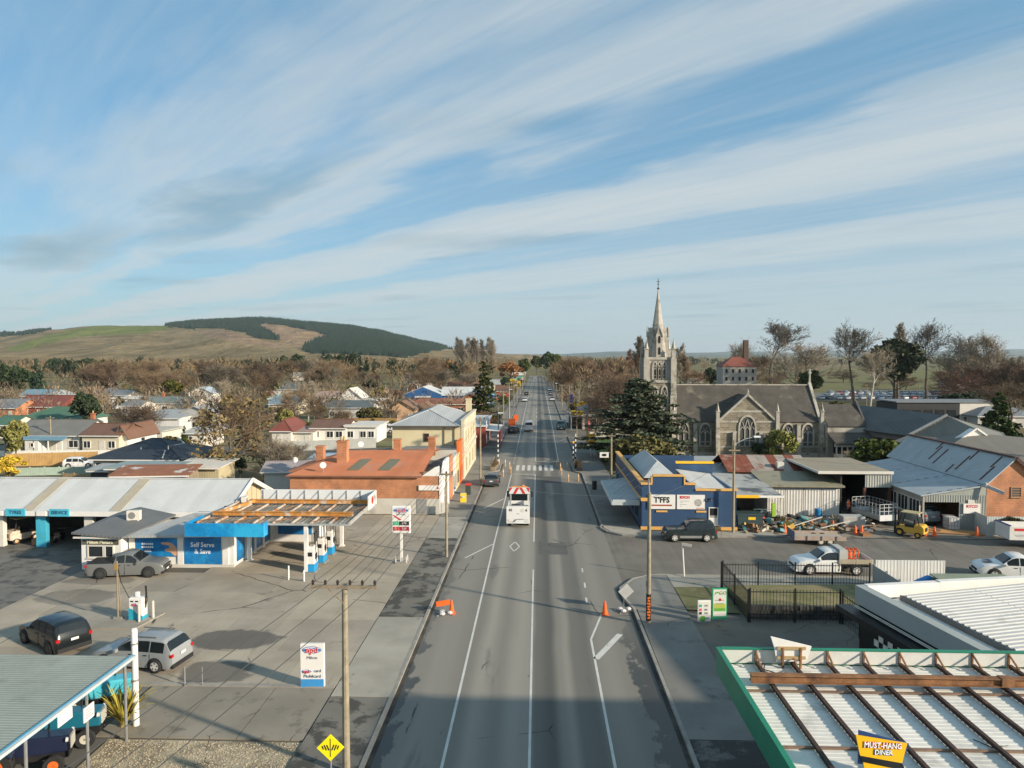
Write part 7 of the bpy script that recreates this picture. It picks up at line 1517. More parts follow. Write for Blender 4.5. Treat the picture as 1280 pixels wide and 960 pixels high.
def aboard(loc,rz,w,h,label,fm,kind):
    t=thing('advert_board',label,'A-board',loc,rz); b=MB(); b.box(-w/2,w/2,-.03,.03,.05,h); b.build('frame',fm,t); b=MB(); b.box(-w/2+.06,w/2-.06,-.045,-.031,.12 if kind==0 else .25,h-.08); p=b.build('panel',mat('board_paper',(.62,.62,.56),.5,.05,2),t)
    b=MB(); b.beam((-w*.35,.45,.02),(-w*.35,.02,h*.9),.04,.04); b.beam((w*.35,.45,.02),(w*.35,.02,h*.9),.04,.04); b.build('rear_leg',TIMBER,t)
    G1=mat('print_green',(.12,.36,.05),.5); K=mat('grey_ink',(.15,.16,.2))
    def bx(a,e,c,d,m,nm='print'): q=MB(); q.box(a,e,-.052,-.0455,c,d); q.build(nm,m,p)
    if kind==0:
        for z,m in ((h*.70,mat('price_green2',(.05,.35,.25),.5)),(h*.52,mat('print_pink',(.55,.10,.16),.5)),(h*.36,BLACK)):
            bx(-w*.40,-w*.2,z,z+.15,m); text(p,{.70:'179',.52:'181',.36:'118'}[round(z/h,2)],.16,(w*.12,-.055,z+.07),K,sx=.9)
        q=MB(); q.lathe([(.18,-.052),(.16,-.046)],14,(-w*.12,0,.22),axis='y'); q.build('printed_arc',G1,p); bx(w*.12,w*.38,.2,.3,mat('print_blue_grey',(.2,.3,.38),.5))
    else:
        text(p,'GO',.3,(w*.22,-.055,h-.3),mat('print_olive',(.22,.28,.14),.5)); q=MB(); q.prism([(-w*.36,h-.45),(-w*.3,h-.25),(-w*.1,h-.2),(w*.02,h-.4),(-.08,h-.3),(-w*.25,h-.32)],'y',-.052,-.0455); q.build('printed_arc',G1,p)
        for z in (h-.75,h-.95): bx(-w*.3,w*.3,z,z+.03,K)
        bx(-w*.38,w*.4,.75,1.0,mat('print_lime',(.40,.45,.08),.5)); bx(-w*.38,w*.4,.55,.74,G1); q=MB(); q.lathe([(.09,-.052),(.06,-.046)],10,(.02,0,1.25),axis='y'); q.build('printed_disc',RED,p)
aboard((*G(880,780),.12),R(6),.78,1.32,'white fuel price board standing before the green framed board',WHITE,0)
aboard((*G(899,777),.10),R(4),.9,1.95,'tall green framed advert board on the edge of the mossy lawn',mat('frame_green',(.03,.30,.15),.5),1)
x,y=G(739,571); t=thing('road_sign','square amber road sign seen on a pale post beside the lawn','road sign',(x,y,.1)); b=MB(); b.tube((0,0,0),(0,0,3.4),.05); b.build('post',OFFW,t); b=MB(); b.box(-.65,.65,-.08,-.04,2.0,3.55); b.build('panel',mat('amber_panel',(.68,.38,.02),.5,.06,2),t)
# === black picket fences and the bank behind them
FB=mat('fence_black',(.012,.013,.013),.45,.2,3)
def picket(label,a,b_,h,z=0,step=.19,post=2.4,rails=(.25,.92)):
    a=Vector((*a,z)); b_=Vector((*b_,z)); d=(b_-a); L=d.length; t=thing('picket_fence',label,'fence',a,math.atan2(d.y,d.x),'black steel picket fences'); p=MB(); n=int(L/step)
    for i in range(n+1): x=L*i/n; p.box(x-.011,x+.011,-.011,.011,.06,h)
    p.build('pickets',FB,t,stuff=True)
    for f in rails: q=MB(); q.box(0,L,-.025,.025,h*f-.022,h*f+.022); q.build('rail',FB,t)
    m=max(1,round(L/post))
    for i in range(m+1): q=MB(); x=L*i/m; q.box(x-.04,x+.04,-.045,.045,0,h+.08); q.build('post',FB,t)
picket('black picket fence along the side street before the white flatbed ute',(12.55,48.45),(22.5,48.45),1.75,.12)
picket('black picket fence running back from the side street beside the advert boards',(12.6,42.4),(12.6,48.3),1.9,.08)
picket('black picket fence facing the forecourt below the grassy bank',(12.7,42.4),(18.0,42.4),2.0,.05)
picket('black picket fence returning from the forecourt towards the diner',(18.1,42.3),(18.3,38.2),1.9,.05)
b=MB(); b.add([(12.8,43.2,.85),(23.2,43.2,.85),(23.2,48.3,.55),(12.8,48.3,.35)],[(0,1,2,3)]); b.add([(12.8,48.31,0.1),(23.2,48.31,.1),(23.2,48.3,.55),(12.8,48.3,.35)],[(0,1,2,3)]); b.add([(12.79,43.2,.0),(12.79,48.3,.0),(12.8,48.3,.35),(12.8,43.2,.85)],[(0,1,2,3)]); struct('grass_bank',b,pavemat('rank_grass',(.17,.16,.055),(.25,.20,.10),(.45,.6)))
t=thing('retaining_wall','dark stone retaining wall behind the forecourt picket fence','wall',(12.8,42.95,0)); r=random.Random(2)
SM=mat('dark_stone',(.06,.06,.055),.9,.3,2,col2=(.12,.11,.09),t2=(.5,.66))
for j in range(3):
    x=0
    while x<10.4:
        w=r.uniform(.4,.75); e=min(10.4,x+w); b=MB(); o=r.uniform(-.05,.03); b.box(x+.015,e-.015,o,.25,.03+.28*j,.29+.28*j); b.build('stone',SM,t); x=e
# sheet yard behind the diner
panelfence('sheet_fence','white sheet fence screening the yard behind the diner',[(22.8,48.3),(27.4,48.3)],2.2,mat('white_fence_sheet',(.62,.62,.59),.55,.06,.8),1.6)
panelfence('sheet_fence','grey ribbed sheet fence on the left side of the yard behind the diner',[(22.6,48.2),(22.6,41.5)],1.9,mat('zinc_sheet',(.33,.37,.39),.45,.1,.8,metal=.4),1.9,posts=True,pm=STEEL)
t=thing('blue_drum','blue plastic drum lying tilted in the yard behind the diner','drum',(24.2,45.6,1.25)); b=MB(); b.lathe([(.40,0),(.45,.1),(.45,1.0),(.40,1.1)],16); o=b.build('barrel',mat('drum_blue',(.02,.19,.50),.4),t); o.rotation_euler=(0,R(75),.3); b=MB(); b.lathe([(.46,.3),(.46,.36)],16); q=b.build('hoop',mat('drum_blue',(.02,.19,.5)),t); q.rotation_euler=(0,R(75),.3)
t=thing('junk_pile','low pile of orange and grey odds beneath the blue drum','junk pile',(24.2,45.4,.3)); b=MB(); r=random.Random(9)
for i in range(40): b.obb((r.uniform(-1,1),r.uniform(-.8,.8),r.uniform(-.2,.9)),(r.uniform(.1,.6),r.uniform(.1,.4),r.uniform(.05,.3)),(r.uniform(-.5,.5),r.uniform(-.5,.5),r.uniform(0,3)),r.randrange(3))
o=b.build('scrap',[ORANGE,STEEL,TIMBER],t,stuff=True)
t=thing('green_shed','small olive green flat roofed shed behind the diner','shed',(25.0,41.3,0)); b=MB(); b.box(0,4.4,0,4.2,0,1.95); b.ribs((0,-.005,0),(4.4,-.005,0),(4.4,-.005,1.95),(0,-.005,1.95),.2,.03); b.build('wall',mat('olive_sheet',(.09,.15,.09),.6,.1,1),t); b=MB(); b.slab((-.1,-.1,2.02),(4.5,-.1,2.02),(4.5,4.3,2.15),(-.1,4.3,2.15),.08); b.build('roof',mat('olive_roof',(.22,.25,.18),.7,.1,.7),t)
for i in range(5):
    b=MB(); b.obb((28.2+.35*i,42.6+.1*i,2.22),(1.9,.14,.05),(0,0,R(-35))); tag(b.build('timber_plank',TIMBER),'weathered timber plank lying on the green shed roof','plank','planks on the green shed roof')
# === scrap heap along the side street
b=MB(); r=random.Random(12); sm=[RUST,STEEL,TIMBER,BLACK,mat('pale_board',(.42,.38,.30),.8,.2,2),mat('dull_teal',(.06,.22,.24),.6),mat('dull_yellow',(.45,.28,.05),.6)]
for i in range(520):
    u=r.random(); x=18.6+u*12.0; y=r.gauss(66.6,1.1); hgt=.9*(1-abs(u-.5)*.6)*max(0,1-abs(y-66.6)/2.4); z=r.uniform(.05,.1+hgt)
    if r.random()<.4: b.obb((x,y,z),(r.uniform(.6,2.2),r.uniform(.04,.12),r.uniform(.04,.1)),(r.uniform(-.25,.25),r.uniform(-.35,.35),r.uniform(0,3.1)),r.choice((0,1,2,2,4)))
    else: b.obb((x,y,z),(r.uniform(.2,.9),r.uniform(.2,.6),r.uniform(.1,.45)),(r.uniform(-.4,.4),r.uniform(-.4,.4),r.uniform(0,3.1)),r.choice((0,0,1,2,2,3,3,4,5,6)))
o=b.build('scrap_heap',sm); o['kind']='stuff'
def drum(loc,c,nm,label,h=.88,r_=.29):
    t=thing('drum',label,'drum',loc,0,None); b=MB(); b.lathe([(r_*.94,0),(r_,.03),(r_,h-.03),(r_*.94,h)],14); b.build('barrel',mat(nm,c,.45,.12,2),t); b=MB()
    for z in (.3,.6): b.lathe([(r_+.015,h*z),(r_+.015,h*z+.04)],14)
    b.build('hoop',mat(nm,c),t)
for (px,py),c,n,l in (((952,658),(.55,.04,.03),'drum_red','left red drum beside the scrap carport'),((963,655),(.55,.04,.03),'drum_red','right red drum beside the scrap carport'),((1022,647),(.02,.19,.42),'drum_deep_blue','blue drum behind the scrap heap by the white doors')): drum((*G(px,py),.02),c,n,l)
t=thing('skip_bin','dark green steel skip with a yellow label at the blue shop corner','skip',(18.5,65.6,.02)); b=MB(); b.prism([(0,.2),(2.0,.2),(2.3,1.35),(-.1,1.35)],'y',0,1.6); b.build('tub',mat('skip_green',(.03,.055,.06),.6,.2,2),t); b=MB(); b.box(-.15,2.35,-.06,-.003,1.25,1.4); b.build('rim',mat('skip_green',(.03,.055,.06)),t); b=MB(); b.box(.9,1.55,-.01,-.002,.85,1.1); b.build('label',YELLOW,t)
t=thing('water_tank','pale grey steel tank on the right of the scrap heap','tank',(27.9,65.4,.02)); b=MB(); b.box(0,2.0,0,1.2,.1,1.25); b.build('tub',mat('tank_pale',(.38,.37,.34),.7,.15,1.5,col2=(.3,.1,.05),t2=(.62,.7)),t,bevel=.05); b=MB(); b.box(.1,.3,.1,1.1,0,.1); b.box(1.7,1.9,.1,1.1,0,.1); b.build('skid',TIMBER,t)
for i,(a,e,l) in enumerate((((22.8,65.0,.35),(26.0,65.4,1.25),'long white plank leaning on the scrap heap, left one'),((25.6,64.9,.3),(28.4,65.2,.95),'long white plank leaning on the scrap heap, right one'))):
    b=MB(); b.beam(a,e,.12,.06); tag(b.build('plank',OFFW),l,'plank')
t=thing('yellow_digger_bucket','rusty yellow machine bucket lying before the scrap heap','machine bucket',(22.2,64.6,.05),.2); b=MB(); b.prism([(0,0),(.9,.05),(1.2,.4),(1.0,.75),(.6,.5),(.1,.45)],'y',0,1.1); b.build('bucket',mat('dull_yellow',(.45,.28,.05)),t); b=MB()
for i in range(4): b.beam((-.2,.15+.27*i,.03),(.05,.15+.27*i,.05),.08,.05)
b.build('teeth',RUST,t)
t=thing('mesh_crate','tall wire mesh crate with lime and white junk in the scrap carport','crate',(20.6,66.9,.02)); b=MB()
for z in (.1,.7,1.3): b.beam((0,0,z),(2.0,0,z),.04,.04); b.beam((0,1.2,z),(2,1.2,z),.04,.04); b.beam((0,0,z),(0,1.2,z),.04,.04); b.beam((2,0,z),(2,1.2,z),.04,.04)
for i in range(7): b.beam((i/3,0,0),(i/3,0,1.35),.03,.03)
b.build('mesh',mat('mesh_teal',(.15,.28,.26),.6),t); b=MB(); r=random.Random(3)
for i in range(30): b.obb((r.uniform(.2,1.8),r.uniform(.2,1),r.uniform(.1,1.2)),(.3,.3,.25),(r.random(),r.random(),r.random()),i%3)
b.build('junk',[OFFW,RUST,STEEL],t,stuff=True); b=MB(); b.box(1.25,1.6,.0,.3,1.0,2.2); tag(b.build('lime_panel',mat('lime_panel_paint',(.30,.50,.05),.5),None,(20.6,66.5,0)),'upright lime green panel in the scrap carport','panel')
t=thing('ibc_tank','white plastic tank in a wire cage before the lean-to workshop','tank',(37.2,65.2,.02)); b=MB(); b.box(.05,1.05,.05,1.05,.2,1.25); b.build('bladder',mat('plastic_white',(.62,.62,.60),.4,.05,3),t,bevel=.06); b=MB()
for i in range(5): b.beam((i*.275,0,.15),(i*.275,0,1.3),.03,.03); b.beam((i*.275,1.1,.15),(i*.275,1.1,1.3),.03,.03); b.beam((0,i*.275,.15),(0,i*.275,1.3),.03,.03)
for z in (.2,.55,.9,1.3): b.beam((0,0,z),(1.1,0,z),.03,.03); b.beam((0,1.1,z),(1.1,1.1,z),.03,.03); b.beam((0,0,z),(0,1.1,z),.03,.03)
b.build('cage',STEEL,t); b=MB(); b.box(0,1.1,0,1.1,0,.14); b.build('pallet',TIMBER,t)
t=thing('tilt_trailer','low orange brown tilt ramp lying before the lean-to workshop','ramp',(35.0,64.6,.02),R(-6)); b=MB(); b.slab((0,0,.15),(4.6,-.4,.12),(4.6,.9,.12),(0,1.4,.3),.08); b.build('deck',mat('ramp_tan',(.42,.23,.10),.8,.2,1),t); b=MB(); b.beam((-1.6,1.2,.9),(1.2,.2,.25),.2,.12); b.build('rail',STEEL,t)
# === a worker in an orange vest
def person(loc,rz):
    t=thing('person','worker in an orange vest and dark trousers standing before the dark shed','person',loc,rz)
    J=dict(pel=(0,0,.95,.135),spi=(0,.01,1.15,.13),che=(0,.0,1.35,.145),nec=(0,.0,1.50,.06),hd1=(0,-.015,1.60,.085),hd2=(0,-.01,1.72,.085),
      lh=(-.1,0,.9,.10),lk=(-.12,-.03,.5,.065),la=(-.13,.01,.09,.045),lt=(-.14,-.16,.04,.035),rh=(.1,0,.9,.10),rk=(.11,-.02,.5,.065),ra=(.12,.02,.09,.045),rt=(.13,-.15,.04,.035),
      ls=(-.19,0,1.42,.065),le=(-.26,.02,1.14,.048),lw=(-.22,-.16,.96,.035),rs=(.19,0,1.42,.065),re=(.27,.0,1.14,.048),rw=(.26,-.12,.92,.035))
    for s,w in ((-1,'lw'),(1,'rw')):
        x,y,z,_=J[w]; J[w+'p']=(x,y-.05,z-.06,.03)
        for i in range(4): J[w+'f%d'%i]=(x+(i-1.5)*.017,y-.075,z-.115-.008*(i in(1,2)),.0095); J[w+'g%d'%i]=(x+(i-1.5)*.018,y-.07,z-.155-.01*(i in(1,2)),.008)
        J[w+'t']=(x-s*.035,y-.075,z-.075,.010); J[w+'u']=(x-s*.04,y-.09,z-.105,.009)
    E=[('pel','spi'),('spi','che'),('che','nec'),('nec','hd1'),('hd1','hd2'),('pel','lh'),('lh','lk'),('lk','la'),('la','lt'),('pel','rh'),('rh','rk'),('rk','ra'),('ra','rt'),('che','ls'),('ls','le'),('le','lw'),('che','rs'),('rs','re'),('re','rw')]
    for w in ('lw','rw'):
        E+=[(w,w+'p'),(w+'p',w+'t'),(w+'t',w+'u')]
        for i in range(4): E+=[(w+'p',w+'f%d'%i),(w+'f%d'%i,w+'g%d'%i)]
    K=list(J); me=bpy.data.meshes.new('body'); me.from_pydata([J[k][:3] for k in K],[(K.index(a),K.index(b)) for a,b in E],[])
    o=bpy.data.objects.new('body',me); C.objects.link(o); o.parent=t
    sk=o.modifiers.new('skin','SKIN'); 
    if not me.skin_vertices: me.attributes
    lay=me.skin_vertices[0].data if me.skin_vertices else None
    if lay is None:
        bm=bmesh.new(); bm.from_mesh(me); bm.verts.layers.skin.verify(); bm.to_mesh(me); bm.free(); lay=me.skin_vertices[0].data
    for k,sv in zip(K,lay): sv.radius=(J[k][3],J[k][3]*(.8 if k in('che','spi') else 1)); sv.use_root=(k=='pel')
    ss=o.modifiers.new('sub','SUBSURF'); ss.levels=1; ss.render_levels=1
    me.materials.append(mat('skin_tone',(.42,.24,.16),.6,.05,4))
    # clothes follow the body
    b=MB(); b.lathe([(.185,.92),(.19,1.05),(.20,1.25),(.205,1.38),(.15,1.47),(.07,1.51)],14); v=b.build('vest',ORANGE,t); v.scale=(1.0,.82,1)
    b=MB(); b.lathe([(.195,1.08),(.196,1.14)],14); q=b.build('reflective_band',mat('reflective',(.6,.6,.5),.3),v)
    b=MB(); b.lathe([(.18,.80),(.185,.93)],12); 
    for k,a,c in (('l','lh','lk'),('r','rh','rk')):
        b.tube(J[k+'h'][:3],J[k+'k'][:3],.115,.085,10); b.tube(J[k+'k'][:3],J[k+'a'][:3],.085,.07,10)
    b.build('trousers',mat('dark_trousers',(.02,.022,.03),.8,.2,6),t)
    b=MB()
    for k in ('l','r'): b.tube(J[k+'s'][:3],J[k+'e'][:3],.08,.062,8); b.tube(J[k+'e'][:3],J[k+'w'][:3],.062,.048,8)
    b.build('sleeves',mat('dark_jersey',(.03,.035,.05),.8,.2,6),t)
    b=MB()
    for k in ('l','r'): x,y=J[k+'a'][:2]; b.obb((x,y-.06,.05),(.1,.28,.10))
    b.build('boots',mat('boot_brown',(.06,.04,.03),.7),t,bevel=.02)
    b=MB(); b.lathe([(.098,1.66),(.10,1.73),(.08,1.79),(.03,1.82)],12,(0,.005,0)); b.build('hair',mat('dark_hair',(.03,.02,.015),.8),t)
    b=MB(); b.obb((0,-.105,1.645),(.022,.03,.04)); b.obb((-.032,-.094,1.675),(.022,.008,.012)); b.obb((.032,-.094,1.675),(.022,.008,.012)); b.obb((0,-.092,1.595),(.045,.008,.01)); b.build('face',mat('face_features',(.20,.10,.07),.6),t)
person((*G(1060,646),.02),R(15))
for x,y,z,l in ((-21.9,71.6,4.15,'round white satellite dish on the near slope of the orange roof'),(-20.2,80.4,5.2,'round white satellite dish behind the ridge of the orange roof'),(-28.2,81.5,3.2,'round white satellite dish on the mauve grey roofed shed')):
    t=thing('satellite_dish',l,'satellite dish',(x,y,z)); b=MB(); b.tube((0,0,-.1),(0,0,.5),.03); b.tube((0,-.05,.55),(.05,-.5,.6),.015); b.build('arm',STEEL,t); b=MB(); b.lathe([(.02,.02),(.2,-.02),(.33,-.09)],14,axis='y'); o=b.build('dish',mat('dish_white',(.6,.58,.55),.6),t,(0,-.05,.6)); o.rotation_euler=(R(-20),0,R(20))
# === small street things farther on
t=thing('pavement_sign','small white pavement sign on legs before the brick shop','A-board',(-9.2,69.8,.1)); b=MB(); b.box(-.4,.4,-.02,.02,.3,1.3); b.build('panel',OFFW,t); b=MB(); b.beam((-.35,0,0),(-.35,0,1.2),.04,.04); b.beam((.35,0,0),(.35,0,1.2),.04,.04); b.build('leg',STEEL,t)
x,y=G(790,618); b=MB(); b.lathe([(.28,0),(.28,.9),(.31,.92),(.31,1.0),(.1,1.05)],12); tag(b.build('rubbish_bin',BLACK,None,(6.75,84,.12)),'black round rubbish bin on the right kerb near the awning','bin')
# === houses of the town
def H_(label,pl,pr,pb,d,h,roof,rise,wm,rm,rz=0,wins=3,side=2,chim=None,cat='house',name='house',**k):
    x,y=G(pl,pb); x2,_=G(pr,pb); return house(name,label,cat,(x,y),x2-x,d,h,roof,rise,wm,rm,rz,wins,side,chim,**k)
CH=lambda x,y:[(x,y,.9,BRICKR)]
h1=H_('white weatherboard cottage with grey roof, gable to the right and a blue door porch',18,102,566,9,2.9,'gx',2.1,WBOARD,mat('grey_brown_iron',(.17,.165,.15),.6,.1,.6,wave=('X',.3)),0,4,1,CH(9.5,6))
q=MB(); q.slab((-.6,-2.0,2.35),(9.5,-2.0,2.35),(9.5,-.45,2.85),(-.6,-.45,2.85),.1); q.build('porch_roof',BLUROOF,h1)
for X in (0,2.2,4.6,7,9.3): q=MB(); q.box(X-.07,X+.07,-1.9,-1.78,0,2.3); q.build('porch_post',WHITE,h1)
q=MB(); q.box(-.3,2.0,-1.7,-.05,0,2.3); q.box(3.2,5.4,-1.9,-.05,0,2.4); q.build('front_bay',WBOARD,h1); window(h1,(.9,-1.71,.9),1.5,1.1,0,2,1); window(h1,(4.4,-1.91,1.2),.6,.7,0,1,1)
H_('cream weatherboard villa with brown roof and paired front windows',103,150,567,8,3.0,'gx',1.5,CBOARD,BRNROOF,0,3,0); H_('white gabled wing at the right of the cream villa',145,160,566,9,2.9,'gy',1.6,WBOARD,BRNROOF,0,1,1)
panelfence('low_fence','low white front fence along the cottages on the back street',[(*G(-8,571),),(*G(152,570),)],.95,WHITE,2.6)
FW=mat('new_timber',(.42,.26,.10),.8,.15,1.2,col2=(.34,.20,.08)); FWP=mat('timber_post_pale',(.46,.33,.16),.8,.15,2)
panelfence('timber_fence','tall new timber fence below the white cottages',[(-76,98.5),(-64.5,101.5)],1.9,FW,2.9,posts=True,pm=FWP)
panelfence('timber_fence','low old timber fence before the dark roofed house',[(-60,87.3),(-52,85.6)],1.1,mat('old_timber_fence',(.33,.24,.13),.85,.2,1),1.8,posts=True,pm=FWP)
panelfence('wire_fence','pale green hoarding fence beside the white car',[(-69,91),(-58.5,93)],1.1,mat('pale_green_hoarding',(.33,.42,.35),.7,.1,1),1.9,posts=True,pm=OFFW)
dh=house('dark_roofed_house','cream bungalow under a very dark hipped roof with a pale metal flue','house',(-57.6,89.8),11.4,10,2.6,'hip',2.1,CBOARD,DKROOF,0,4,2,over=.7)
q=MB(); q.tube((9,1.8,3.0),(9,1.8,4.1),.09); q.build('flue',OFFW,dh); q=MB(); q.tube((5.2,2,3.1),(5.2,2,3.8),.07); q.build('flue',OFFW,dh)
q=MB()
for a,b_ in (((8.6,5.0,4.72),(10.2,3.7,4.13)),((10.2,3.7,4.13),(8.2,2.9,3.78)),((8.2,2.9,3.78),(9.4,-.5,2.7))): q.beam(Vector(a)+Vector((0,0,.06)),Vector(b_)+Vector((0,0,.06)),.14,.05)
q.build('valley_flashing',mat('pale_flashing',(.40,.42,.43),.5),dh)
TAN=mat('tan_block',(.36,.29,.19),.85,.1,.8)
house('flat_shed','tan block shed with a flat teal grey roof before the dark roofed house','shed',(-50.5,81.5),7.6,4,2.7,'flat',0,TAN,mat('teal_grey_membrane',(.25,.31,.31),.6,.15,.6),0,0,0,dr=False)
house('cream_shed','cream ribbed shed with a pale roof right of the tan block shed','shed',(-43.6,83.5),5.4,4.5,2.55,'mono',.3,mat('cream_ribbed',(.44,.38,.24),.7,.1,.8,wave=('X',.3)),OFFW,0,0,0,dr=False)
house('dark_shed','small dark slatted shed at the left of the tan block shed','shed',(-53.6,83),2.4,2.5,2.2,'mono',.3,mat('charcoal_slats',(.05,.055,.06),.7,.2,1,wave=('X',.2)),GREYROOF,0,0,0,dr=False)
house('rust_shed','low shed with a rust red and white streaked roof behind the workshop','shed',(-47.5,77.6),8,3.4,2.5,'mono',.55,TIMBER,mat('rust_white_streak',(.26,.11,.06),.8,.2,1,col2=(.5,.48,.46),t2=(.56,.62),s2=.5,wave=('X',.3)),.12,0,0,dr=False)
H_('long green roofed house behind the tall pole',20,100,541,10,2.8,'hip',2.3,WBOARD,GRNROOF,0,3,1); H_('small green gabled annex right of the green roofed house',64,102,545,7,2.3,'gy',1.4,OFFW,GRNROOF,.1,1,1)
H_('dark red roofed brick house behind the stout pale pole',17,76,522,11,2.8,'gx',2.6,brickmat('red_brick',(.26,.05,.03),(.22,.04,.025),(.2,.12,.1)),REDROOF,0,3,1); H_('blue roofed cream house behind the red roofed house',24,66,507,9,3,'gx',1.9,CBOARD,BLUROOF,0,4,1); H_('brick house with a pale hipped roof right of the blue roofed house',56,74,508,9,3,'hip',1.8,BRICKR,GREYROOF,0,2,1)
H_('orange brick unit with a blue grey roof beside the dark pine',71,90,520,9,2.9,'gx',1.5,BRICKO,BLUROOF,0,2,1); H_('orange brick house with grey roof at the left edge',-14,20,524,10,2.8,'gx',1.9,BRICKO,MIDROOF,0,2,1); H_('pale green shed at the left edge behind the bushy tree',-12,14,548,8,2.6,'gx',1.4,OFFW,GRNROOF,0,1,1)
H_('pale house with dark windows and a white gable behind the round shrub',136,160,505,9,2.9,'gx',1.6,OFFW,MIDROOF,0,2,1); H_('grey roofed house beyond the lattice pole',119,140,503,9,2.9,'hip',1.8,GBOARD,MIDROOF,0,2,1); H_('long low white building with a row of dark windows left of the golden cypress',140,197,511,9,3.1,'flat',0,WHITE,OFFW,0,6,1); H_('low white store with a rounded pale roof right of the red shrub',152,176,520,8,2.7,'gx',1.2,OFFW,MIDROOF,0,2,1)
H_('long low house with a grey green roof under the golden cypress',182,243,517,8,2.8,'gx',1.6,OFFW,mat('grey_green_iron',(.17,.20,.18),.6,.1,.5,wave=('X',.3)),0,4,1,CH(3,4)); H_('small white gabled shed with a pale blue roof right of the golden cypress',236,264,505,10,3.6,'gy',1.8,WBOARD,mat('pale_blue_iron',(.40,.48,.55),.5,.08,.5,wave=('X',.3)),.15,1,2)
H_('long white factory shed with a pale sloping roof',178,224,544,9,3.4,'mono',.9,mat('white_ribbed_cladding',(.58,.58,.57),.6,.06,.6,wave=('X',.3)),GREYROOF,.06,0,0,cat='shed',name='factory_shed',dr=False); H_('grey block with a pale roof joined to the white factory shed',226,262,540,12,4.2,'gy',1.1,mat('grey_ribbed_cladding',(.36,.36,.36),.6,.06,.6,wave=('X',.3)),GREYROOF,0,1,1,cat='shed',name='factory_shed',dr=False)
H_('low white workshop with a flat roof and orange box before the grey green roof',190,236,529,8,2.5,'flat',0,WHITE,GREYROOF,0,2,0,cat='shed',name='low_shed'); H_('pale cream low shed behind the dark roofed house',160,204,556,7,2.4,'flat',0,OFFW,mat('pale_membrane',(.45,.43,.37),.7),0,1,0,cat='shed',name='low_shed'); H_('small house with a grey hipped porch beside the dark shrub',231,258,560,7,2.6,'hip',1.3,OFFW,GREYROOF,0,2,1)
H_('white gabled house with a dark grey roof beyond the birch',333,372,497,11,3.1,'gx',2.2,WBOARD,mat('dark_slate_iron',(.10,.125,.13),.6,.1,.5,wave=('X',.3)),0,3,1); H_('house with a pale teal roof before the dark grey roofed one',336,361,510,9,2.8,'hip',1.6,OFFW,mat('pale_teal_iron',(.28,.42,.42),.6,.08,.5),0,2,1); H_('cottage with a blue grey roof behind the cabbage tree',337,373,518,9,2.8,'gx',1.7,CBOARD,BLUROOF,0,3,1)
H_('white house with a faded pink roof right of the birch',392,419,509,9,3.2,'gx',1.5,WBOARD,mat('faded_pink_iron',(.34,.24,.20),.7,.1,.6),0,2,1); H_('white gabled house facing the street behind the long grey roofed house',423,452,509,9,3,'gy',2.8,WBOARD,OFFW,0,2,1); H_('low cream annex right of the white gabled house',450,478,511,7,2.6,'flat',0,CBOARD,OFFW,0,2,1); H_('long house with a dark grey roof, white upper front and red base',411,464,525,8,3.1,'gx',1.4,mat('white_and_red_front',(.56,.55,.52),.6,.05,.5),mat('dark_slate_iron',(.10,.125,.13)),0,5,1)
H_('peach gabled house with a brown tile roof before the blue store',486,519,528,10,3.1,'gy',1.9,mat('peach_stucco',(.56,.36,.22),.7,.08,.6),TILE,0,2,1); H_('peach wing with a brown tile roof beside the peach gabled house',517,540,525,8,2.8,'hip',1.5,mat('peach_stucco',(.56,.36,.22)),TILE,0,2,1)
H_('long brick block with a brown tile roof between the cream hall and the blue store',508,601,519,7,3.0,'hip',1.3,BRICKR,mat('red_brown_tile',(.23,.10,.065),.8,.2,1.5,wave=('Y',.3)),0,6,1)
H_('brown roofed house with a white gable behind the blue store',560,600,495,9,3.4,'gx',2.0,OFFW,mat('red_brown_tile',(.23,.10,.065)),0,3,1); H_('red brown roofed house at the left of the orange works signs',575,600,512,8,3,'gy',1.6,BRICKR,BRNROOF,0,1,1)
# the blue store with white roofs
BS=mat('store_blue',(.03,.10,.25),.5,.1,.5)
x,y=G(506,507); t=thing('blue_store','large blue walled store with white roofs and two gabled fronts','store',(x,y,0))
b=MB(); b.box(0,11.5,0,14,0,3.6); b.prism([(0,3.6),(11.5,3.6),(5.75,5.9)],'y',0,14); b.box(11.51,24.5,2,12,0,3.2); b.box(21,28,-.5,7,0,3.2); b.prism([(21,3.2),(28,3.2),(24.5,5.6)],'y',-.5,7); b.build('wall',BS,t)
gable_roof(t,0,11.5,.4,14,3.6,2.3,WHITEROOF,'y',.3); gable_roof(t,11.5,24,2,12,3.2,2.4,WHITEROOF,'x',.4); gable_roof(t,21,28,-.1,7,3.2,2.4,mat('store_light_blue',(.10,.30,.55),.5),'y',.25)
b=MB(); b.box(4.2,7.6,-.06,-.01,0,2.6); b.build('doorway',DARK,t); b=MB(); b.slab((3.4,-1.5,2.7),(8.4,-1.5,2.7),(8.4,0,3.1),(3.4,0,3.1),.1); b.build('porch',OFFW,t)
for X in (13,16.5,18.8): window(t,(X,1.99,1.0),1.6,1.4,0,2,1)
b=MB(); b.box(21.6,27.4,-1.6,-.52,2.5,2.7); b.build('awning',mat('red_white_awning',(.5,.25,.22),.6,.4,1),t); b=MB(); b.lathe([(.95,-.57),(.9,-.51)],16,(24.5,0,4.1),axis='y'); o=b.build('sign_disc',WHITE,t); b=MB(); b.box(23.9,25.1,-.6,-.571,3.95,4.2); b.build('print',RED,o)
window(t,(23,-.51,.8),1.6,1.5,0,2,1); window(t,(26,-.51,.8),1.6,1.5,0,2,1)
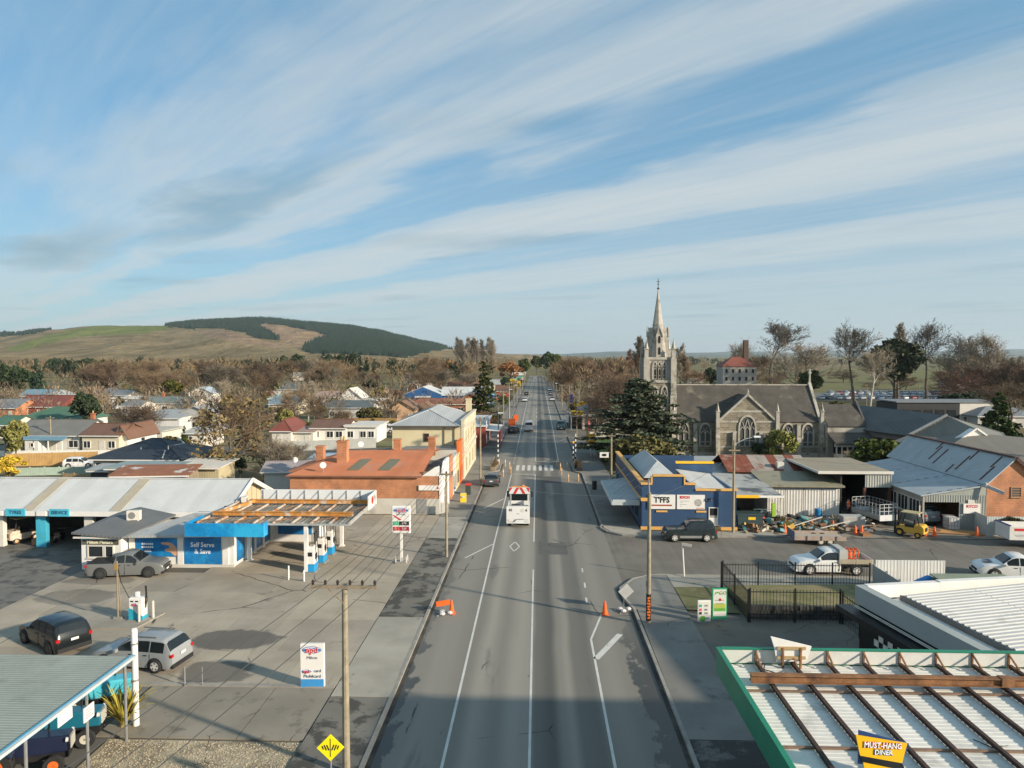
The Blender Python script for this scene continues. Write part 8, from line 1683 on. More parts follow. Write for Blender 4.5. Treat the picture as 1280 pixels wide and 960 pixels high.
# bungalow, fences and yards left of the cream hall
H_('white bungalow with a brown roof and two dark windows left of the cream hall',389,433,553,9,2.7,'gx',1.1,WHITE,BRNROOF,0,3,0,dr=False); H_('white flat topped block joined to the white bungalow',433,472,553,8,3.0,'flat',0,WHITE,OFFW,0,3,0,dr=False); H_('red hipped roof house at the left end of the white bungalow',340,364,556,9,2.5,'hip',1.9,OFFW,REDROOF,0,1,0); H_('low sheds with a pale pink roof between the red hipped roof and the white bungalow',352,392,555,6,2.2,'mono',.4,OFFW,mat('faded_pink_iron',(.34,.24,.2)),0,2,0)
panelfence('panel_fence','long grey panel fence before the white bungalow',[(*G(350,565),),(*G(470,560),)],1.7,mat('grey_panel_fence',(.34,.35,.33),.7,.1,.6),2.6)
panelfence('timber_fence','long brown timber fence behind the white bungalow yard',[(*G(404,533),),(*G(496,533),)],1.9,mat('brown_timber_fence',(.30,.19,.07),.85,.12,.6),2.6)
panelfence('sheet_fence','pale blue grey sheet fence behind the orange roof',[(-28.5,97),(-19.5,106)],2.3,mat('pale_blue_sheet',(.38,.45,.47),.6,.08,.6),2.4,posts=True,pm=STEEL)
x,y=G(430,572); t=thing('glass_roof','low pale blue sheet roof behind the orange brick building','shed',(-30,91,0)); b=MB(); b.box(0,9,0,4,0,2.2); b.build('wall',OFFW,t); b=MB(); b.slab((-.3,-.3,2.3),(9.3,-.3,2.6),(9.3,4.3,3.1),(-.3,4.3,2.7),.1); b.build('roof',mat('pale_blue_iron',(.40,.48,.55)),t)
house('shed','low mauve grey roofed shed between the workshop and the brick building','shed',(-31.5,80.5),6,5,2.6,'gx',.7,OFFW,mat('mauve_iron',(.33,.29,.29),.6,.1,.6,wave=('X',.3)),.12,0,0,dr=False)
for i,(px,py) in enumerate(((516,489),(530.5,489))):
    x,y=G(px,py); t=thing('tunnel_house','white round arched tunnel house, %s of a pair beyond the blue store'%('left' if i==0 else 'right'),'greenhouse',(x,y,0),0); b=MB(); a=[PI*k/12 for k in range(13)]
    v=[(2.4*math.cos(u),yy,3.4*math.sin(u)) for yy in (0,12) for u in a]; b.add(v,[(k,k+1,13+k+1,13+k) for k in range(12)]); b.build('cover',mat('plastic_film',(.5,.42,.34),.5),t); b=MB(); b.path([(2.45*math.cos(u),-.05,3.45*math.sin(u)) for u in a],.16,6); b.build('hoop',WHITE,t); b=MB(); b.poly([(2.38*math.cos(u),.05,3.38*math.sin(u)) for u in a]); b.build('end_wall',mat('end_brown',(.10,.06,.045),.8),t)
for k,(pl,pr,pb,l,w_,r_) in enumerate(((364,389,475.5,'pale far shed with a grey roof at the edge of the brown wood',OFFW,GREYROOF),(641,656,475,'small teal far building left of the road end',mat('teal_wall',(.06,.33,.30),.6),OFFW),(505,520,480,'far pale house at the edge of the wood left of the blue store',OFFW,BRNROOF),(735,770,486,'long low far house with a grey roof right of the road',OFFW,GREYROOF),(770,800,494,'far low house with a brown roof behind the spreading bare tree',OFFW,BRNROOF),(620,634,500,'far red brown house behind the left kerb poles',BRICKR,BRNROOF),(612,630,489,'far low cream house behind the left kerb poles',CBOARD,GREYROOF),(860,878,487,'far pale shed between the church tower and the mill',OFFW,OFFW),(1185,1215,486,'low far shed at the edge of the right hand wood',GBOARD,MIDROOF))): H_(l,pl,pr,pb,9,3.2,'gx',1.8,w_,r_,0,2,1)
# shop with the yellow board right of the road
t=thing('grey_shop','grey roofed shop with a yellow board and white fascia beyond the lawn','shop',(9.6,152,0)); b=MB(); b.box(0,14,0,16,0,3.6); b.build('wall',mat('shop_cream',(.42,.38,.33),.7,.1,.6),t); gable_roof(t,0,14,0,16,3.6,2.6,mat('weathered_grey_iron',(.19,.20,.205),.6,.2,.5,col2=(.3,.29,.27)),'y',.4)
b=MB(); b.slab((-2.6,-.2,2.9),(0,-.2,3.1),(0,16,3.1),(-2.6,16,2.9),.1); b.build('verandah',OFFW,t); b=MB(); b.box(-2.4,4,-.5,-.3,3.0,3.5); b.build('fascia',WHITE,t); b=MB(); b.box(-2.3,-.0,-.62,-.51,3.3,4.3); o=b.build('yellow_board',YELLOW,t); q=MB(); q.box(-1.9,-1.3,-.64,-.621,3.7,3.9); q.box(-1.1,-.5,-.64,-.621,3.7,3.9); q.build('print',BLACK,o)
for X in (-2.4,1.2): b=MB(); b.box(X-.1,X+.1,-.3,-.1,0,3); b.build('post',RED if X>0 else OFFW,t)
for X in (3,7,11): window(t,(X,-.01,.7),2.4,1.7,0,2,1)
t=thing('flag','blue banner on the tall pole beside the yellow board','banner',(7.2,156.8,5.6)); b=MB(); b.box(0,.5,-.02,.02,0,1.8); b.build('cloth',mat('banner_blue',(.04,.06,.35),.6),t); b=MB(); b.tube((0,0,1.8),(.55,0,1.8),.03); b.build('arm',STEEL,t)
b=MB(); b.box(0,5.5,0,.3,0,.9); tag(b.build('low_wall',OFFW,None,(10.2,138.6,.1)),'low pale wall at the far end of the lawn','wall')
b=MB(); b.prism([(0,0),(.25,0),(.25,6),(0,6)],'z',0,.5); tag(b.build('low_wall',mat('dark_low_wall',(.10,.09,.08),.9),None,(9.4,106,.1)),'low dark wall at the near end of the lawn','wall')
# === trees and plants
BARK=mat('grey_brown_bark',(.115,.095,.072),.95,.3,3); BIRCH=mat('pale_bark',(.42,.38,.32),.9,.25,4)
def twm(n,c): return mat('twigs_'+n,c,.95,.25,.6,spec=.1)
TW={'brown':twm('brown',(.185,.132,.085)),'grey':twm('grey',(.185,.155,.118)),'dark':twm('dark',(.11,.08,.06)),'orange':twm('orange',(.30,.14,.055)),'pale':twm('pale',(.27,.23,.175)),'red':twm('red',(.165,.095,.07))}
def bare_mesh(seed,kind='spread'):
    """unit tree ten metres tall: returns trunk mesh and crown-of-twigs mesh"""
    r=random.Random(seed); T=MB(); K=MB()
    tl,z0,ang,cl,up,nch={'spread':(7.2,.22,58,.62,.10,11),'tall':(8.4,.50,44,.40,.14,11),'poplar':(9.4,.12,20,.26,.30,20),'umbrella':(5.6,.24,66,.95,.07,11),'weep':(7,.25,66,.60,-.05,12)}[kind]
    def grow(p,d,l,rad,lev):
        n=(12,5,3,2,1)[lev]; rr=rad
        for i in range(n):
            d=(d+Vector((r.gauss(0,.09+.03*lev),r.gauss(0,.09+.03*lev),r.gauss(0,.05)+(up if lev else .25)))).normalized() if i or lev else d
            q=p+d*(l/n); r2=max(.011,rad*(1-.85*(i+1)/n)); (T if lev<2 else K).tube(p,q,rr,r2,(7,5,4,3,3)[lev],caps=False); rr=r2; f=(i+1)/n; p=q
            if lev<4:
                k=0
                if lev==0: k=(1 if f>z0 else 0)+(1 if f>z0+.15 and r.random()<nch/16 else 0)
                else: k=(0,2,2,3)[lev] if (i>0 or lev>1) else 1
                for j in range(k):
                    az=r.uniform(0,2*PI); o=d.orthogonal().normalized(); o=(o*math.cos(az)+d.cross(o)*math.sin(az)); th=R(ang if lev==0 else 42)*r.uniform(.65,1.2)
                    nd=(d*math.cos(th)+o*math.sin(th)); nd=(nd+Vector((0,0,max(0,-nd.z)*.8))).normalized()
                    L=(tl*cl*(1.08-.72*((f-z0)/(1-z0))**1.2) if lev==0 else l*r.uniform(.42,.62))*r.uniform(.8,1.15); grow(p,nd,L,max(.012,rr*(.55 if lev==0 else .62)+.012),lev+1)
    grow(Vector((0,0,-.05)),Vector((r.gauss(0,.04),r.gauss(0,.04),1)),tl,.21 if kind!='poplar' else .15,0)
    zs=max(v[2] for v in K.v+T.v); s=10/zs
    for M_ in (T,K): M_.v=[(a*s,b*s,c*s) for a,b,c in M_.v]
    return T,K
def rng_quads(rs,cen,rad,n,size,flat=0.0,out=0.0):
    """n small leaf faces about ellipsoid cen/rad, mostly near its skin; random tilt"""
    d=rs.normal(size=(n,3)); d/=np.linalg.norm(d,axis=1)[:,None]; u=rs.uniform(.35,1,size=(n,1))**.5; p=np.array(cen)+d*u*np.array(rad)
    a=rs.normal(size=(n,3)); a[:,2]*=(1-flat); a/=np.linalg.norm(a,axis=1)[:,None]; b=np.cross(a,rs.normal(size=(n,3))); b/=np.linalg.norm(b,axis=1)[:,None]
    s=size*rs.uniform(.6,1.4,size=(n,1)); return np.stack([p-a*s*.5-b*s*.28,p+a*s*.1-b*s*.36,p+a*s*.75,p-a*s*.05+b*s*.40],1)
def qmesh(name,Q,m):
    Q=np.concatenate(Q); n=len(Q); me=bpy.data.meshes.new(name); me.from_pydata(Q.reshape(-1,3).tolist(),[],np.arange(4*n).reshape(-1,4).tolist()); me.materials.append(m); me.update(); return me
def limbs(seed,h,n,spread,r0,z0=.25):
    r=random.Random(seed); b=MB(); b.tube((0,0,-.05),(0,0,h*.55),r0,r0*.6,7); b.tube((0,0,h*.55),(r.uniform(-.3,.3),r.uniform(-.3,.3),h*.92),r0*.6,r0*.15,6)
    for i in range(n):
        a=r.uniform(0,6.28); z=h*r.uniform(z0,.75); L=spread*r.uniform(.5,.85); b.tube((0,0,z),(math.cos(a)*L,math.sin(a)*L,z+L*r.uniform(.2,.7)),r0*.35,r0*.08,5)
    return b
PROTO={}
def fol_proto(key,fn,m,bark=None):
    Q,lim=fn(np.random.RandomState(len(PROTO)+11)); PROTO[key]=(lim.mesh('trunk',bark or BARK),qmesh('crown',Q,m))
def round_fn(n=34,leaves=85,size=.55,rx=3.6,rz=3.4,cz=6.0,low=.0,seed=1,gap=.8):
    def f(rs):
        Q=[]; 
        for i in range(n):
            d=rs.normal(size=3); d/=np.linalg.norm(d); d[2]=abs(d[2])*1.0 if rs.rand()<.62 else d[2]
            k=rs.uniform(.5,1.0)**.6; c=(d[0]*rx*k*.8,d[1]*rx*k*.8,max(1.0+low,cz+d[2]*rz*k*.85)); s=rs.uniform(.75,1.5)
            Q.append(rng_quads(rs,c,(s*1.25*gap,s*1.25*gap,s*.9*gap),leaves,size))
        return Q,limbs(seed,8,9,rx*.9,.26)
    return f
def cone_fn(h=10,w=2.2,tiers=15,per=9,leaves=20,size=.55,droop=.25,seed=2,tip=.12,pw=.9):
    def f(rs):
        Q=[]
        for i in range(tiers):
            u=i/(tiers-1); z=h*(.05+.93*u); rad=w*((1-u)**pw)*rs.uniform(.85,1.12)+tip; k=max(4,int(per*(1-u*.6)))
            for j in range(k):
                a=rs.uniform(0,6.28); q=rs.uniform(.45,1.0); c=(math.cos(a)*rad*q,math.sin(a)*rad*q,z-droop*rad*q+rs.uniform(-.2,.2)); s=.25+rad*.30
                Q.append(rng_quads(rs,c,(s,s,s*.5),leaves,size*(.5+.5*(1-u)),.4))
        b=MB(); b.tube((0,0,-.05),(0,0,h*.95),.2,.03,7); return Q,b
    return f
def cedar_fn(rs):
    Q=[]; b=MB(); b.tube((0,0,-.05),(0,0,9.4),.34,.05,8)
    for i in range(95):
        u=(i+.5)/95; z=.7+9.0*u; L=(4.7*(1-u**1.35)+.3)*rs.uniform(.72,1.12); a=i*2.4+rs.uniform(-.4,.4); e=(math.cos(a)*L,math.sin(a)*L,z+L*.02)
        if i%2==0: b.tube((0,0,z-.2),(e[0]*.9,e[1]*.9,e[2]-.05),.07,.02,4)
        n=max(2,int(L*1.6))
        for k in range(n):
            w=(k+1)/n; s_=.35+.38*w; Q.append(rng_quads(rs,(e[0]*w+rs.normal()*.15,e[1]*w+rs.normal()*.15,z+L*.02*w-.12*w*w+rs.uniform(-.08,.12)),(s_,s_,.16),42,.30,.6))
    return Q,b
def cols_fn(rs):
    Q=[]
    for i in range(26): z=.5+9*i/26; Q.append(rng_quads(rs,(rs.normal()*.12,rs.normal()*.12,z),(.75*(1-(z/10.3)**3)+.1,)*2+(.7,),60,.4))
    b=MB(); b.tube((0,0,0),(0,0,8),.12,.04,6); return Q,b
def hedge_fn(rs):
    Q=[]
    for i in range(40): Q.append(rng_quads(rs,(rs.uniform(-4.2,4.2),rs.uniform(-1.3,1.3),rs.uniform(1.5,8.6)),(1.3,1.0,1.4),90,.65))
    b=MB()
    for x in (-3,-1,1,3): b.tube((x,0,0),(x*1.05,0,6),.15,.05,6)
    return Q,b
def sparse_fn(rs):
    """big tree that has lost half its brown green leaves"""
    Q=[]
    for i in range(54):
        d=rs.normal(size=3); d/=np.linalg.norm(d); k=rs.uniform(.35,1)**.5; c=(d[0]*4.1*k,d[1]*4.1*k,5.6+d[2]*4.2*k)
        if c[2]<1.6: continue
        Q.append(rng_quads(rs,c,(.85,.85,.5),32,.30,.3))
    return Q,MB().tube((0,0,0),(0,0,.1),.05)
LG=lambda n,a,b: leafmat('leaf_'+n,dk(a,1.3),dk(b,1.4))
fol_proto('round',round_fn(),LG('olive',(.030,.045,.014),(.085,.095,.03)))
fol_proto('macro',round_fn(40,90,.6,4.4,3.0,5.6,seed=3),LG('gold_olive',(.018,.030,.012),(.115,.105,.018)))
fol_proto('dark',round_fn(36,90,.6,3.2,3.8,5.8,seed=5),LG('dark_green',(.012,.024,.014),(.045,.062,.03)))
fol_proto('gum',round_fn(30,110,.55,3.7,3.6,6.3,seed=7,gap=.72),LG('gum_green',(.018,.026,.013),(.060,.068,.036)))
fol_proto('bush',round_fn(30,80,.75,4.4,3.8,4.6,seed=8,low=-.2),LG('light_olive',(.08,.085,.022),(.20,.185,.06)))
fol_proto('shrub',round_fn(30,90,.75,4.6,4.0,4.4,seed=9,low=-.3),LG('brown_olive',(.045,.045,.018),(.12,.10,.04)))
fol_proto('conifer',cone_fn(10,1.9,18,9,24,.5,.3),LG('conifer',(.014,.026,.010),(.075,.085,.025)))
fol_proto('darkcon',cone_fn(10,3.0,14,9,26,.75,.2,pw=.8),LG('dark_conifer',(.010,.022,.014),(.032,.055,.030)))
fol_proto('goldcon',cone_fn(10,3.0,16,12,34,.62,.1,pw=.72),LG('gold_tip',(.014,.032,.012),(.060,.075,.018)))
fol_proto('cedar',cedar_fn,LG('blue_green',(.026,.036,.022),(.085,.098,.062)))
fol_proto('column',cols_fn,LG('gold_column',(.10,.085,.02),(.30,.22,.03)))
fol_proto('greencolumn',cols_fn,LG('green_column',(.05,.09,.015),(.14,.17,.03)))
fol_proto('hedge',hedge_fn,LG('hedge_green',(.028,.048,.014),(.12,.145,.035)))
fol_proto('orange',round_fn(30,60,.5,3.8,3.2,5.6,seed=15,gap=.8),LG('russet',(.15,.07,.025),(.34,.17,.06)))
fol_proto('yellow',round_fn(26,70,.6,4.4,3.6,4.6,seed=16,low=-.3),LG('yellow_shrub',(.25,.18,.02),(.50,.34,.04)))
def sp_(): 
    T,K=bare_mesh(77,'spread'); rs=np.random.RandomState(5); Q,_=sparse_fn(rs); PROTO['sparse']=(T.mesh('trunk',BARK),qmesh('crown',Q,LG('thin_brown_green',(.075,.062,.024),(.17,.115,.055)))); PROTO['sparse_twigs']=K.mesh('twigs',TW['brown'])
sp_()
for key,seed,kind in (('b1',3,'spread'),('b2',8,'spread'),('b3',21,'spread'),('t1',5,'tall'),('t2',14,'tall'),('p1',6,'poplar'),('p2',31,'poplar'),('u1',12,'umbrella'),('w1',40,'weep')):
    T,K=bare_mesh(seed,kind); PROTO[key]=(T.mesh('trunk',BARK),K.mesh('crown',TW['brown']))
def tree(key,loc,h,label,w=None,tw=None,bark=None,group=None,rz=None,name='tree',cat='tree'):
    """w is the crown's share of its natural width"""
    t=thing(name,label,cat,loc,rnd.uniform(0,6.28) if rz is None else rz,group); s=h/10; t.scale=(s*(w or 1),s*(w or 1),s); tm,cm=PROTO[key]
    for nm,me,m in (('trunk',tm,bark),('crown',cm,TW[tw] if tw else None)):
        o=bpy.data.objects.new(nm,me); C.objects.link(o); o.parent=t
        if m: o.material_slots[0].link='OBJECT'; o.material_slots[0].material=m
    return t
def TP(key,px,pb,ptop,label,w=None,tw=None,bark=None,group=None,name='tree',cat='tree',rz=None):
    x,y=G(px,pb); _,z=ZY(px,ptop,y); return tree(key,(x,y,0),z,label,w,tw,bark,group,rz,name,cat)
# --- near and middle distance, one by one
t=TP('sparse',287,598,488,'large half bare tree with thin brown green leaves behind the workshop',1.05)
o=bpy.data.objects.new('twigs',PROTO['sparse_twigs']); C.objects.link(o); o.parent=t
TP('dark',300,600,570,'dark ivy covered shrub at the foot of the big half bare tree',.8,name='shrub',cat='shrub')
TP('b2',350,604,543,'bare grey tree right of the big half bare tree, nearer the orange roof',1.5,'grey'); TP('b3',330,596,540,'bare grey tree close against the big half bare tree',1.3,'grey'); TP('b1',372,600,552,'small bare grey tree beside the orange roof chimney',1.4,'grey')
TP('shrub',242,603,583,'dark round shrub behind the workshop roof',1.2,name='shrub',cat='shrub'); TP('hedge',280,602,588,'low dark hedge behind the workshop ridge',1.6,rz=0,name='hedge',cat='hedge')
TP('yellow',12,600,562,'golden yellow shrub at the left edge below the timber fence',1.3,name='shrub',cat='shrub')
TP('bush',20,572,518,'bushy green tree at the left edge beside the cottages',.75); TP('dark',108,545,487,'dark pine between the cottages and the green roof',.85,name='pine'); TP('shrub',95,520,497,'dark shrub behind the dark pine',1,name='shrub',cat='shrub')
TP('darkcon',47,500,451,'broad dark conifer behind the red roofed house',.78,name='conifer'); TP('yellow',84,506,492,'yellow flowering shrub beside the blue roofed house',1,name='shrub',cat='shrub')
TP('b1',108,552,528,'small bare brown tree before the cream villa',1.2,'red'); TP('b2',165,552,500,'bare brown thicket left of the white factory shed',1.5,'dark',name='bare_tree'); TP('b3',180,548,503,'bare brown tree touching the white factory shed',1.3,'dark',name='bare_tree')
TP('yellow',164,545,528,'yellow green shrub at the foot of the bare thicket',.9,name='shrub',cat='shrub'); TP('dark',150,512,495,'dark red brown shrub before the long white building',1.0,name='shrub',cat='shrub')
TP('macro',213,506,471,'round golden cypress above the grey green roof',1.15,name='cypress'); TP('goldcon',231,560,532,'dark blue green shrub beside the small porch house',.7,name='shrub',cat='shrub'); TP('shrub',212,560,541,'red brown shrub behind the dark roof',1,name='shrub',cat='shrub')
for i,px in enumerate((157,163,169,176,182)): TP('column' if i!=1 else 'greencolumn',px,498,480+(i%3)*2,'golden columnar cypress in a row above the long white building' if i!=1 else 'green columnar cypress among the golden row',.9,group='columnar cypresses above the long white building' if i!=1 else None,name='column_cypress')
TP('column',466,505,485,'golden columnar cypress near the dark conifer pair',.8,name='column_cypress'); TP('column',418,505,486,'golden columnar cypress right of the birch',.8,name='column_cypress')
TP('bush',357,546,506,'yellow green cabbage tree before the blue grey cottage',.75,name='cabbage_tree'); TP('t1',385,536,468,'pale trunked bare birch right of the cabbage tree',1.0,'pale',BIRCH,name='birch'); TP('b1',400,540,490,'bare brown tree behind the birch',1.2,'brown',name='bare_tree'); TP('b3',367,540,480,'bare brown tree left of the birch',1.1,'brown',name='bare_tree'); TP('b2',430,540,508,'bare brown tree before the long house with red base',1.3,'brown',name='bare_tree')
TP('shrub',462,532,503,'round brown shrub tree at the right of the long house',1.25,name='shrub',cat='shrub'); TP('greencolumn',455,531,512,'thin green shrub beside the round brown shrub',1.4,name='shrub',cat='shrub'); TP('hedge',385,545,527,'dark green hedge below the birch',1.2,rz=0,name='hedge',cat='hedge')
TP('darkcon',459,478,447,'dark conifer of a pair, left one',.75,name='conifer'); TP('darkcon',468,480,449,'dark conifer of a pair, right one',.75,name='conifer'); TP('dark',463,494,472,'dark green tree in front of the conifer pair',1.3); TP('bush',476,500,480,'grey green bush right of the conifer pair',1)
TP('conifer',605,530,452,'tall narrow conifer behind the cream hall',1.3,name='conifer'); TP('b1',603,545,512,'bare brown tree at the foot of the tall narrow conifer',1.4,'brown',name='bare_tree'); TP('b2',592,540,515,'bare thicket between the cream hall and the tall conifer',1.2,'dark',name='bare_tree')
TP('cedar',798,574,471,'large blue green cedar before the church tower',1.42,name='cedar'); TP('shrub',800,590,533,'wide olive brown bush in front of the cedar',1.35,name='bush',cat='bush'); TP('bush',772,586,552,'darker olive bush left of the wide bush',1.15,name='bush',cat='bush'); TP('shrub',828,586,545,'olive bush against the church wall right of the wide bush',1.0,name='bush',cat='bush')
TP('u1',768,552,459,'wide spreading dark bare tree left of the cedar',.95,'dark'); TP('b1',745,545,490,'bare brown tree behind the spreading tree',1.5,'dark',name='bare_tree'); TP('b3',778,540,455,'tall bare brown tree behind the cedar',1.3,'brown',name='bare_tree')
TP('bush',976,578,531,'light green willow like bush before the church transept',1.05,name='bush',cat='bush'); TP('dark',950,577,552,'darker green shrub left of the light green bush',1.3,name='shrub',cat='shrub')
x,y=G(1102,604); tree('hedge',(x,y,0),5.7,'dense green hedge between the dark shed and the church hall',1.35,rz=.1,name='hedge',cat='hedge'); TP('bush',1128,604,552,'grey green shrub at the right end of the dense hedge',.8,name='shrub',cat='shrub')
TP('b1',1062,592,562,'small bare shrub by the church veranda',1.2,'pale',name='bare_tree'); TP('w1',1172,604,556,'bare pinkish tree before the warm grey hall roof',1.3,'grey',name='bare_tree'); TP('b2',1180,606,566,'bare twiggy tree touching the brick garage roof',1.4,'red',name='bare_tree')
TP('goldcon',1246,580,490,'dark conifer with golden tips at the right edge',1.0,name='conifer'); TP('yellow',1242,550,500,'golden sprays on the sunny side of the right edge conifer',.34,name='conifer_branch',cat='shrub') if False else None
TP('shrub',1265,672,640,'brown shrub with yellow flowers against the brick garage',1.0,name='shrub',cat='shrub')
TP('gum',1118,508,419,'tall dark spreading evergreen before the green field',1.05); TP('t1',1068,506,396,'tall bare tree with a high crown left of the dark evergreen',1.0,'grey',name='bare_tree'); TP('t2',1158,502,396,'tall bare tree with a high crown right of the dark evergreen',1.0,'grey',name='bare_tree'); TP('t1',1086,516,428,'pale bare tree before the tall evergreen',1.25,'pale',BIRCH,name='bare_tree'); TP('p1',1122,500,402,'thin bare top rising behind the dark evergreen',1.2,'grey',name='bare_tree')
TP('t2',963,486,396,'broad bare tree standing clear on the skyline right of the mill',1.75,'grey',name='bare_tree'); TP('b1',1010,502,424,'pale bare tree right of the church gable',1.3,'pale',name='bare_tree'); TP('round',1012,504,460,'dark olive bush under the pale bare tree',1.0,name='bush',cat='bush'); TP('b3',945,482,440,'bare brown tree right of the mill',1.8,'brown',name='bare_tree'); TP('b2',925,480,420,'bare crooked tree behind the mill roof',.8,'grey',name='bare_tree')
TP('p1',799,486,419,'brown poplar left of the church spire',1.5,'brown',name='poplar'); TP('p2',850,486,428,'pale brown poplar right of the church spire',1.3,'pale',name='poplar'); TP('p2',858,488,440,'short brown poplar beside the pale poplar',1.4,'brown',name='poplar'); TP('greencolumn',938,482,460,'narrow yellow green cypress at the mill corner',1.2,name='column_cypress'); TP('dark',890,490,458,'dark tree left of the mill',1.0)
TP('b1',1208,505,414,'tall pale bare tree in the right hand wood, left one',.9,'pale',name='bare_tree'); TP('t2',1234,508,410,'tall pale bare tree in the right hand wood, right one',1.1,'pale',name='bare_tree'); TP('b2',1272,520,448,'dark bare tree at the right edge of the wood',1.5,'dark',name='bare_tree'); TP('b3',1262,540,470,'bare brown tree behind the golden tipped conifer',1.4,'brown',name='bare_tree')
TP('dark',1178,522,492,'dark evergreen left of the back street pole on the right',1.3); TP('dark',1196,524,490,'dark evergreen between the two right hand poles',1.2); TP('dark',1215,522,488,'dark evergreen before the right hand wood',1.2); TP('dark',1280,510,470,'dark evergreen at the right frame edge',1.2); TP('red' if 0 else 'shrub',1045,516,497,'dark brown round shrub at the church gable end',1.2,name='shrub',cat='shrub')
TP('round',694,473,440,'tall dark evergreen at the right of the road end',.9); TP('round',671,468,443,'olive evergreen at the end of the road',.9); TP('dark',683,470,438,'dark evergreen at the middle of the road end',.8); TP('round',655,476,446,'mid green tree left of the road end',.8); TP('orange',638,482,448,'russet leaved tree left of the road end',1.3); TP('orange',562,476,446,'russet orange tree beyond the blue store',1.0); TP('yellow',642,488,470,'yellow green shrub by the far left kerb',1.4,name='shrub',cat='shrub'); TP('dark',632,492,470,'dark evergreen beside the teal building',1.0); TP('dark',704,492,474,'dark clipped evergreen right of the road end',1.6); TP('yellow',728,520,498,'yellow green shrubs before the grey shop roof',1.3,name='shrub',cat='shrub'); TP('bush',700,478,463,'pale yellow green shrub right of the road end',1.2,name='shrub',cat='shrub')
TP('dark',352,474,443,'round dark pine left of its pair below the hill',1.0,name='pine'); TP('dark',374,475,441,'round dark pine right of its pair below the hill',1.1,name='pine'); TP('darkcon',327,474,446,'dark narrow conifer left of the round pines',.6,name='conifer')
for i,px in enumerate((404,411,419,427,435,443,449)): TP('dark' if i%2 else 'darkcon',px,468,439+(i*7)%5,'dark pine in the row at the foot of the forested hill',.8,group='dark pines at the foot of the hill',name='pine')
for i,px in enumerate((66,76,85,96,108,118,130,140)): TP('dark',px,470,446+(i*5)%4,'dark pine in the row below the grassy hill',1.0,group='dark pines below the grassy hill',name='pine')
for i,px in enumerate((2,14,27)): TP('dark',px,497,452+i*3,'dark evergreen of the clump at the left edge behind the houses',1.1,group='dark evergreens at the left edge')
for i,px in enumerate((572,578,584,590,596,603,610,617)): TP('p1' if i%2 else 'p2',px,462,420+(i*3)%6,'pale bare poplar in the row on the skyline beside the hill',1.3,'pale',group='bare poplars on the skyline',name='poplar')
for i,(k,px,pb,pt,w,tw,l) in enumerate((('round',340,500,468,1.0,None,'olive evergreen left of the dark slate roofed house'),('dark',395,488,462,1.1,None,'dark evergreen behind the faded pink roof'),('t2',415,498,455,1.1,'pale','tall pale bare tree behind the white gabled house'),('bush',440,500,478,1.1,None,'grey green evergreen left of the dark conifer pair'),('round',525,482,462,1.0,None,'olive evergreen behind the tunnel houses'),('t1',555,500,458,1.2,'grey','tall grey bare tree behind the blue store'),('gum',258,492,465,.9,None,'dark evergreen behind the small gabled shed'),('t1',275,520,470,1.1,'pale','tall pale bare tree behind the big half bare tree'),('dark',135,494,470,1.2,None,'dark evergreen above the pale house'),('b1',190,490,450,1.2,'grey','tall grey bare tree left of the golden cypress'),('round',168,486,462,1.2,None,'olive evergreen above the columnar cypress row'),('t2',318,510,462,1.1,'brown','tall brown bare tree right of the big half bare tree'))): TP(k,px,pb,pt,l,w,tw)
# street trees and garden trees in the town, grouped by look
r3=random.Random(31)
for i in range(19):
    px=r3.uniform(110,335); pb=r3.uniform(490,505); TP(r3.choice(('b1','b2','b3','t1')),px,pb,pb-r3.uniform(34,52),'bare brown tree at the edge of the wood behind the left hand houses',r3.uniform(1.1,1.6),r3.choice(('brown','brown','grey','dark')),group='bare trees behind the left hand houses',name='bare_tree')
for i in range(17):
    px=r3.uniform(335,600); pb=r3.uniform(480,498); TP(r3.choice(('b1','b2','b3','t2')),px,pb,pb-r3.uniform(26,42),'bare brown tree in the wood beyond the middle houses',r3.uniform(1.2,1.7),r3.choice(('brown','brown','grey')),group='bare trees beyond the middle houses',name='bare_tree')
for i in range(13):
    px=r3.uniform(700,800); pb=r3.uniform(480,505); TP(r3.choice(('b1','b2','b3','p1')),px,pb,pb-r3.uniform(26,48),'bare brown tree in the wood right of the road',r3.uniform(1.2,1.7),r3.choice(('brown','red','grey')),group='bare trees right of the road',name='bare_tree')
for i in range(17):
    px=r3.uniform(1185,1300); pb=r3.uniform(488,512); TP(r3.choice(('b1','b2','b3','w1')),px,pb,pb-r3.uniform(26,60),'bare brown tree in the wood on the right',r3.uniform(1.2,1.7),r3.choice(('brown','red','grey','dark')),group='bare trees of the right hand wood',name='bare_tree')
for i in range(9):
    px=r3.uniform(1020,1180); pb=r3.uniform(478,488); TP(r3.choice(('b1','b2','w1')),px,pb,pb-r3.uniform(10,24),'low bare brown tree along the field edge behind the car yard',2.0,'brown',group='low bare trees along the field edge',name='bare_tree')
for i in range(14):
    px=r3.uniform(860,1010); pb=r3.uniform(478,492); TP(r3.choice(('b1','b2','b3')),px,pb,pb-r3.uniform(12,32),'bare brown tree in the thicket behind the church roof',1.6,r3.choice(('brown','red')),group='bare trees behind the church roof',name='bare_tree')
for i in range(30):
    px=r3.uniform(5,590); pb=r3.uniform(496,535); TP(r3.choice(('bush','shrub','round','dark','shrub')),px,pb,pb-r3.uniform(8,15),'garden shrub between the houses of the town',1.2,group='garden shrubs between the houses',name='shrub',cat='shrub')
for i in range(18):
    px=r3.uniform(5,580); pb=r3.uniform(500,535); TP(r3.choice(('b1','b2','b3')),px,pb,pb-r3.uniform(14,24),'small bare garden tree between the houses of the town',1.3,r3.choice(('brown','grey','red')),group='bare garden trees between the houses',name='bare_tree')
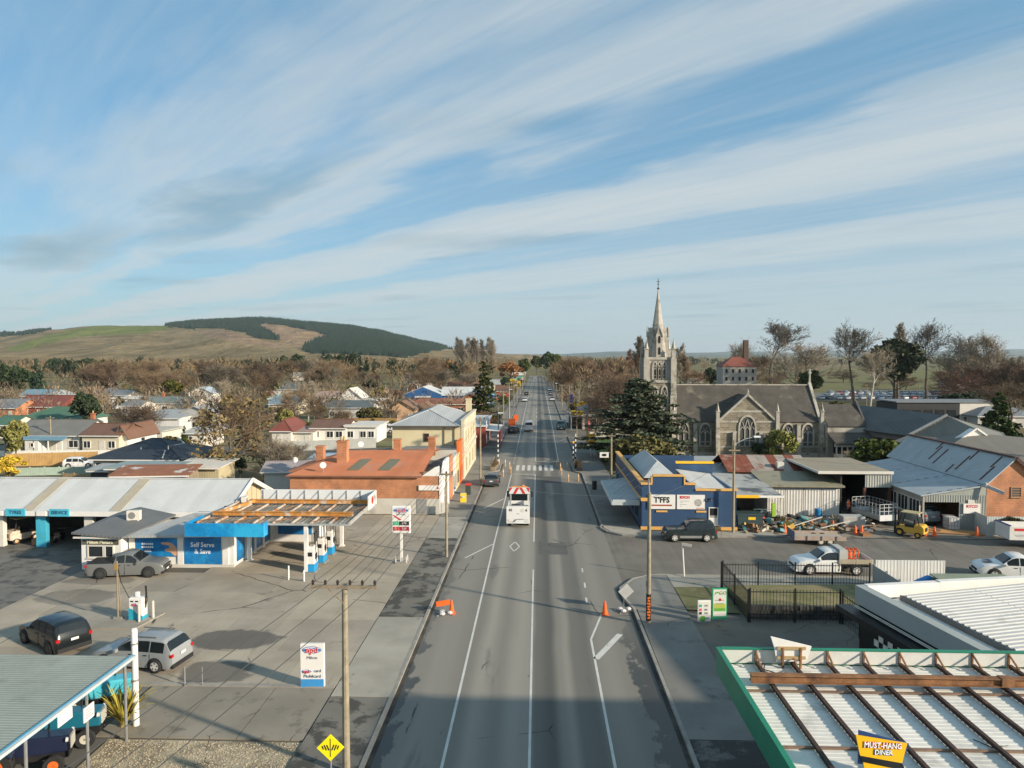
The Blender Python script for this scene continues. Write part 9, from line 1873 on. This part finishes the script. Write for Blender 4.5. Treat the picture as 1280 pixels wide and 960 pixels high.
for i in range(14):
    s=-1 if i%2 else 1; y=190+i*17; tree(r3.choice(('bush','round','b1','shrub')),(s*(8.6+r3.uniform(0,2)),y,0),r3.uniform(2.5,5),'small tree beside the far pavement on the %s of the main road'%('left' if s<0 else 'right'),1,group='small trees beside the far pavement on the %s'%('left' if s<0 else 'right'))
# --- the far woods: one mass each, beyond picking apart
def wood(name,label,regions,m,seed,hr,blades=52,fat=1.0,trunk=True):
    """every tree a trunk and a cloud of thin upward twigs through an egg shaped crown"""
    rs=np.random.RandomState(seed); V=[]
    for (x0,x1,y0,y1,n) in regions:
        y=np.exp(rs.uniform(np.log(y0),np.log(y1),n)); x=(rs.uniform(x0,x1,n)-672)/889*y; hh=rs.uniform(hr[0],hr[1],n)*rs.choice([.6,.8,1,1,1.15],n)
        for i in range(n):
            h=hh[i]; k=blades; d=rs.normal(size=(k,3)); d/=np.linalg.norm(d,axis=1)[:,None]; u=rs.uniform(.2,1,(k,1))**.5; p=d*u*np.array([.30,.30,.40])*h*fat; p[:,2]=np.maximum(p[:,2]/fat+.55*h,.1*h)
            g=d*np.array([.8,.8,.25])+np.array([0,0,.75])+rs.normal(size=(k,3))*.25; g/=np.linalg.norm(g,axis=1)[:,None]; L=rs.uniform(.10,.24,(k,1))*h; w=np.cross(g,rs.normal(size=(k,3))); w/=np.linalg.norm(w,axis=1)[:,None]; w*=(rs.uniform(.010,.024,(k,1))*h*(1 if trunk else 3)); o=np.array([x[i],y[i],0])
            V.append(np.stack([p-w+o,p+w+o,p+g*L+o],1))
            if trunk:
                V.append(np.array([[[x[i]-.014*h,y[i],0],[x[i]+.014*h,y[i],0],[x[i],y[i],h*.8]]]))
    V=np.concatenate(V); n=len(V); me=bpy.data.meshes.new(name); me.from_pydata(V.reshape(-1,3).tolist(),[],np.arange(3*n).reshape(-1,3).tolist()); me.materials.append(m); me.update()
    o=bpy.data.objects.new(name,me); C.objects.link(o); o['label']=label; o['category']='wood'; o['kind']='stuff'; return o
WM=leafmat('far_bare_wood',(.10,.068,.040),(.21,.148,.09)); WG=leafmat('far_grey_wood',(.115,.085,.058),(.255,.195,.135))
wood('bare_wood','brown bare wood filling the plain between the town and the hill',[(-120,620,330,560,300),(-120,640,560,1500,900)],WM,3,(7,14))
wood('bare_wood','grey brown bare wood on the right of the road end',[(690,800,300,1200,300),(800,1000,520,1500,120)],WM,5,(8,14))
wood('bare_wood','bare wood beyond the field on the right',[(1000,1420,1150,2200,260),(1190,1420,280,520,150)],WG,8,(8,14))
wood('bare_thicket','low brown bare thicket between the far houses of the town',[(-60,600,160,330,380),(700,800,190,320,70)],WG,12,(3.5,8))
wood('russet_wood','patches of russet orange bare wood before the hill',[(150,360,500,900,50),(520,640,450,900,45)],leafmat('far_russet',(.20,.095,.04),(.34,.17,.07)),15,(6,11))
wood('evergreen_wood','scattered dark evergreens along the far plain',[(-120,620,400,1300,210),(800,1420,900,1900,190),(690,800,400,1200,40)],leafmat('far_evergreens',(.014,.026,.015),(.05,.062,.035)),9,(7,13),110,1.1,False)
LM=[(47,'the broad dark conifer'),(108,'the dark pine'),(150,'the columnar cypress row'),(213,'the round golden cypress'),(250,'the white gabled shed'),(287,'the big half bare tree'),(327,'the dark narrow conifer'),(352,'the round pines'),(385,'the birch'),(425,'the white gabled house'),(463,'the dark conifer pair'),(505,'the peach house'),(523,'the tunnel houses'),(550,'the blue store'),(600,'the tall narrow conifer'),(700,'the road end'),(735,'the grey shop'),(768,'the spreading bare tree'),(798,'the cedar'),(822,'the church spire'),(850,'the pale poplar'),(918,'the old mill'),(963,'the broad skyline tree'),(1010,'the church gable'),(1068,'the high crowned bare tree'),(1118,'the dark spreading evergreen'),(1160,'the right high crowned bare tree'),(1222,'the tall pale bare trees'),(1247,'the golden tipped conifer'),(1290,'the right frame edge')]
for o in list(S.objects):
    g=o.get('group','')
    if o.parent or not (g.startswith(('bare trees','low bare','garden','bare garden'))): continue
    p=o.location; px,py=PX(*p); m=min(LM,key=lambda q:abs(q[0]-px)); cr=[c for c in o.children_recursive if c.name.startswith('crown')][0]; nm=cr.material_slots[0].material.name.replace('twigs_','').replace('leaf_','').replace('_',' ')
    hgt=o.scale.z*10; sz='low' if hgt<5.5 else 'mid sized' if hgt<11 else 'tall'; d=px-m[0]; rel='left of' if d<-6 else 'right of' if d>6 else 'behind'
    o['label']='%s %s %s %s %s, %s'%(sz,nm,'shrub' if 'shrub' in g else 'bare tree',rel,m[1],'far back' if p.y>260 else 'among the houses' if p.y<200 else 'past the houses')
# === hills and the air
PRO=[(-260,424),(-100,421),(0,419),(30,415),(60,412.5),(100,409),(130,407),(160,406.5),(200,407),(215,405.5),(240,403.8),(280,401.5),(310,400.5),(340,401.5),(380,405),(400,406),(440,409),(470,414),(500,421.5),(530,429.5),(560,436.5),(590,440),(640,443),(720,446)]
def lerp(P,x):
    for (a,b),(c,d) in zip(P,P[1:]):
        if a<=x<=c: t=(x-a)/(c-a); t=t*t*(3-2*t)*.5+t*.5; return b+(d-b)*t
    return P[-1][1] if x>P[-1][0] else P[0][1]
def inpoly(x,y,P):
    r=False
    for (a,b),(c,d) in zip(P,P[1:]+P[:1]):
        if (b>y)!=(d>y) and x<(c-a)*(y-b)/(d-b)+a: r=not r
    return r
FOR=[(200,406),(240,402),(310,398),(345,400),(385,403.5),(455,410),(500,418),(545,431),(562,436.5),(535,440),(505,446),(430,443),(384,441),(380,436),(392,428),(408,420),(395,414),(365,408.5),(330,404.5),(322,408),(345,418),(352,425),(330,424),(305,417),(280,411),(240,411.5)]
CLR=[(240,413),(280,413),(305,419),(335,427),(352,430),(350,436),(300,428),(260,421)]; CLR2=[(326,404),(365,409),(396,415),(406,421),(388,430),(380,436),(352,430),(352,424),(345,416),(322,408)]
GRE=[(5,438),(40,424),(90,412),(140,405),(200,406),(216,411),(190,415),(150,419),(110,420),(60,428),(25,440)]
LFO=[(-260,418),(-20,421),(10,417),(50,411),(65,412.5),(40,417),(5,421),(-260,432)]
def hills():
    xs=[-260+3*i for i in range(328)]; ts=[i/46 for i in range(47)]+[1.06,1.15,1.3]; v=[]; Yr=3300; f=[]; mi=[]
    for x in xs:
        zr=max(0,H+(444.3-lerp(PRO,x))*Yr/889)
        for t in ts:
            Y=1250+(Yr-1250)*t; k=t*t*(3-2*t) if t<=1 else 1-(t-1)*1.3; X=(x-672)/889*Y
            n=mnoise.fractal(Vector((X*.0022,Y*.0022,1.3)),1.0,2.0,5)*(52*k*(1-.8*t if t<=1 else .15)); g=abs(mnoise.noise(Vector((X*.0045+Y*.001,Y*.0012,4))))*75*k*max(0,1-t)
            v.append((X,Y,-1.5+(zr+1.5)*k+n-g if t>0 else -1.5))
    m=len(ts)
    for i in range(len(xs)-1):
        for j in range(m-1):
            a=i*m+j; f.append((a,a+m,a+m+1,a+1)); q=[v[a],v[a+m],v[a+m+1],v[a+1]]; c=[sum(p[e] for p in q)/4 for e in range(3)]; px,py=PX(*c)
            px+=6*mnoise.noise(Vector((c[0]*.01,c[1]*.01,0))); py+=2.2*mnoise.noise(Vector((c[0]*.013,c[1]*.008,5)))
            mi.append(1 if inpoly(px,py,FOR) or inpoly(px,py,LFO) else 2 if inpoly(px,py,CLR) or inpoly(px,py,CLR2) else 3 if inpoly(px,py,GRE) else 0)
    me=bpy.data.meshes.new('hills'); me.from_pydata(v,[],f)
    def hm(n,a,b,s): 
        k=NT(n); P=k.pos(); c=k.mix(k.mapr(k.noise(P,s,7,.62),.35,.65),a,b); c=k.mix(k.mapr(k.noise(P,s*7,4,.6),.45,.7,0,.5),c,dk(a,.75)); k.set(**{'Base Color':c,'Roughness':1.0,'Specular IOR Level':.05}); k.bump(k.noise(k.scale(P,(1,.6,1)),.011,7,.6,.6),1,22); return k.m
    for q in (hm('dry_pasture',(.16,.122,.058),(.28,.212,.115),.006),hm('forest_floor',(.016,.030,.020),(.03,.045,.028),.01),hm('felled_slope',(.215,.145,.085),(.29,.21,.135),.02),hm('green_pasture',(.14,.165,.04),(.185,.195,.055),.005)): me.materials.append(q)
    me.polygons.foreach_set('material_index',mi); me.polygons.foreach_set('use_smooth',[True]*len(f)); me.update()
    o=bpy.data.objects.new('hills',me); C.objects.link(o); o['kind']='structure'
    rs=random.Random(6); V=[]; Fc=[]
    for q,mt in zip(f,mi):
        if mt!=1: continue
        for e in range(3):
            a,b=rs.random(),rs.random(); p=[(1-a)*((1-b)*v[q[0]][i]+b*v[q[3]][i])+a*((1-b)*v[q[1]][i]+b*v[q[2]][i]) for i in range(3)]
            h=rs.uniform(9,17); w=h*.3; o_=len(V); V+=[(p[0]-w,p[1]-w,p[2]-1),(p[0]+w,p[1]-w,p[2]-1),(p[0]+w*.3,p[1]+w,p[2]-1),(p[0],p[1],p[2]+h)]; Fc+=[(o_,o_+1,o_+3),(o_+1,o_+2,o_+3),(o_+2,o_,o_+3)]
    me=bpy.data.meshes.new('pine_plantation'); me.from_pydata(V,[],Fc); me.materials.append(leafmat('plantation',(.012,.026,.018),(.032,.052,.032))); me.update()
    o=bpy.data.objects.new('pine_plantation',me); C.objects.link(o); o['kind']='stuff'; o['label']='dark pine plantation covering the upper hill'; o['category']='plantation'
hills()
def far_hills():
    v=[]; f=[]; xs=[560+8*i for i in range(140)]; D=11500
    for i,x in enumerate(xs):
        y=444.4-max(0,(x-620)/180 if x<800 else 1)*(4.2+2.8*mnoise.noise(Vector((x*.011,0,2)))+1.6*mnoise.noise(Vector((x*.035,3,2))))-(3.2*math.exp(-((x-1270)/70)**2)); X=(x-672)/889
        v+=[(X*(D-3500),D-3500,-2),(X*(D-1500),D-1500,max(0,(H+(444.4-y)*D/889)*.35)),(X*D,D,max(0,H+(444.4-y)*D/889)),(X*(D+900),D+900,-2)]
        if i:
            for j in range(3): a=4*(i-1)+j; f.append((a,a+4,a+5,a+1))
    b=MB(); b.add(v,f); struct('far_hills',b,mat('far_hill_pasture',(.10,.125,.10),1,.3,.0008,col2=(.05,.065,.04),t2=(.5,.58),s2=.0011,spec=.05),smooth=True)
far_hills()
b=MB(); b.box(-9100,9100,-400,16100,-3.2,205); hz=bpy.data.meshes.new('haze'); hz.from_pydata(b.v,[],b.f)
k=bpy.data.materials.new('pale_haze'); k.use_nodes=True; nt=k.node_tree; nt.nodes.clear(); o_=nt.nodes.new('ShaderNodeOutputMaterial'); vp=nt.nodes.new('ShaderNodeVolumePrincipled'); vp.inputs['Color'].default_value=(.72,.84,.93,1); vp.inputs['Density'].default_value=HAZE; vp.inputs['Anisotropy'].default_value=.2; nt.links.new(vp.outputs[0],o_.inputs['Volume'])
hz.materials.append(k); ho=bpy.data.objects.new('haze',hz); C.objects.link(ho); ho['kind']='stuff'
# lettering becomes ordinary mesh; empties move to the base of their things
dg=bpy.context.evaluated_depsgraph_get(); dg.update()
for o in [o for o in S.objects if o.type=='FONT']:
    me=bpy.data.meshes.new_from_object(o.evaluated_get(dg)); q=bpy.data.objects.new('lettering',me); q.parent=o.parent; q.location=o.location; q.rotation_euler=o.rotation_euler; q.scale=o.scale
    C.objects.link(q); bpy.data.objects.remove(o)
KD={}
for o in S.objects:
    if o.parent: KD.setdefault(o.parent.name,[]).append(o)
for o in [o for o in S.objects if o.type=='EMPTY' and not o.parent and o.location.length<.2]:
    P=[c.location+Vector(b) for c in KD.get(o.name,[]) if c.type=='MESH' for b in c.bound_box]
    if not P: continue
    m=Vector(((min(p.x for p in P)+max(p.x for p in P))/2,(min(p.y for p in P)+max(p.y for p in P))/2,0)); o.location+=m
    for c in KD[o.name]: c.location-=m
